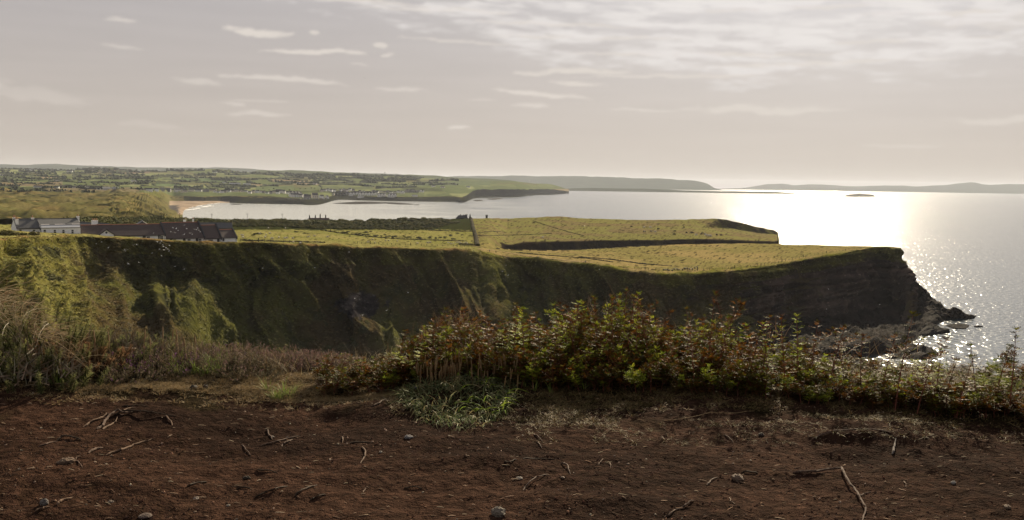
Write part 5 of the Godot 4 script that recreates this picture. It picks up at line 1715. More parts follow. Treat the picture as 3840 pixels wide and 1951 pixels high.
func scrub() -> void:
	var protos := []
	var cols := [Color(0.075, 0.078, 0.022), Color(0.052, 0.056, 0.020), Color(0.090, 0.080, 0.026), Color(0.042, 0.044, 0.018)]
	for k in 4: protos.append(tree_proto("bush", 320, 0.085, cols[k], rng.randf_range(0.55, 0.75), 0.05))
	var where := [[], [], [], []]
	var n := 0
	var total := 0
	for q in 2600:
		var px := rng.randf_range(250.0, 1720.0)
		var top := lut(px, [250, 842, 350, 826, 450, 818, 600, 808, 700, 815, 850, 826, 1000, 822, 1150, 826, 1350, 824, 1500, 816, 1620, 812, 1700, 824])
		var low := lut(px, [250, 856, 560, 850, 850, 850, 1000, 850, 1200, 858, 1400, 862, 1560, 864, 1640, 856, 1700, 838])
		var py := rng.randf_range(top + 10.0, low)
		var k := find(L1, px, py)
		if k < 0: continue
		var p := on(L1, px, py)
		if px < 660.0 and Vector2(p.x, p.z).length() < 490.0: continue
		var d := p.distance_to(Vector3(0, EYE, 0))
		var s := rng.randf_range(1.3, 3.0) * (1.25 if px < 700.0 else 1.0) * (1.3 if py < top + 18.0 else 0.9)
		if px > 860.0 and py > low - 12.0: s *= 0.7
		var t := Transform3D(Basis(Vector3.UP, rng.randf() * TAU).scaled(Vector3(s, s * rng.randf_range(0.8, 1.15), s)), p)
		var v := rng.randi() % 4
		total += 1
		if (py < top + 22.0 and n < 300) or (n < 300 and rng.randf() < 0.06):
			n += 1
			var o := copy(protos[v], "bush", t)
			tag(o, "dark wind-bent bush of the scrub belt behind the cottages" if px < 900.0 else "olive bush of the scrub belt behind the sheep pasture", "bush", "bushes of the scrub belt")
		else:
			where[v].append(t)
	for v in 4:
		var crown: MeshInstance3D = protos[v].get_child(1)
		many("scrub", crown.mesh, where[v], [], "dense coastal scrub behind the cottages and pasture", "scrub")
	# gorse clumps in the pasture and dune shrubs
	for q in [[960, 882], [975, 879], [1120, 872], [1150, 875], [1400, 885], [1430, 884], [1480, 889], [1520, 889], [1560, 892], [1600, 893], [1640, 895], [1690, 897], [1350, 880], [1370, 882], [1450, 887], [1540, 893], [1580, 894], [1660, 893], [1700, 884], [1725, 880], [1370, 874], [1385, 872], [1340, 878], [1300, 873]]:
		for e in 3:
			var p := on(L1, q[0] + rng.randf_range(-14, 14), q[1] + rng.randf_range(-3, 3))
			var s := rng.randf_range(0.7, 1.5)
			var o := copy(protos[3], "gorse_clump", Transform3D(Basis(Vector3.UP, rng.randf() * TAU).scaled(Vector3(s, s * 0.8, s)), p))
			tag(o, "small dark gorse bush dotted in the sheep pasture", "bush", "gorse bushes in the pasture")
	for q in [[120, 768, 9], [165, 775, 7], [250, 778, 12], [290, 780, 14], [320, 781, 9], [55, 755, 14], [90, 752, 16], [140, 755, 10], [20, 760, 8], [300, 744, 16], [340, 748, 12], [240, 770, 5], [180, 790, 8], [60, 800, 12], [30, 805, 14], [100, 803, 8], [260, 800, 6], [150, 738, 12], [100, 727, 9], [470, 738, 8], [520, 745, 7], [560, 742, 9], [600, 742, 10], [640, 742, 11], [680, 741, 12], [720, 744, 12], [415, 795, 6], [440, 768, 5], [350, 765, 5], [400, 755, 6]]:
		var p := on(L2, q[0], q[1])
		var s: float = q[2] * 0.5 * p.distance_to(Vector3(0, EYE, 0)) / F
		var o := copy(protos[3], "thicket", Transform3D(Basis(Vector3.UP, rng.randf() * TAU).scaled(Vector3(s * 1.3, s * 0.6, s * 1.3)), p))
		tag(o, "dark thicket in the dune grass behind the cottages", "bush", "thickets in the dunes")
	for q in [[88, 905, 1.3], [128, 903, 1.8], [60, 906, 1.5], [200, 900, 1.0], [20, 880, 2.2], [40, 878, 2.0]]:
		var p := on(L1, q[0], 889)
		p += Vector3(p.x, 0, p.z).normalized() * 12.0
		var o := copy(protos[2], "garden_shrub", Transform3D(Basis(Vector3.UP, rng.randf() * TAU).scaled(Vector3.ONE * q[2]), Vector3(p.x, p.y - 0.4, p.z)))
		tag(o, "garden shrub in front of the white inn", "bush", "garden shrubs of the inn")

# ------------------------------------------------------------------ fences, walls, poles
func fences() -> void:
	var post := MB.new()
	post.tube([Vector3(0, -0.2, 0), Vector3(0.01, 1.15, 0), Vector3(0.01, 1.2, 0)], [0.075, 0.07, 0.03], 6, Color(0.055, 0.045, 0.036))
	var pm := post.mesh(M.wood)
	var big := MB.new()
	big.tube([Vector3(0, -0.2, 0), Vector3(0.0, 1.7, 0), Vector3(0.0, 1.75, 0)], [0.16, 0.15, 0.08], 6, Color(0.05, 0.042, 0.035))
	var bm := big.mesh(M.wood)
	for f in [
			[[2380, 1008, 2480, 1017, 2620, 1015, 2800, 1004, 2900, 990, 3000, 968, 3110, 948, 3200, 937, 3262, 926], 62, "post fence along the cliff edge of the straw-coloured field", 6],
			[[1340, 914, 1420, 917, 1500, 920, 1600, 922, 1700, 925, 1770, 928], 26, "post fence between the sheep pasture and the cliff edge", 9],
			[[1195, 862, 1280, 875, 1380, 886, 1500, 893, 1650, 903, 1735, 909], 30, "thin fence line crossing the sheep pasture", 99],
			[[2080, 890, 2200, 889, 2350, 889, 2500, 887, 2650, 886], 24, "thin fence along the top of the gully in the second headland", 12],
			[[900, 905, 1000, 908, 1100, 912, 1200, 914], 14, "low fence along the rough strip above the cove", 99],
			[[3262, 922, 3180, 918, 3060, 914, 2960, 911, 2860, 909], 18, "fence along the back edge of the straw-coloured field", 99]]:
		var pts: Array = f[0]
		var pos := []
		var len_ := 0.0
		for k in f[1]:
			var u: float = float(k) / (f[1] - 1) * (pts.size() / 2 - 1)
			var s := mini(int(u), pts.size() / 2 - 2)
			var t := u - s
			pos.append(on(L1, lerpf(pts[s * 2], pts[s * 2 + 2], t), lerpf(pts[s * 2 + 1], pts[s * 2 + 3], t)))
		var o := base("fence", Transform3D(Basis(), pos[0]))
		tag(o, f[2], "fence")
		for k in pos.size():
			put("post", bm if k % int(f[3]) == 3 else pm, o, Transform3D(Basis(Vector3.UP, rng.randf() * TAU).scaled(Vector3(1.3, rng.randf_range(0.85, 1.1), 1.3)), pos[k] - pos[0]))
		for h in [0.35, 0.7, 1.05]:
			var w := MB.new()
			for k in pos.size() - 1:
				w.tube([pos[k] - pos[0] + Vector3(0, h, 0), pos[k + 1] - pos[0] + Vector3(0, h, 0)], [0.012, 0.012], 3, Color(0.1, 0.1, 0.1), false)
			put("wire", w.mesh(M.plain), o)
	var dark := Color(0.030, 0.026, 0.015)
	for s in [[[1764, 814, 1770, 835, 1776, 860, 1784, 890, 1790, 922], 3.4, 1.5, "straight dark bank and wall dividing the pasture from the second headland"],
			[[1200, 864, 1300, 879, 1400, 890, 1500, 897, 1600, 901, 1750, 905], 1.8, 0.55, "dark grassy bank across the sheep pasture"],
			[[1590, 864, 1680, 867, 1775, 869], 2.5, 0.7, "dark bank between the scrub and the upper pasture"],
			[[900, 902, 1020, 906, 1150, 909, 1220, 911], 1.6, 0.5, "dark bank at the seaward foot of the pasture"],
			[[1795, 886, 1900, 883, 2000, 880, 2070, 876], 2.5, 0.5, "dark ditch bank crossing the second headland"],
			[[2000, 830, 2070, 852, 2130, 870, 2190, 885], 2.5, 0.5, "dark track bank running diagonally down the second headland"],
			[[1860, 933, 1960, 940, 2080, 941, 2200, 936, 2350, 928, 2500, 920], 2.0, 0.6, "dark grassy lip at the near side of the gully"],
			[[1930, 948, 2050, 958, 2200, 970, 2300, 984], 2.0, 0.45, "dark strip of rushes along the cliff path"],
			[[2170, 964, 2300, 975, 2400, 989, 2520, 999], 2.0, 0.5, "dark bank beside the stone seats"],
			[[1790, 875, 1850, 868, 1900, 872], 2.0, 0.5, "short dark bank beside the dividing wall"]]:
		tag(put("bank", strip(L1, s[0], s[1], s[2], dark, 0.45, 5.0)), s[3], "bank")
	# worn path along the cliff edge
	var b := MB.new()
	var line := [1790, 938, 1850, 943, 1930, 956, 2010, 968, 2080, 976, 2160, 984, 2230, 990]
	var prev := []
	for k in range(0, line.size() - 2, 2):
		for s in 12:
			var t := s / 12.0
			var p := on(L1, lerpf(line[k], line[k + 2], t), lerpf(line[k + 1], line[k + 3], t) - 2.5)
			var dir := Vector3(p.x, 0, p.z).normalized()
			var w := 1.4 + n1.get_noise_1d(line[k] + s * 30.0) * 1.5
			var now := [p - dir * w + Vector3(0, 0.28, 0), p + dir * w + Vector3(0, 0.38, 0)]
			if prev.size(): b.quad(prev[0], prev[1], now[1], now[0], jit(Color(0.20, 0.145, 0.075), 0.15))
			prev = now
	struct("path", b.mesh(M.plain), "pale worn path along the cliff edge")
	# low slatted stone-grey seats beside the fence
	for k in 7:
		var px := 2496.0 + k * 19.0
		var p := on(L1, px, 1016.0 - k * 1.4 + (2.0 if k % 2 else -1.5))
		var o := base("stone_table", Transform3D(Basis(Vector3.UP, 0.2 + rng.randf_range(-0.2, 0.2)), p))
		tag(o, "low grey slab table in the cluster beside the cliff fence", "table", "grey tables beside the cliff fence")
		var c := Color(0.13, 0.12, 0.12)
		for z in 3: boxpart2(o, "slab", Vector3(-1.2, 0.62, -0.5 + z * 0.36), Vector3(1.2, 0.74, -0.18 + z * 0.36), c)
		for x in [-1.0, 1.0]:
			for z in [-0.35, 0.4]: boxpart2(o, "leg", Vector3(x - 0.16, -0.3, z - 0.12), Vector3(x + 0.16, 0.615, z + 0.12), c * 0.7)
	# sheep pens by the wall
	for q in [[1734, 921], [1763, 922]]:
		var p := on(L1, q[0], q[1])
		var o := base("sheep_pen", Transform3D(Basis(Vector3.UP, 0.3), p))
		tag(o, "dark timber sheep pen nearest the dividing wall" if q[0] > 1750 else "low dark timber sheep pen where the flock gathers", "pen")
		for x in 6:
			for z in [-1.2, 1.2]: boxpart2(o, "post", Vector3(-2.5 + x - 0.08, -0.2, z - 0.08), Vector3(-2.5 + x + 0.08, 1.5, z + 0.08), Color(0.05, 0.042, 0.036))
		for y in 3:
			for z in [-1.29, 1.29]: boxpart2(o, "rail", Vector3(-2.6, 0.35 + y * 0.42, z - 0.03), Vector3(2.6, 0.5 + y * 0.42, z + 0.03), Color(0.06, 0.05, 0.042))
	# wooden poles
	var wp := MB.new()
	wp.tube([Vector3(0, -1, 0), Vector3(0, 8, 0)], [0.14, 0.09], 6, Color(0.05, 0.045, 0.04))
	var wm := wp.mesh(M.wood)
	var ab := MB.new()
	ab.box(Vector3(-0.9, 7.3, -0.06), Vector3(0.9, 7.45, 0.06), Color(0.05, 0.045, 0.04))
	var am := ab.mesh(M.wood)
	for q in [[927, 843, "wooden utility pole at the pasture edge beyond the smallest cottage"], [604, 848, "wooden utility pole behind the coping of the tall roof"], [673, 850, "wooden utility pole behind the tallest cottage roof"], [794, 848, "wooden utility pole in front of the old stone house"], [1058, 842, "wooden utility pole standing in the scrub edge"]]:
		var p := on(L1, q[0], q[1])
		var o := base("utility_pole", Transform3D(Basis(Vector3.UP, 0.7), p))
		tag(o, q[2], "pole")
		put("pole", wm, o)
		put("crossarm", am, o)

func boxpart2(parent: Node3D, called: String, lo: Vector3, hi: Vector3, c: Color) -> void:
	var b := MB.new()
	b.box(lo, hi, c)
	put(called, b.mesh(M.wood), parent)

# ------------------------------------------------------------------ sheep, cattle, walkers, birds
func beast(woolly: bool, c: Color, c2: Color) -> ArrayMesh:
	# one body: barrel with shaped chest and belly, neck and head down to the grass, jointed legs; length along x, about 1 unit
	var b := MB.new()
	var secs := [[-0.5, 0.60, 0.06], [-0.46, 0.60, 0.17], [-0.3, 0.60, 0.225], [0.0, 0.57, 0.235], [0.25, 0.58, 0.225], [0.42, 0.62, 0.16], [0.52, 0.60, 0.105], [0.62, 0.48, 0.085], [0.70, 0.36, 0.075], [0.78, 0.26, 0.05], [0.81, 0.22, 0.02]]
	var pts := []
	var rad := []
	for s in secs:
		pts.append(Vector3(s[0], s[1], 0))
		rad.append(s[2] * (1.12 if woolly and s[0] < 0.45 else 1.0))
	var k0 := b.v.size()
	b.tube(pts, rad, 8, c)
	for q in range(k0, b.v.size()):
		if b.v[q].x > 0.5 or (c2 != c and b.v[q].x > -0.1 and b.v[q].x < 0.2): b.c[q] = c2
	for x in [-0.38, 0.33]:
		for z in [-0.13, 0.13]:
			var hock := 0.06 if x < 0 else -0.01
			b.tube([Vector3(x, 0.5, z), Vector3(x + (0.04 if x < 0 else 0.0), 0.33, z), Vector3(x - hock, 0.2, z), Vector3(x, 0.0, z)], [0.10, 0.065, 0.035, 0.035], 6, c2 if woolly else c)
	for z in [-0.09, 0.09]: b.tri(Vector3(0.62, 0.5, z * 0.8), Vector3(0.60, 0.53, z * 2.0), Vector3(0.66, 0.47, z * 1.6), c2)
	b.tube([Vector3(-0.5, 0.68, 0), Vector3(-0.55, 0.5, 0), Vector3(-0.54, 0.3 if not woolly else 0.42, 0)], [0.025, 0.02, 0.03], 5, c)
	return b.mesh(M.plain)

func animals_and_people() -> void:
	var sheep := beast(true, Color(0.55, 0.51, 0.44), Color(0.30, 0.27, 0.24))
	for q in [20, 765, 28, 785, 195, 748, 262, 756, 252, 781, 320, 797, 450, 792, 468, 789, 530, 793, 688, 778, 750, 768, 880, 778, 535, 836, 605, 843, 1290, 830, 1355, 836, 1465, 813, 1497, 815, 1580, 820, 1785, 843, 1890, 838, 1915, 832, 2095, 838, 2150, 845, 2180, 835, 2200, 833, 2215, 838, 2245, 845, 2270, 835, 2285, 842, 2125, 848, 1335, 805, 455, 690, 285, 690, 300, 742, 390, 786].size() / 2:
		var a: Array = [20, 765, 28, 785, 195, 748, 262, 756, 252, 781, 320, 797, 450, 792, 468, 789, 530, 793, 688, 778, 750, 768, 880, 778, 535, 836, 605, 843, 1290, 830, 1355, 836, 1465, 813, 1497, 815, 1580, 820, 1785, 843, 1890, 838, 1915, 832, 2095, 838, 2150, 845, 2180, 835, 2200, 833, 2215, 838, 2245, 845, 2270, 835, 2285, 842, 2125, 848, 1335, 805, 455, 690, 285, 690, 300, 742, 390, 786]
		var p := on(L1, 900.0 + a[q * 2] / 2.683, 602.0 + a[q * 2 + 1] / 2.683)
		var o := put("sheep", sheep, self, Transform3D(Basis(Vector3.UP, rng.randf() * TAU).scaled(Vector3.ONE * rng.randf_range(1.1, 1.4)), p))
		tag(o, "white sheep grazing in the pasture above the cove", "sheep", "sheep in the pasture")
	var black := beast(false, Color(0.022, 0.02, 0.02), Color(0.022, 0.02, 0.02))
	var pied := beast(false, Color(0.03, 0.027, 0.026), Color(0.55, 0.52, 0.48))
	var pale := beast(false, Color(0.50, 0.47, 0.43), Color(0.42, 0.39, 0.36))
	for g in [[black, "black cow grazing on the second headland", [115, 78, 765, 132, 1165, 192, 1155, 272, 1385, 95, 1445, 225, 1560, 222, 1592, 232, 1800, 268, 1830, 240, 2175, 275, 2285, 290]],
			[pied, "black and white cow on the second headland", [430, 205, 590, 195, 1890, 262]],
			[pale, "pale cow on the second headland", [425, 98, 570, 95, 685, 203, 1680, 285, 1910, 285, 2020, 300, 1975, 300]]]:
		for k in g[2].size() / 2:
			var p := on(L1, 2350.0 + g[2][k * 2] / 6.44, 841.0 + g[2][k * 2 + 1] / 6.44)
			var o := put("cow", g[0], self, Transform3D(Basis(Vector3.UP, [0.0, PI, 0.5, -0.6][rng.randi() % 4] + rng.randf_range(-0.4, 0.4)).scaled(Vector3.ONE * rng.randf_range(2.2, 2.6)), p))
			tag(o, g[1], "cow", "cattle on the second headland")
	var wc := beast(true, Color(0.6, 0.57, 0.52), Color(0.5, 0.46, 0.42))
	tag(put("sheep", wc, self, Transform3D(Basis(Vector3.UP, PI).scaled(Vector3.ONE * 1.8), on(L1, 2036, 893))), "single white sheep at the brink of the gully", "sheep")
	for w in [[1836, 946, Color(0.10, 0.09, 0.16), Color(0.04, 0.04, 0.06), "walker in a purple-grey jacket on the cliff path beside a walker in black"], [1860, 950, Color(0.02, 0.02, 0.022), Color(0.02, 0.02, 0.025), "walker dressed in black on the cliff path"],
			[2019, 969, Color(0.28, 0.26, 0.27), Color(0.05, 0.06, 0.1), "walker in a pale top on the cliff path, alone"], [2196, 987, Color(0.09, 0.10, 0.16), Color(0.03, 0.03, 0.04), "walker in a blue jacket where the cliff path meets the straw-coloured field"],
			[3262, 932, Color(0.03, 0.03, 0.03), Color(0.03, 0.03, 0.03), "walker in dark clothes near the nose of the headland"]]:
		var b := MB.new()
		var sk := Color(0.35, 0.22, 0.16)
		b.tube([Vector3(0, 0.8, 0), Vector3(0, 0.98, 0), Vector3(0, 1.2, 0), Vector3(0, 1.4, 0), Vector3(0, 1.47, 0), Vector3(0, 1.53, 0)], [0.13, 0.155, 0.15, 0.19, 0.12, 0.055], 8, w[2])
		b.tube([Vector3(0, 1.5, 0), Vector3(0, 1.56, 0.01), Vector3(0, 1.66, 0.01), Vector3(0, 1.75, 0), Vector3(0, 1.78, 0)], [0.05, 0.075, 0.095, 0.07, 0.02], 8, sk)
		for s in [-1.0, 1.0]:
			b.tube([Vector3(s * 0.08, 0.86, 0), Vector3(s * 0.09, 0.48, s * 0.12), Vector3(s * 0.09, 0.06, s * 0.16), Vector3(s * 0.09, 0.02, s * 0.16 + 0.16)], [0.095, 0.065, 0.045, 0.035], 6, w[3])
			b.tube([Vector3(s * 0.17, 1.41, 0), Vector3(s * 0.24, 1.13, -s * 0.05), Vector3(s * 0.22, 0.86, -s * 0.14 + 0.05), Vector3(s * 0.22, 0.76, -s * 0.15 + 0.08)], [0.065, 0.05, 0.038, 0.03], 6, w[2])
		tag(put("person", b.mesh(M.plain), self, Transform3D(Basis(Vector3.UP, rng.randf() * TAU), on(L1, w[0], w[1]))), w[4], "person")

func gull(c: Color, tip: Color, up: float) -> ArrayMesh:
	var b := MB.new()
	b.tube([Vector3(0, 0, 0.3), Vector3(0, 0.01, 0.22), Vector3(0, 0, 0.05), Vector3(0, 0, -0.12), Vector3(0, 0, -0.26)], [0.008, 0.045, 0.075, 0.055, 0.015], 6, c)
	b.tri(Vector3(-0.02, 0, -0.2), Vector3(0.02, 0, -0.2), Vector3(0.08, 0, -0.36), c)
	b.tri(Vector3(-0.02, 0, -0.2), Vector3(-0.08, 0, -0.36), Vector3(0.06, 0, -0.36), c)
	for s in [-1.0, 1.0]:
		var a0 := Vector3(s * 0.04, 0.03, 0.12)
		var a1 := Vector3(s * 0.04, 0.02, -0.06)
		var m0 := Vector3(s * 0.32, 0.03 + up * 0.16, 0.16)
		var m1 := Vector3(s * 0.32, 0.02 + up * 0.15, -0.01)
		var e := Vector3(s * 0.72, 0.02 + up * 0.1, -0.08)
		b.quad(a0, m0, m1, a1, c)
		b.tri(m0, e, m1, tip)
	return b.mesh(M.plain)

func birds() -> void:
	var white := gull(Color(0.75, 0.75, 0.74), Color(0.55, 0.55, 0.56), 1.0)
	var flock := [728, 860, 736, 862, 741, 856, 745, 864, 750, 870, 712, 875, 720, 880, 700, 858, 660, 858, 667, 865, 648, 855, 655, 873, 690, 880, 605, 905, 640, 870, 500, 920, 512, 918, 466, 938, 470, 942, 476, 936, 405, 930, 380, 908, 360, 915, 590, 908, 598, 935, 600, 912, 610, 918, 612, 925, 615, 938, 622, 930, 628, 935, 633, 942, 635, 921, 640, 950, 605, 960, 480, 990, 520, 985, 570, 950, 655, 1000, 590, 890, 575, 875, 690, 845]
	for k in flock.size() / 2:
		var p := at_d(flock[k * 2], flock[k * 2 + 1], rng.randf_range(330.0, 385.0))
		tag(put("gull", white, self, Transform3D(Basis(Vector3.UP, rng.randf() * TAU) * Basis(Vector3.BACK, rng.randf_range(-0.6, 0.6)), p).scaled_local(Vector3.ONE * rng.randf_range(0.7, 1.0))), "white gull in the flock wheeling before the cottages", "bird", "gulls before the cottages")
	for q in [[1309, 946, 430], [1180, 1005, 400], [1898, 996, 450], [1884, 1019, 440], [1905, 1033, 430], [2248, 1011, 500], [2193, 848, 620], [3108, 1085, 520], [3100, 1160, 500], [3300, 1143, 540], [1330, 1120, 380], [1450, 1165, 360], [1530, 1098, 380], [690, 1010, 300], [985, 1006, 330], [1360, 1182, 300]]:
		var p := at_d(q[0], q[1], q[2])
		tag(put("gull", white, self, Transform3D(Basis(Vector3.UP, rng.randf() * TAU) * Basis(Vector3.BACK, rng.randf_range(-0.5, 0.5)), p).scaled_local(Vector3.ONE * 0.9)), "white gull gliding along the dark cliff", "bird", "gulls along the cliff")
	var darkb := gull(Color(0.03, 0.03, 0.03), Color(0.03, 0.03, 0.03), 0.3)
	tag(put("bird", darkb, self, Transform3D(Basis(Vector3.BACK, -0.45) * Basis(Vector3.UP, 0.15), at_d(1367, 293, 320.0)).scaled_local(Vector3.ONE * 1.0)), "dark bird with spread wings alone in the sky", "bird")

# ------------------------------------------------------------------ plants at the path's edge
func pol(px: float, r: float) -> Vector3:
	var d := ray(px, 900.0)
	var h := Vector2(d.x, d.z).normalized() * r
	return Vector3(h.x, gh(h.x, h.y), h.y)

func gpos(px: float, py: float) -> Vector3:
	var p := gp(px, py)
	for k in 2:
		var g := gh(p.x, p.z)
		p = at_e(px, py, g)
	return Vector3(p.x, gh(p.x, p.z), p.z)

func dep(px: float, py: float) -> float:
	var r := ray(px, py)
	return -r.y / Vector2(r.x, r.z).length()

func leaf_colour(pal: int, top: float) -> Color:
	var t := rng.randf()
	if pal == 0:       # bronze
		if t < 0.45: return jit(Color(0.042, 0.017, 0.007), 0.3)
		if t < 0.80: return jit(Color(0.145, 0.062, 0.012), 0.3)
		return jit(Color(0.075, 0.070, 0.012), 0.3)
	if pal == 1:       # olive brown
		if t < 0.5: return jit(Color(0.045, 0.040, 0.010), 0.3)
		if t < 0.8: return jit(Color(0.080, 0.036, 0.010), 0.3)
		return jit(Color(0.12, 0.13, 0.018), 0.3)
	if t < 0.6: return jit(Color(0.24, 0.26, 0.028), 0.3)
	return jit(Color(0.12, 0.14, 0.018), 0.3)

func pinnate(b: MB, p: Vector3, d: Vector3, l: float, pal: int, top: float) -> void:
	# a rose leaf: rachis along d with pairs of leaflets and one at the end
	var side := d.cross(Vector3.UP).normalized()
	if side.length() < 0.1: side = Vector3.RIGHT
	side = (side + Vector3(rng.randfn(), rng.randfn(), rng.randfn()) * 0.25).normalized()
	var nrm := side.cross(d).normalized()
	var col := leaf_colour(pal, top)
	for k in 4:
		var t := 0.3 + 0.7 * k / 3.0
		var at := p + d * (l * t) + Vector3(0, -0.18 * l * t * t, 0)
		var ll := l * rng.randf_range(0.30, 0.40)
		if k == 3:
			leaflet(b, at, d, side, nrm, ll, jit(col, 0.2))
		else:
			for s in [-1.0, 1.0]:
				leaflet(b, at, (side * s + d * 0.45 + nrm * rng.randf_range(-0.1, 0.5)).normalized(), d, nrm, ll, jit(col, 0.2))

func leaflet(b: MB, p: Vector3, d: Vector3, side: Vector3, nrm: Vector3, l: float, col: Color) -> void:
	var w := side * (l * 0.36) + nrm * (l * 0.10)
	var w2 := -side * (l * 0.36) + nrm * (l * 0.10)
	var m := p + d * (l * 0.5)
	b.tri(p, m + w, p + d * l, col)
	b.tri(p, p + d * l, m + w2, col)

func rose_shoot(h: float, branches: int, pal: int, density: float) -> ArrayMesh:
	var bark := MB.new()
	var leaf := MB.new()
	var runs := [[Vector3.ZERO, Vector3(rng.randf_range(-0.12, 0.12), 1, rng.randf_range(-0.12, 0.12)).normalized(), h, 0.0028]]
	for k in branches:
		var an := rng.randf() * TAU
		var f := rng.randf_range(0.25, 0.65)
		runs.append([runs[0][1] * h * f, Vector3(cos(an) * 0.75, rng.randf_range(0.5, 1.0), sin(an) * 0.75).normalized(), h * (1.0 - f) * rng.randf_range(0.6, 1.05), 0.0018])
	for r in runs:
		var pts := []
		var rad := []
		var bend := Vector3(rng.randf_range(-0.12, 0.12), 0, rng.randf_range(-0.12, 0.12))
		for k in 5:
			var t := k / 4.0
			pts.append(r[0] + r[1] * r[2] * t + bend * r[2] * t * t)
			rad.append(r[3] * (1.0 - 0.65 * t))
		bark.tube(pts, rad, 4, jit(Color(0.12, 0.042, 0.028), 0.3), false)
		var m := int(r[2] * density)
		for k in m:
			var t := 0.18 + 0.82 * (k + rng.randf()) / m
			var at: Vector3 = r[0] + r[1] * r[2] * t + bend * r[2] * t * t
			var an := k * 2.4 + rng.randf_range(-0.5, 0.5)
			var d := Vector3(cos(an), rng.randf_range(0.0, 0.6) + t * 0.35, sin(an)).normalized()
			pinnate(leaf, at, d, rng.randf_range(0.028, 0.048) * (1.1 - 0.4 * t), pal, t)
		for k in 4:      # small leaves at the tip
			var an := k * 1.57 + 0.4
			pinnate(leaf, r[0] + r[1] * r[2] + bend * r[2], Vector3(cos(an) * 0.6, 0.8, sin(an) * 0.6).normalized(), 0.024, pal, 1.0)
	var me := ArrayMesh.new()
	bark.add_to(me, M.stem)
	leaf.add_to(me, M.gloss_leaf)
	return me

const ROSE_TOP := [1200, 1425, 1300, 1400, 1400, 1375, 1500, 1335, 1560, 1270, 1620, 1200, 1700, 1172, 1800, 1195, 1880, 1275, 1950, 1165, 2000, 1180, 2080, 1235, 2130, 1140, 2200, 1160, 2250, 1110, 2320, 1128, 2390, 1100, 2450, 1175, 2520, 1225, 2600, 1240, 2680, 1150, 2740, 1110, 2790, 1235, 2850, 1245, 2920, 1260, 3000, 1205, 3050, 1205, 3100, 1260, 3200, 1262, 3300, 1275, 3400, 1300, 3480, 1285, 3550, 1335, 3650, 1350, 3720, 1310, 3790, 1250, 3840, 1250, 4200, 1300]

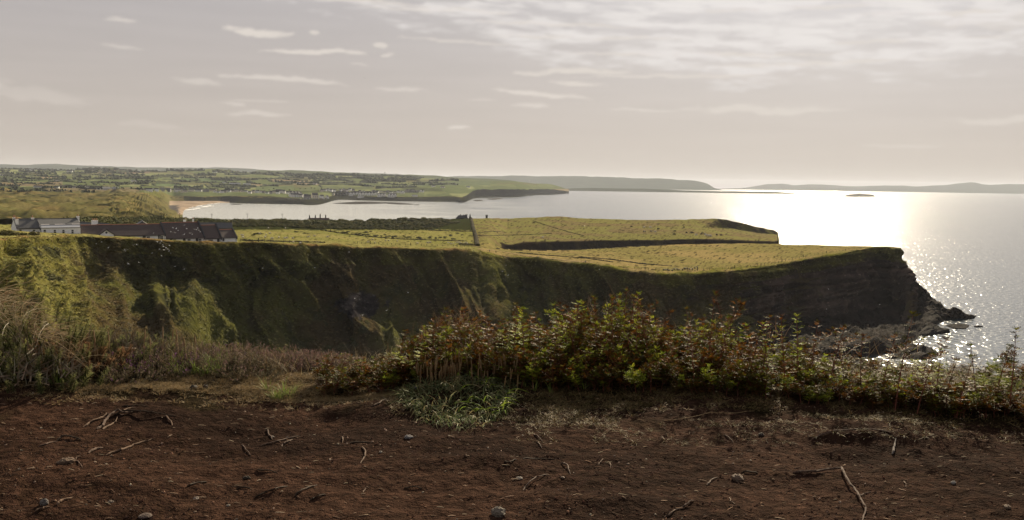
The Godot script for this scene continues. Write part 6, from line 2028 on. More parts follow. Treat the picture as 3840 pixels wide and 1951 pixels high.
func roses() -> void:
	var tall := []
	var bushy := []
	var low := []
	for pal in 3:
		for k in 3: tall.append(rose_shoot(0.40, 1 if k else 0, pal, 70.0))
		for k in 2: bushy.append(rose_shoot(0.28, 4, pal, 75.0))
		for k in 2: low.append(rose_shoot(0.15, 4, pal, 110.0))
	var shrubs := [
		[1210, 1500, 60, 0.12, "low wild rose bush with red and lime leaves beside the pink heather"],
		[1500, 1760, 110, 0.14, "dense dark rose bush with dry grass heads on its crown behind the grass tussock"],
		[1740, 1960, 90, 0.10, "bronze rose bush behind the seed stalks"],
		[1930, 2160, 110, 0.16, "rose bush with lime tips and slim red shoots"],
		[2130, 2350, 110, 0.14, "tall dark rose bush beside the tallest red shoot"],
		[2330, 2560, 105, 0.08, "rose bush carrying the tallest red shoot"],
		[2540, 2800, 105, 0.05, "bronze rose bush with branching leafy spires"],
		[2780, 3040, 105, 0.10, "loose rose bush with several thin upright red shoots"],
		[3020, 3300, 105, 0.14, "rose bush with one bright lime-tipped shoot"],
		[3280, 3560, 95, 0.12, "thin rose bush in front of the rocky shore"],
		[3540, 3800, 90, 0.14, "rose bush standing against the glittering sea"],
		[3780, 4150, 90, 0.10, "rose bush with dark bare twig tips beside the last glitter"]]
	for s in shrubs:
		var mid := pol((s[0] + s[1]) * 0.5, 5.4)
		var o := base("rose_bush", Transform3D(Basis(), mid))
		tag(o, s[4], "rose bush")
		var full: int = int(s[2] * (1.1 if s[0] < 2500 else 0.75 if s[0] < 2900 else 0.36))
		for k in full + (45 if s[0] < 2900 else 50):
			var px := rng.randf_range(s[0], s[1])
			var f := rng.randf()
			var r := lerpf(5.2, 6.15, f) + clampf((px - 2400.0) / 1400.0, 0.0, 1.0) * 0.15
			var p := pol(px, r)
			var top := lut(px, ROSE_TOP)
			var want := EYE - dep(px, top + lerpf(0.0, 80.0, clampf((px - 2450.0) / 700.0, 0.0, 1.0))) * r - p.y
			var frac := rng.randf_range(0.25, 0.85) if k % 7 else rng.randf_range(0.9, 1.15)
			if f < 0.3: frac *= 0.5
			var h := clampf(want * frac, 0.05, 0.75)
			if k >= full:      # the low leafy skirt in front
				r = rng.randf_range(5.05, 5.35) + clampf((px - 2400.0) / 1400.0, 0.0, 1.0) * 0.12
				p = pol(px, r)
				h = rng.randf_range(0.05, 0.15 if px < 2900.0 else 0.10)
			var pal := 0 if rng.randf() < 0.42 else 1
			if rng.randf() < s[3] * 1.2: pal = 2
			var m: ArrayMesh
			var own := 0.40
			if h > 0.34:
				m = tall[pal * 3 + rng.randi() % 3]
				if frac < 0.85: 
					m = bushy[pal * 2 + rng.randi() % 2]
					own = 0.28
			elif h > 0.17:
				m = bushy[pal * 2 + rng.randi() % 2]
				own = 0.28
			else:
				m = low[pal * 2 + rng.randi() % 2]
				own = 0.15
			var sc := h / own
			var b := Basis(Vector3.UP, rng.randf() * TAU).scaled(Vector3(lerpf(1.0, sc, 0.5), sc, lerpf(1.0, sc, 0.5)))
			b = Basis(Vector3(1, 0, 0), rng.randf_range(-0.22, 0.22)) * Basis(Vector3(0, 0, 1), rng.randf_range(-0.22, 0.22)) * b
			put("shoot", m, o, Transform3D(b, p - mid))
	# the shoots that stand clear above the others
	var mid2 := pol(2450, 5.3)
	for q in [[2402, 1098, 2], [2255, 1108, 0], [2660, 1120, 0], [2745, 1100, 0], [1975, 1155, 2], [1930, 1190, 2], [2030, 1180, 0], [2140, 1130, 2], [2820, 1195, 0], [2872, 1192, 0], [2970, 1178, 0], [3015, 1185, 2], [3060, 1215, 0], [3255, 1250, 0], [3470, 1265, 0], [3385, 1170, 1], [3700, 1300, 1], [3818, 1228, 1], [1580, 1290, 2], [1665, 1260, 2], [1495, 1235, 0], [3620, 1330, 1], [2080, 1190, 0], [2320, 1120, 1], [2450, 1140, 0], [2500, 1165, 0], [2575, 1175, 0], [2620, 1160, 1], [2700, 1125, 0], [2905, 1210, 2], [3130, 1230, 0], [3190, 1245, 0], [3330, 1262, 0], [3540, 1310, 2], [3580, 1340, 0], [1845, 1190, 0], [1745, 1170, 0], [2180, 1140, 0], [2365, 1105, 0], [3760, 1290, 1], [1620, 1200, 0]]:
		var r := rng.randf_range(5.1, 5.5)
		var p := pol(q[0], r)
		var h := EYE - dep(q[0], q[1]) * r - p.y
		var o := put("rose_shoot", tall[q[2] * 3 + rng.randi() % 3], self, Transform3D(Basis(Vector3.UP, rng.randf() * TAU).scaled(Vector3(1.15, h / 0.41, 1.15)), p))
		tag(o, ["single red rose shoot with bronze leaves standing above the bushes", "single dark rose shoot standing above the bushes", "single rose shoot with lime-green tip standing above the bushes"][q[2]], "rose shoot", "rose shoots above the bushes")

func spiny(h: float, n: int, c: Color, tip: Color) -> ArrayMesh:
	var b := MB.new()
	b.tube([Vector3.ZERO, Vector3(0.01, h * 0.5, 0), Vector3(0, h, 0.01)], [0.004, 0.003, 0.0015], 4, c * 0.8, false)
	for k in n:
		var t := 0.05 + 0.95 * k / n
		var an := k * 2.399
		var d := Vector3(cos(an), 0.25 + t * 0.6 + rng.randf_range(-0.2, 0.3), sin(an)).normalized()
		var p := Vector3(0.01 * sin(t * 3.0), h * t, 0)
		var l := rng.randf_range(0.018, 0.036) * (1.15 - 0.5 * t)
		var s := d.cross(Vector3.UP).normalized() * 0.0012
		var col := jit(mixc(c, tip, t * t * rng.randf_range(0.4, 1.2)), 0.25)
		b.tri(p - s, p + s, p + d * l, col)
		b.tri(p - d.cross(s).normalized() * 0.0016, p + d.cross(s).normalized() * 0.0016, p + d * l, col)
		if k % 3 == 0:
			var d2 := Vector3(cos(an + 1.0), 0.9, sin(an + 1.0)).normalized()
			b.tri(p + d * l * 0.5 - s, p + d * l * 0.5 + s, p + d * l * 0.5 + d2 * l * 0.6, col)
	return b.mesh(M.leaf)

func mound(parent: Node3D, called: String, meshes: Array, px: float, r: float, top: float, rx: float, rz: float, n: int, lean: float, smin: float, smax: float) -> void:
	# shoots spread over a dome whose crown shows at row "top"
	var c := pol(px, r)
	var h := EYE - dep(px, top) * r - c.y - smax * 0.10
	for k in n:
		var an := rng.randf() * TAU
		var q := sqrt(rng.randf())
		var x := cos(an) * q * rx
		var z := sin(an) * q * rz
		var y := h * (1.0 - q * q * 0.85) * (rng.randf_range(0.75, 1.05) if k % 4 else rng.randf_range(0.1, 0.8))
		var g := gh(c.x + x, c.z + z)
		var out := Vector3(cos(an) * q * lean + rng.randf_range(-0.25, 0.25), 1.0, sin(an) * q * lean + rng.randf_range(-0.25, 0.25)).normalized()
		var b := Basis(Quaternion(Vector3.UP, out)) * Basis(Vector3.UP, rng.randf() * TAU)
		put(called, meshes[rng.randi() % meshes.size()], parent, Transform3D(b.scaled(Vector3.ONE * rng.randf_range(smin, smax)), Vector3(c.x + x, maxf(g + y - 0.05, g - 0.02), c.z + z) - parent.position))

func core(parent: Node3D, px: float, r: float, top: float, rx: float, rz: float, col: Color) -> void:
	# the tangle of dead twigs inside a bush
	var c := pol(px, r)
	var h := EYE - dep(px, top) * r - c.y
	var b := MB.new()
	for k in 260:
		var an := rng.randf() * TAU
		var q := sqrt(rng.randf()) * 0.8
		var p := Vector3(cos(an) * q * rx, rng.randf() * h * 0.55 * (1.0 - q * q), sin(an) * q * rz)
		var d := Vector3(rng.randfn(), absf(rng.randfn()) + 0.2, rng.randfn()).normalized()
		b.blade(p, d, d.cross(Vector3(0.3, 0.2, 0.9)).normalized(), rng.randf_range(0.06, 0.16), 0.006, Vector3(rng.randfn(), rng.randfn(), rng.randfn()) * 0.2, 2, jit(col, 0.4))
	put("twigs", b.mesh(M.stem), parent, Transform3D(Basis(), c - parent.position))

func gorse_and_heather() -> void:
	var green := []
	var brown := []
	for k in 3: green.append(spiny(rng.randf_range(0.10, 0.16), 70, Color(0.070, 0.076, 0.030), Color(0.25, 0.25, 0.11)))
	for k in 3: brown.append(spiny(rng.randf_range(0.10, 0.15), 90, Color(0.11, 0.062, 0.032), Color(0.26, 0.16, 0.09)))
	for s in [
			[-120, 5.9, 1068, 0.42, 0.35, 110, "big gorse bush at the path edge with pale spiny tips, half under dry grass"],
			[110, 5.8, 1068, 0.40, 0.35, 130, "gorse bush with the tallest spiny spires"],
			[60, 5.55, 1270, 0.40, 0.18, 40, "dark shaded front of the gorse behind the green grass"],
			[300, 5.9, 1230, 0.26, 0.25, 40, "low gorse bush beside the brown dead gorse"],
			[455, 5.9, 1225, 0.20, 0.20, 34, "young gorse bush with bright green spires beside the heather"],
			[570, 6.0, 1290, 0.16, 0.14, 18, "smallest gorse tuft among the heather"],
			[395, 6.1, 1245, 0.16, 0.16, 22, "gorse tuft on the slope behind the dead gorse"]]:
		var o := base("gorse_bush", Transform3D(Basis(), pol(s[0], s[1])))
		tag(o, s[6], "gorse bush")
		mound(o, "spiny_shoot", green, s[0], s[1], s[2], s[3], s[4], s[5], 0.7, 0.7, 1.15)
		core(o, s[0], s[1], s[2], s[3], s[4], Color(0.14, 0.11, 0.075))
	for s in [[240, 5.75, 1235, 0.24, 0.22, 90, "brown dead gorse spilling over the bank"], [330, 5.7, 1310, 0.16, 0.16, 45, "small brown dead gorse at the foot of the bank"]]:
		var o := base("dead_gorse", Transform3D(Basis(), pol(s[0], s[1])))
		tag(o, s[6], "gorse bush")
		mound(o, "spiny_shoot", brown, s[0], s[1], s[2], s[3], s[4], s[5], 0.9, 0.6, 1.0)
	# heather
	var hs := []
	for v in 4:
		var b := MB.new()
		for k in 7:
			var an := rng.randf() * TAU
			var d := Vector3(cos(an) * 0.5, 1.0, sin(an) * 0.5).normalized()
			var l := rng.randf_range(0.05, 0.10)
			var col := jit([Color(0.090, 0.074, 0.046), Color(0.105, 0.082, 0.052), Color(0.070, 0.066, 0.030), Color(0.108, 0.080, 0.060)][v], 0.25)
			b.blade(Vector3.ZERO, d, Vector3(-d.z, 0, d.x).normalized(), l, 0.003, Vector3(rng.randfn(), 0, rng.randfn()) * 0.2, 2, col * 0.7)
			for q in 12:
				var t := 0.25 + 0.75 * q / 12.0
				var p := d * (l * t)
				var e := Vector3(rng.randfn(), rng.randf() + 0.3, rng.randfn()).normalized()
				var w := e.cross(d).normalized() * 0.0025
				var cc := col
				if v == 3 or (v == 1 and q > 8): cc = jit(Color(0.118, 0.078, 0.068), 0.3)
				if v == 2 and q > 7 and k < 3: cc = jit(Color(0.13, 0.045, 0.13), 0.2)
				b.tri(p - w, p + w, p + e * 0.009, cc)
		hs.append(b.mesh(M.leaf))
	for s in [
			[600, 5.75, 1345, 0.30, 0.30, 120, [0, 1, 2], "mound of brown heather with purple flowers beside the young gorse"],
			[760, 5.8, 1345, 0.28, 0.28, 120, [0, 1, 2], "heather mound with scattered purple flowers in the middle of the bank"],
			[870, 5.75, 1385, 0.20, 0.26, 110, [0, 0, 1], "dark brown heather clump at the drop of the bank"],
			[940, 5.55, 1430, 0.16, 0.2, 80, [0, 0, 1], "dark heather spilling towards the short dry turf"],
			[460, 5.6, 1385, 0.24, 0.22, 80, [0, 1, 2], "grassy heather at the foot of the gorse"],
			[1110, 5.75, 1400, 0.20, 0.18, 110, [1, 3, 3], "pink heather patch beside the low rose bush"],
			[1210, 5.75, 1398, 0.18, 0.18, 100, [1, 3, 3], "pink heather patch under the low rose bush"],
			[1030, 5.8, 1412, 0.14, 0.16, 60, [0, 1, 3], "thin heather between the dark clump and the pink patches"]]:
		var o := base("heather", Transform3D(Basis(), pol(s[0], s[1])))
		tag(o, s[7], "heather")
		var ms := []
		for k in s[6]: ms.append(hs[k])
		mound(o, "sprig", ms, s[0], s[1], s[2], s[3], s[4], s[5], 0.8, 0.8, 1.4)

func tuft(n: int, lmin: float, lmax: float, w: float, spread: float, curl: float, cols: Array, seg := 3) -> ArrayMesh:
	var b := MB.new()
	for k in n:
		var an := rng.randf() * TAU
		var out := Vector3(cos(an), 0, sin(an))
		var d := (out * rng.randf_range(0.1, spread) + Vector3.UP).normalized()
		var l := rng.randf_range(lmin, lmax)
		b.blade(out * rng.randf_range(0.0, 0.012), d, Vector3(-out.z, rng.randf_range(-0.4, 0.4), out.x).normalized(), l, w * rng.randf_range(0.6, 1.2), out * rng.randf_range(-0.2, curl) + Vector3(rng.randf_range(-0.3, 0.3), -curl * rng.randf_range(0.1, 0.9), rng.randf_range(-0.3, 0.3)), seg, jit(cols[rng.randi() % cols.size()], 0.3))
	return b.mesh(M.grass)

func sow(m: ArrayMesh, called: String, label: String, areas: Array, smin: float, smax: float) -> void:
	# areas: [px0, px1, py0, py1, count]; py measured on the level ground
	var where := []
	for a in areas:
		for k in a[4]:
			var px := rng.randf_range(a[0], a[1])
			var py := rng.randf_range(a[2], a[3])
			var p := gp(px, py)
			if n2.get_noise_2d(p.x * 140.0, p.z * 140.0) < rng.randf_range(-0.45, 0.15): continue
			p.y = gh(p.x, p.z) - 0.003
			var b := Basis(Vector3.UP, rng.randf() * TAU).scaled(Vector3.ONE * rng.randf_range(smin, smax))
			where.append(Transform3D(b, p))
	many(called, m, where, [], label, "grass")

func foreground_plants() -> void:
	roses()
	gorse_and_heather()
	var straw := [Color(0.24, 0.175, 0.085), Color(0.19, 0.13, 0.065), Color(0.29, 0.225, 0.125), Color(0.13, 0.082, 0.04)]
	var dull := [Color(0.12, 0.10, 0.04), Color(0.16, 0.12, 0.055), Color(0.09, 0.085, 0.03), Color(0.11, 0.07, 0.035)]
	var green := [Color(0.12, 0.17, 0.04), Color(0.17, 0.21, 0.05), Color(0.09, 0.13, 0.035), Color(0.20, 0.19, 0.08)]
	sow(tuft(12, 0.014, 0.036, 0.0022, 1.6, 0.9, straw), "dry_turf", "short curled straw-coloured turf along the path edge", [
		[-150, 500, 1405, 1462, 1700], [300, 1000, 1405, 1492, 3600], [900, 1530, 1430, 1506, 3400], [250, 700, 1450, 1500, 900], [2500, 3950, 1440, 1545, 700], [3250, 3950, 1430, 1540, 1100], [2000, 3900, 1500, 1600, 300], [0, 1500, 1480, 1530, 420]], 0.8, 1.5)
	sow(tuft(12, 0.012, 0.030, 0.0024, 1.7, 0.9, dull), "short_turf", "short dull green and brown turf at the foot of the rose bushes", [
		[-150, 1000, 1390, 1450, 1400], [1450, 2100, 1430, 1570, 1300], [1950, 2700, 1420, 1540, 2200], [2600, 3400, 1420, 1550, 2200], [3300, 3950, 1420, 1560, 1700], [2000, 3900, 1530, 1600, 900], [1900, 3900, 1560, 1660, 420]], 0.8, 1.5)
	sow(tuft(9, 0.04, 0.10, 0.0040, 0.9, 0.5, green, 4), "green_grass", "fresh green grass blades along the bank", [
		[-150, 420, 1385, 1450, 560], [160, 330, 1455, 1478, 60], [640, 830, 1400, 1450, 160], [1000, 1100, 1480, 1500, 20], [-100, 900, 1380, 1420, 120], [3250, 3400, 1480, 1520, 30], [3700, 3850, 1450, 1500, 40], [1950, 3800, 1430, 1500, 60]], 0.7, 1.5)
	sow(tuft(7, 0.08, 0.20, 0.0016, 0.7, 0.6, straw, 4), "dry_grass", "long thin dry grass growing through the bank plants", [
		[-150, 1000, 1370, 1430, 210], [950, 1500, 1375, 1440, 130], [1450, 2100, 1370, 1440, 120], [3150, 3800, 1420, 1500, 150], [2100, 3200, 1380, 1440, 80]], 0.7, 1.3)
	# dry grass thrown over the gorse
	var b := MB.new()
	for k in 640:
		var px := rng.randf_range(-150.0, 320.0)
		var r := rng.randf_range(5.45, 6.0)
		var top := lut(px, [-150, 1075, 60, 1100, 150, 1150, 230, 1225, 320, 1320])
		var p := pol(px, r)
		var y := EYE - dep(px, top + rng.randf_range(-10.0, 120.0)) * r
		if y < p.y: continue
		var d := Vector3(rng.randf_range(-0.1, 1.0), rng.randf_range(-0.2, 0.55), rng.randf_range(-0.2, 0.5)).normalized()
		b.blade(Vector3(p.x - 0.05, y, p.z), d, d.cross(Vector3(0.2, 0.1, 1)).normalized(), rng.randf_range(0.10, 0.26), 0.0022, Vector3(rng.randf_range(-0.1, 0.4), rng.randf_range(-0.7, -0.1), 0.1), 5, jit([Color(0.24, 0.18, 0.11), Color(0.13, 0.085, 0.05), Color(0.32, 0.26, 0.17)][rng.randi() % 3], 0.25))
	var og := put("dry_grass_thatch", b.mesh(M.straw))
	tag(og, "tangle of long dry grass draped over the gorse", "grass", "", "stuff")
	# curling grass heads above the rose bushes
	b = MB.new()
	for k in 150:
		var z: Array = [[1640, 1790, 1185], [1560, 1650, 1240], [2200, 2420, 1140], [2500, 2720, 1200], [3100, 3500, 1300], [2880, 2960, 1230]][mini(5, int(rng.randf() * rng.randf() * 8.0))]
		var px: float = rng.randf_range(z[0], z[1])
		var r := rng.randf_range(5.4, 5.9)
		var y: float = EYE - dep(px, z[2] + rng.randf_range(0.0, 40.0)) * r
		var p := pol(px, r)
		var d := Vector3(rng.randf_range(-0.7, 0.7), 1.0, rng.randf_range(-0.4, 0.4)).normalized()
		b.blade(Vector3(p.x, y - 0.03, p.z), d, Vector3(0.8, 0.1, 0.6).normalized(), rng.randf_range(0.08, 0.19), 0.0017, Vector3(rng.randf_range(-0.5, 0.7), rng.randf_range(-0.6, 0.05), 0), 6, jit(Color(0.22, 0.14, 0.075), 0.3))
	tag(put("grass_heads", b.mesh(M.straw)), "thin curling dry grass stems above the rose bushes", "grass", "", "stuff")
	# the big tussock that hangs over the path
	b = MB.new()
	for k in 1700:
		var px := rng.randf_range(1500.0, 1930.0)
		var py := rng.randf_range(1440.0, lut(px, [1500, 1500, 1580, 1580, 1720, 1612, 1840, 1590, 1930, 1510]))
		var p := gpos(px, py)
		var f := (py - 1440.0) / 130.0
		var d := Vector3(rng.randf_range(-0.5, 0.5), rng.randf_range(0.35, 1.0), rng.randf_range(-0.1, 0.9) * (0.4 + f)).normalized()
		b.blade(p - Vector3(0, 0.005, 0), d, d.cross(Vector3(rng.randfn(), 0.1, rng.randfn())).normalized(), rng.randf_range(0.05, 0.14), rng.randf_range(0.003, 0.006), Vector3(rng.randf_range(-0.3, 0.3), rng.randf_range(-0.9, -0.3), 0.35), 4, jit([Color(0.10, 0.12, 0.055), Color(0.14, 0.155, 0.075), Color(0.07, 0.09, 0.038), Color(0.22, 0.19, 0.10)][rng.randi() % 4], 0.25))
	for k in 30:
		var p := gpos(rng.randf_range(1700.0, 1900.0), rng.randf_range(1470.0, 1560.0))
		var d := Vector3(rng.randf_range(-0.2, 0.9), rng.randf_range(0.4, 1.0), rng.randf_range(0.0, 0.6)).normalized()
		b.blade(p, d, d.cross(Vector3(0.1, 0.1, 1)).normalized(), rng.randf_range(0.08, 0.17), 0.007, Vector3(0.2, -0.6, 0.2), 5, jit(Color(0.19, 0.26, 0.04), 0.2))
	var tz := base("grass_tussock")
	tag(tz, "green grass tussock hanging over the edge of the bare path", "grass tussock")
	put("blades", b.mesh(M.grass), tz)
	for k in 75:
		var p := gpos(rng.randf_range(1560.0, 1960.0), rng.randf_range(1425.0, 1500.0))
		var s := MB.new()
		var h := rng.randf_range(0.07, 0.15)
		var l := Vector3(rng.randf_range(-0.15, 0.15), 1, rng.randf_range(-0.1, 0.15))
		s.tube([p, p + l * h * 0.5, p + l * h], [0.0012, 0.001, 0.001], 4, Color(0.15, 0.10, 0.05), false)
		s.tube([p + l * h * 0.55, p + l * h * 0.7, p + l * h * 0.95, p + l * h * 1.05], [0.0014, 0.003, 0.0028, 0.0008], 5, jit(Color(0.17, 0.11, 0.055), 0.25))
		put("seed_stalk", s.mesh(M.straw), tz)
	var st := base("seed_stalks", Transform3D())
	tag(st, "upright brown seed stalks scattered between the gorse and the heather", "grass")
	for q in [[345, 1330], [352, 1300], [365, 1370], [290, 1350], [240, 1400], [190, 1430], [410, 1310], [605, 1290], [640, 1320], [670, 1300], [735, 1320], [560, 1330], [530, 1300], [120, 1410], [60, 1420], [700, 1330], [625, 1300]]:
		var r := 5.6
		var p := pol(q[0], r)
		var h: float = maxf(0.08, EYE - dep(q[0], q[1] - 60.0) * r - p.y)
		var s := MB.new()
		var l := Vector3(rng.randf_range(-0.15, 0.2), 1, 0)
		s.tube([p, p + l * h * 0.6, p + l * h * 1.0], [0.0013, 0.0011, 0.001], 4, Color(0.2, 0.13, 0.06), false)
		s.tube([p + l * h * 0.72, p + l * h * 0.8, p + l * h * 0.97, p + l * h * 1.04], [0.0015, 0.0034, 0.003, 0.0008], 5, Color(0.2, 0.12, 0.06))
		put("stalk", s.mesh(M.straw), st)

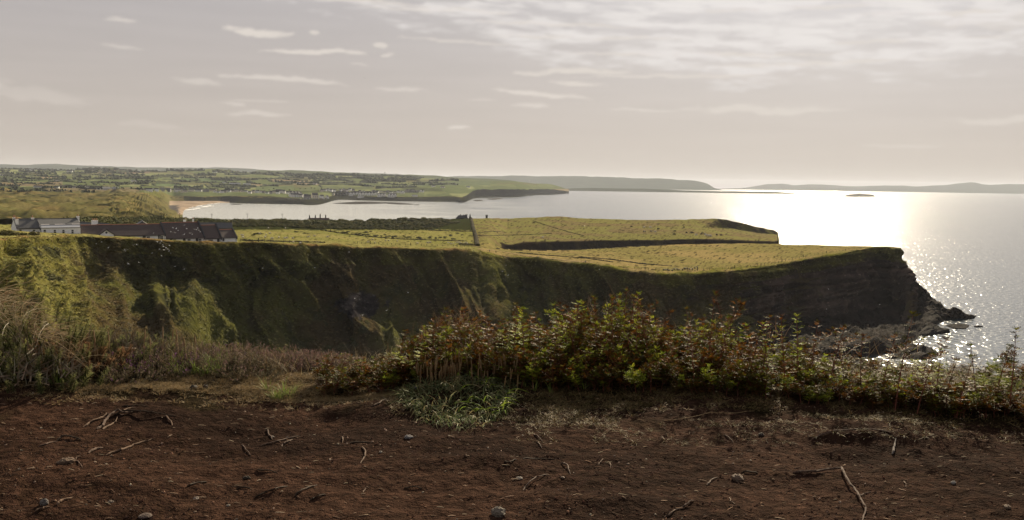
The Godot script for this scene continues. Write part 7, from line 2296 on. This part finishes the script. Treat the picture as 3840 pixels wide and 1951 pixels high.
# ------------------------------------------------------------------ roots, twigs, stones on the path
func ground_litter() -> void:
	var clod := MB.new()
	clod.blob(Vector3.ZERO, Vector3(1, 0.7, 1), 0.28, rng, Color.WHITE, 3, 5)
	var cm := clod.mesh(M.plain)
	var where := []
	var cols := []
	for k in 15000:
		var px := rng.randf_range(-200.0, 4040.0)
		var py := 1480.0 + 560.0 * pow(rng.randf(), 1.1)
		if py < lut(px, TURF) - 8.0: continue
		var p := gp(px, py)
		if n2.get_noise_2d(p.x * 90.0, p.z * 90.0) < rng.randf_range(-0.5, 0.2): continue
		p.y = gh(p.x, p.z)
		var s := 0.0016 + 0.0055 * pow(rng.randf(), 3.5)
		where.append(Transform3D(Basis.from_euler(Vector3(rng.randf() * TAU, rng.randf() * TAU, 0)).scaled(Vector3.ONE * s), p))
		var c := Color(0.062, 0.035, 0.025)
		var t := rng.randf()
		if t < 0.06: c = Color(0.26, 0.20, 0.15)
		elif t < 0.16: c = Color(0.15, 0.09, 0.06)
		cols.append(jit(c, 0.35))
	many("soil_crumbs", cm, where, cols, "crumbs of earth and grit on the bare path", "soil")
	var chip := MB.new()
	chip.tube([Vector3(-0.5, 0, 0), Vector3(0, 0.06, 0.03), Vector3(0.5, 0, 0)], [0.05, 0.065, 0.03], 5, Color.WHITE)
	where = []
	cols = []
	for k in 1300:
		var px := rng.randf_range(-200.0, 4040.0)
		var py := 1500.0 + 520.0 * rng.randf()
		if py < lut(px, TURF): continue
		var p := gp(px, py)
		p.y = gh(p.x, p.z) + 0.0015
		var l := 0.010 + 0.028 * pow(rng.randf(), 2.5)
		where.append(Transform3D(Basis(Vector3.UP, rng.randf_range(-0.9, 0.9)) * Basis(Vector3.BACK, rng.randf_range(-0.12, 0.12)).scaled(Vector3(l, rng.randf_range(0.012, 0.03), rng.randf_range(0.012, 0.03))), p))
		cols.append(jit([Color(0.20, 0.135, 0.09), Color(0.06, 0.04, 0.03), Color(0.30, 0.23, 0.16), Color(0.10, 0.065, 0.045)][rng.randi() % 4], 0.25))
	many("wood_chips", chip.mesh(M.plain), where, cols, "small chips of wood and dry stalk scattered on the earth", "litter")
	var pale := Color(0.17, 0.108, 0.072)
	var darkw := Color(0.055, 0.036, 0.027)
	var mid := Color(0.12, 0.078, 0.055)
	# roots and twigs: width px, colour, lift m, points, label
	var T := [
		[11, mid, 0.012, [2975, 1773, 3060, 1775, 3110, 1768, 3155, 1766, 3166, 1790, 3185, 1825, 3215, 1860, 3240, 1903, 3247, 1914, 3238, 1950, 3225, 1990], "thick bent root standing clear of the earth beside the round stone"],
		[9, pale, 0.004, [310, 1605, 360, 1580, 395, 1565, 415, 1550], "pale straight root in the root cluster by the turf"],
		[11, mid, 0.012, [362, 1613, 385, 1605, 392, 1590, 420, 1572, 455, 1560, 480, 1552, 520, 1545], "gnarled arching root in the middle of the root cluster"],
		[8, darkw, 0.012, [420, 1574, 470, 1564, 540, 1565, 600, 1570, 660, 1569], "long dark root running out from the root cluster"],
		[8, pale, 0.004, [618, 1572, 640, 1584, 646, 1597], "short pale root tip at the end of the long dark root"],
		[8, pale, 0.003, [385, 1612, 410, 1600, 440, 1580], "pale root fork under the gnarled root"],
		[9, pale, 0.004, [395, 1710, 440, 1695, 490, 1678, 530, 1662, 580, 1641], "knotty pale twig lying straight below the root cluster"],
		[8, pale, 0.003, [625, 1645, 643, 1630], "short pale stick beside the knotty twig"],
		[11, darkw, 0.008, [215, 1655, 240, 1643, 275, 1647, 304, 1652], "dark humped root above the split chunk of wood"],
		[6, mid, 0.003, [140, 1677, 180, 1666, 215, 1656], "thin twig trailing from the dark humped root"],
		[10, mid, 0.005, [330, 1702, 360, 1690, 385, 1680], "stubby brown root between the humped root and the knotty twig"],
		[7, pale, 0.004, [280, 1727, 290, 1720, 302, 1712], "curled pale rootlet above the split chunk"],
		[6, mid, 0.003, [285, 1730, 298, 1742, 310, 1756], "thin rootlet bending down beside the split chunk"],
		[9, pale, 0.003, [130, 1918, 160, 1910, 187, 1901], "pale stick lying beside the grey pebble"],
		[11, pale, 0.005, [213, 1896, 228, 1886, 270, 1868], "pale curved stick just beyond the grey pebble"],
		[8, mid, 0.003, [997, 1615, 1010, 1632, 1021, 1650], "short straight brown stick beside the hollow"],
		[6, mid, 0.003, [906, 1668, 922, 1688, 940, 1706], "thin stick pointing at the forked twig"],
		[7, mid, 0.003, [975, 1675, 1060, 1653, 1120, 1635], "long forked twig lying on the open earth"],
		[9, mid, 0.004, [1055, 1675, 1075, 1662, 1096, 1650], "thicker end of the forked twig"],
		[9, darkw, 0.004, [955, 1860, 1030, 1840, 1077, 1824], "long dark stick on the open earth, the thinner of two parallel ones"],
		[9, darkw, 0.004, [1105, 1855, 1145, 1838, 1187, 1820], "dark stick parallel to the long dark one"],
		[9, darkw, 0.003, [1165, 1870, 1195, 1861, 1222, 1855], "short dark stick beside the two parallel sticks"],
		[9, darkw, 0.004, [700, 1826, 745, 1816, 777, 1810], "dark stick half sunk in the earth"],
		[8, darkw, 0.003, [885, 1835, 915, 1833, 945, 1834], "dark flat piece of bark on the open earth"],
		[6, darkw, 0.003, [960, 1767, 1005, 1768, 1042, 1775], "thin dark twig slightly bent on the open earth"],
		[9, pale, 0.004, [1358, 1680, 1370, 1700, 1368, 1716, 1352, 1738], "pale hooked twig below the tussock"],
		[7, pale, 0.003, [1282, 1640, 1287, 1655, 1283, 1662], "tiny pale stick upright in the earth"],
		[9, darkw, 0.003, [1310, 1664, 1350, 1665, 1388, 1663], "dark stick above the pale hooked twig"],
		[6, mid, 0.003, [2002, 1630, 2020, 1645, 2036, 1657], "thin stick in the shadow of the roses"],
		[6, mid, 0.003, [2013, 1655, 2022, 1668, 2031, 1682], "second thin stick in the shadow of the roses"],
		[9, mid, 0.008, [2104, 1738, 2125, 1752, 2140, 1780], "stout brown stick rising from a little hollow"],
		[8, mid, 0.010, [1962, 1838, 1985, 1818, 2020, 1796, 2060, 1778], "arched brown root tip on the open earth"],
		[9, darkw, 0.003, [1890, 1733, 1915, 1728, 1937, 1726], "dark stick lying level below the tussock shadow"],
		[6, darkw, 0.002, [1960, 1723, 2020, 1723, 2080, 1724], "thin dark line of twig lying level"],
		[4, Color(0.32, 0.22, 0.12), 0.006, [2490, 1583, 2560, 1575, 2700, 1558, 2830, 1543], "long straight dry grass stalk lying on the shaded earth"],
		[10, Color(0.2, 0.17, 0.15), 0.012, [3348, 1704, 3353, 1685, 3360, 1662], "grey stub of root sticking out of the little bank"],
		[9, mid, 0.004, [3045, 1653, 3150, 1648, 3250, 1640, 3340, 1652], "root half buried along the crest of the little bank"],
		[7, mid, 0.003, [3218, 1865, 3240, 1856, 3266, 1848], "short stick beside the thick bent root"],
		[8, mid, 0.004, [2650, 1822, 2670, 1805, 2692, 1791], "short brown stick beside the round stone"],
		[9, mid, 0.004, [2555, 1905, 2580, 1892, 2604, 1879], "brown stick near the mottled stone"],
		[9, darkw, 0.004, [2780, 1776, 2810, 1774, 2842, 1773], "dark stick lying behind the round stone"],
		[8, mid, 0.003, [2490, 1942, 2525, 1922, 2562, 1902], "brown stick running towards the mottled stone"],
		[6, pale, 0.003, [2736, 1866, 2740, 1885, 2758, 1893], "thin bent twig below the round stone"],
		[7, darkw, 0.003, [1515, 1832, 1550, 1828, 1585, 1830], "dark flat stick lying alone on the open earth"],
		[6, pale, 0.003, [1360, 1845, 1375, 1836, 1384, 1830], "small pale stick alone on the open earth"],
		[5, Color(0.34, 0.27, 0.19), 0.012, [3630, 1515, 3665, 1530, 3705, 1552, 3760, 1540, 3840, 1538], "pale looping grass stem on the turf edge under the roses"],
		[7, mid, 0.004, [1390, 1525, 1430, 1512, 1470, 1505], "root line under the turf edge"],
		[6, darkw, 0.003, [455, 1527, 510, 1524, 555, 1526], "thin dark stick at the edge of the dry turf"],
		[6, pale, 0.003, [455, 1545, 480, 1535, 510, 1530], "thin pale stick above the root cluster"],
		[5, darkw, 0.003, [600, 1425, 640, 1432, 690, 1440], "dark stem lying in the dry turf below the heather"],
		[5, darkw, 0.003, [470, 1432, 500, 1436, 540, 1434], "thin dark stem lying in the dry turf below the gorse"],
		[7, pale, 0.003, [2245, 1745, 2252, 1735, 2262, 1722], "small pale splinter on the open earth"],
		[7, pale, 0.003, [2285, 1738, 2290, 1750, 2288, 1758], "pale splinter beside the other splinter"],
		[7, pale, 0.003, [3390, 1808, 3398, 1820, 3400, 1830], "pale splinter beyond the thick bent root"],
		[6, mid, 0.003, [2715, 1632, 2735, 1645, 2750, 1660], "thin twig at the edge of the rose shadow"]]
	for t in T:
		var pts := []
		var rad := []
		var p: Array = t[3]
		var sub := []
		for k in p.size() / 2 - 1:
			for s in 4: sub.append(Vector2(lerpf(p[k * 2], p[k * 2 + 2], s / 4.0), lerpf(p[k * 2 + 1], p[k * 2 + 3], s / 4.0)))
		sub.append(Vector2(p[p.size() - 2], p[p.size() - 1]))
		for k in sub.size():
			var u := float(k) / (sub.size() - 1)
			var g := gpos(sub[k].x, sub[k].y)
			var r: float = t[0] * 0.36 * g.distance_to(Vector3(0, EYE, 0)) / F * (1.15 - 0.5 * u) * rng.randf_range(0.85, 1.2)
			if k == 0 or k == sub.size() - 1: r *= 0.6
			pts.append(g + Vector3(rng.randfn() * 0.001, r * 0.7 + t[2] * sin(PI * clampf(u * 1.05, 0.0, 1.0)), rng.randfn() * 0.001))
			rad.append(r)
		var b := MB.new()
		b.tube(pts, rad, 6, t[1])
		var c0: Vector3 = pts[0]
		for k in b.v.size(): b.v[k] -= c0
		tag(put("root" if "root" in t[4] else "twig", b.mesh(M.wood), self, Transform3D(Basis(), c0)), t[4], "root" if "root" in t[4] else "twig")
	for s in [
			[1868, 1932, 30, 0.75, Color(0.22, 0.185, 0.15), "mottled pale and grey stone, the largest on the path"], [2766, 1803, 27, 0.6, Color(0.19, 0.13, 0.095), "smooth round brown stone"],
			[1532, 1643, 18, 0.5, Color(0.24, 0.225, 0.225), "pale grey stone below the tussock"], [165, 1892, 16, 0.9, Color(0.17, 0.15, 0.14), "grey pebble beside the pale sticks"],
			[248, 1737, 30, 0.45, Color(0.17, 0.11, 0.075), "split brown chunk of wood or stone by the rootlets"], [3576, 1815, 10, 0.7, Color(0.34, 0.31, 0.28), "small white pebble alone on the open earth"],
			[3778, 1906, 14, 0.6, Color(0.22, 0.16, 0.11), "flat tan pebble alone on the open earth"], [1948, 1792, 14, 0.4, Color(0.30, 0.26, 0.22), "flat pale flake of stone"],
			[1428, 1698, 8, 0.7, Color(0.32, 0.27, 0.23), "tiny pale pebble beside the hooked twig"], [726, 1468, 17, 0.6, Color(0.05, 0.038, 0.03), "dark clod lying on the dry turf"],
			[770, 1467, 13, 0.7, Color(0.055, 0.04, 0.03), "smaller dark clod beside the other on the dry turf"], [1415, 1480, 12, 0.6, Color(0.05, 0.04, 0.03), "dark clod at the turf edge by the heather"],
			[545, 1933, 26, 0.35, Color(0.14, 0.10, 0.08), "flat brown stone sunk in the earth"], [415, 1886, 11, 0.6, Color(0.26, 0.20, 0.16), "pale pebble on the open earth"], [925, 1797, 14, 0.6, Color(0.045, 0.032, 0.026), "black clod of peat on the open earth"],
			[1020, 1640, 9, 0.5, Color(0.28, 0.24, 0.2), "pale pebble beside the straight stick"], [2855, 1635, 13, 0.7, Color(0.06, 0.045, 0.037), "dark clod with a pale chip beside it"], [735, 1872, 13, 0.5, Color(0.24, 0.19, 0.16), "whitish pebble near the half-sunk stick"],
			[855, 1898, 9, 0.5, Color(0.26, 0.22, 0.18), "small whitish pebble near the flat bark"], [2110, 1793, 9, 0.5, Color(0.22, 0.16, 0.12), "small tan pebble near the arched root tip"], [1557, 1457, 9, 0.6, Color(0.2, 0.21, 0.25), "bluish pebble under the low rose bush"]]:
		var g := gpos(s[0], s[1])
		var r: float = s[2] * g.distance_to(Vector3(0, EYE, 0)) / F
		var b := MB.new()
		b.blob(Vector3.ZERO, Vector3(r, r * s[3], r * 0.8), 0.13, rng, s[4], 6, 9)
		tag(put("stone", b.mesh(M.stone), self, Transform3D(Basis(Vector3.UP, rng.randf() * TAU), g + Vector3(0, r * s[3] * 0.35, 0))), s[5], "stone")
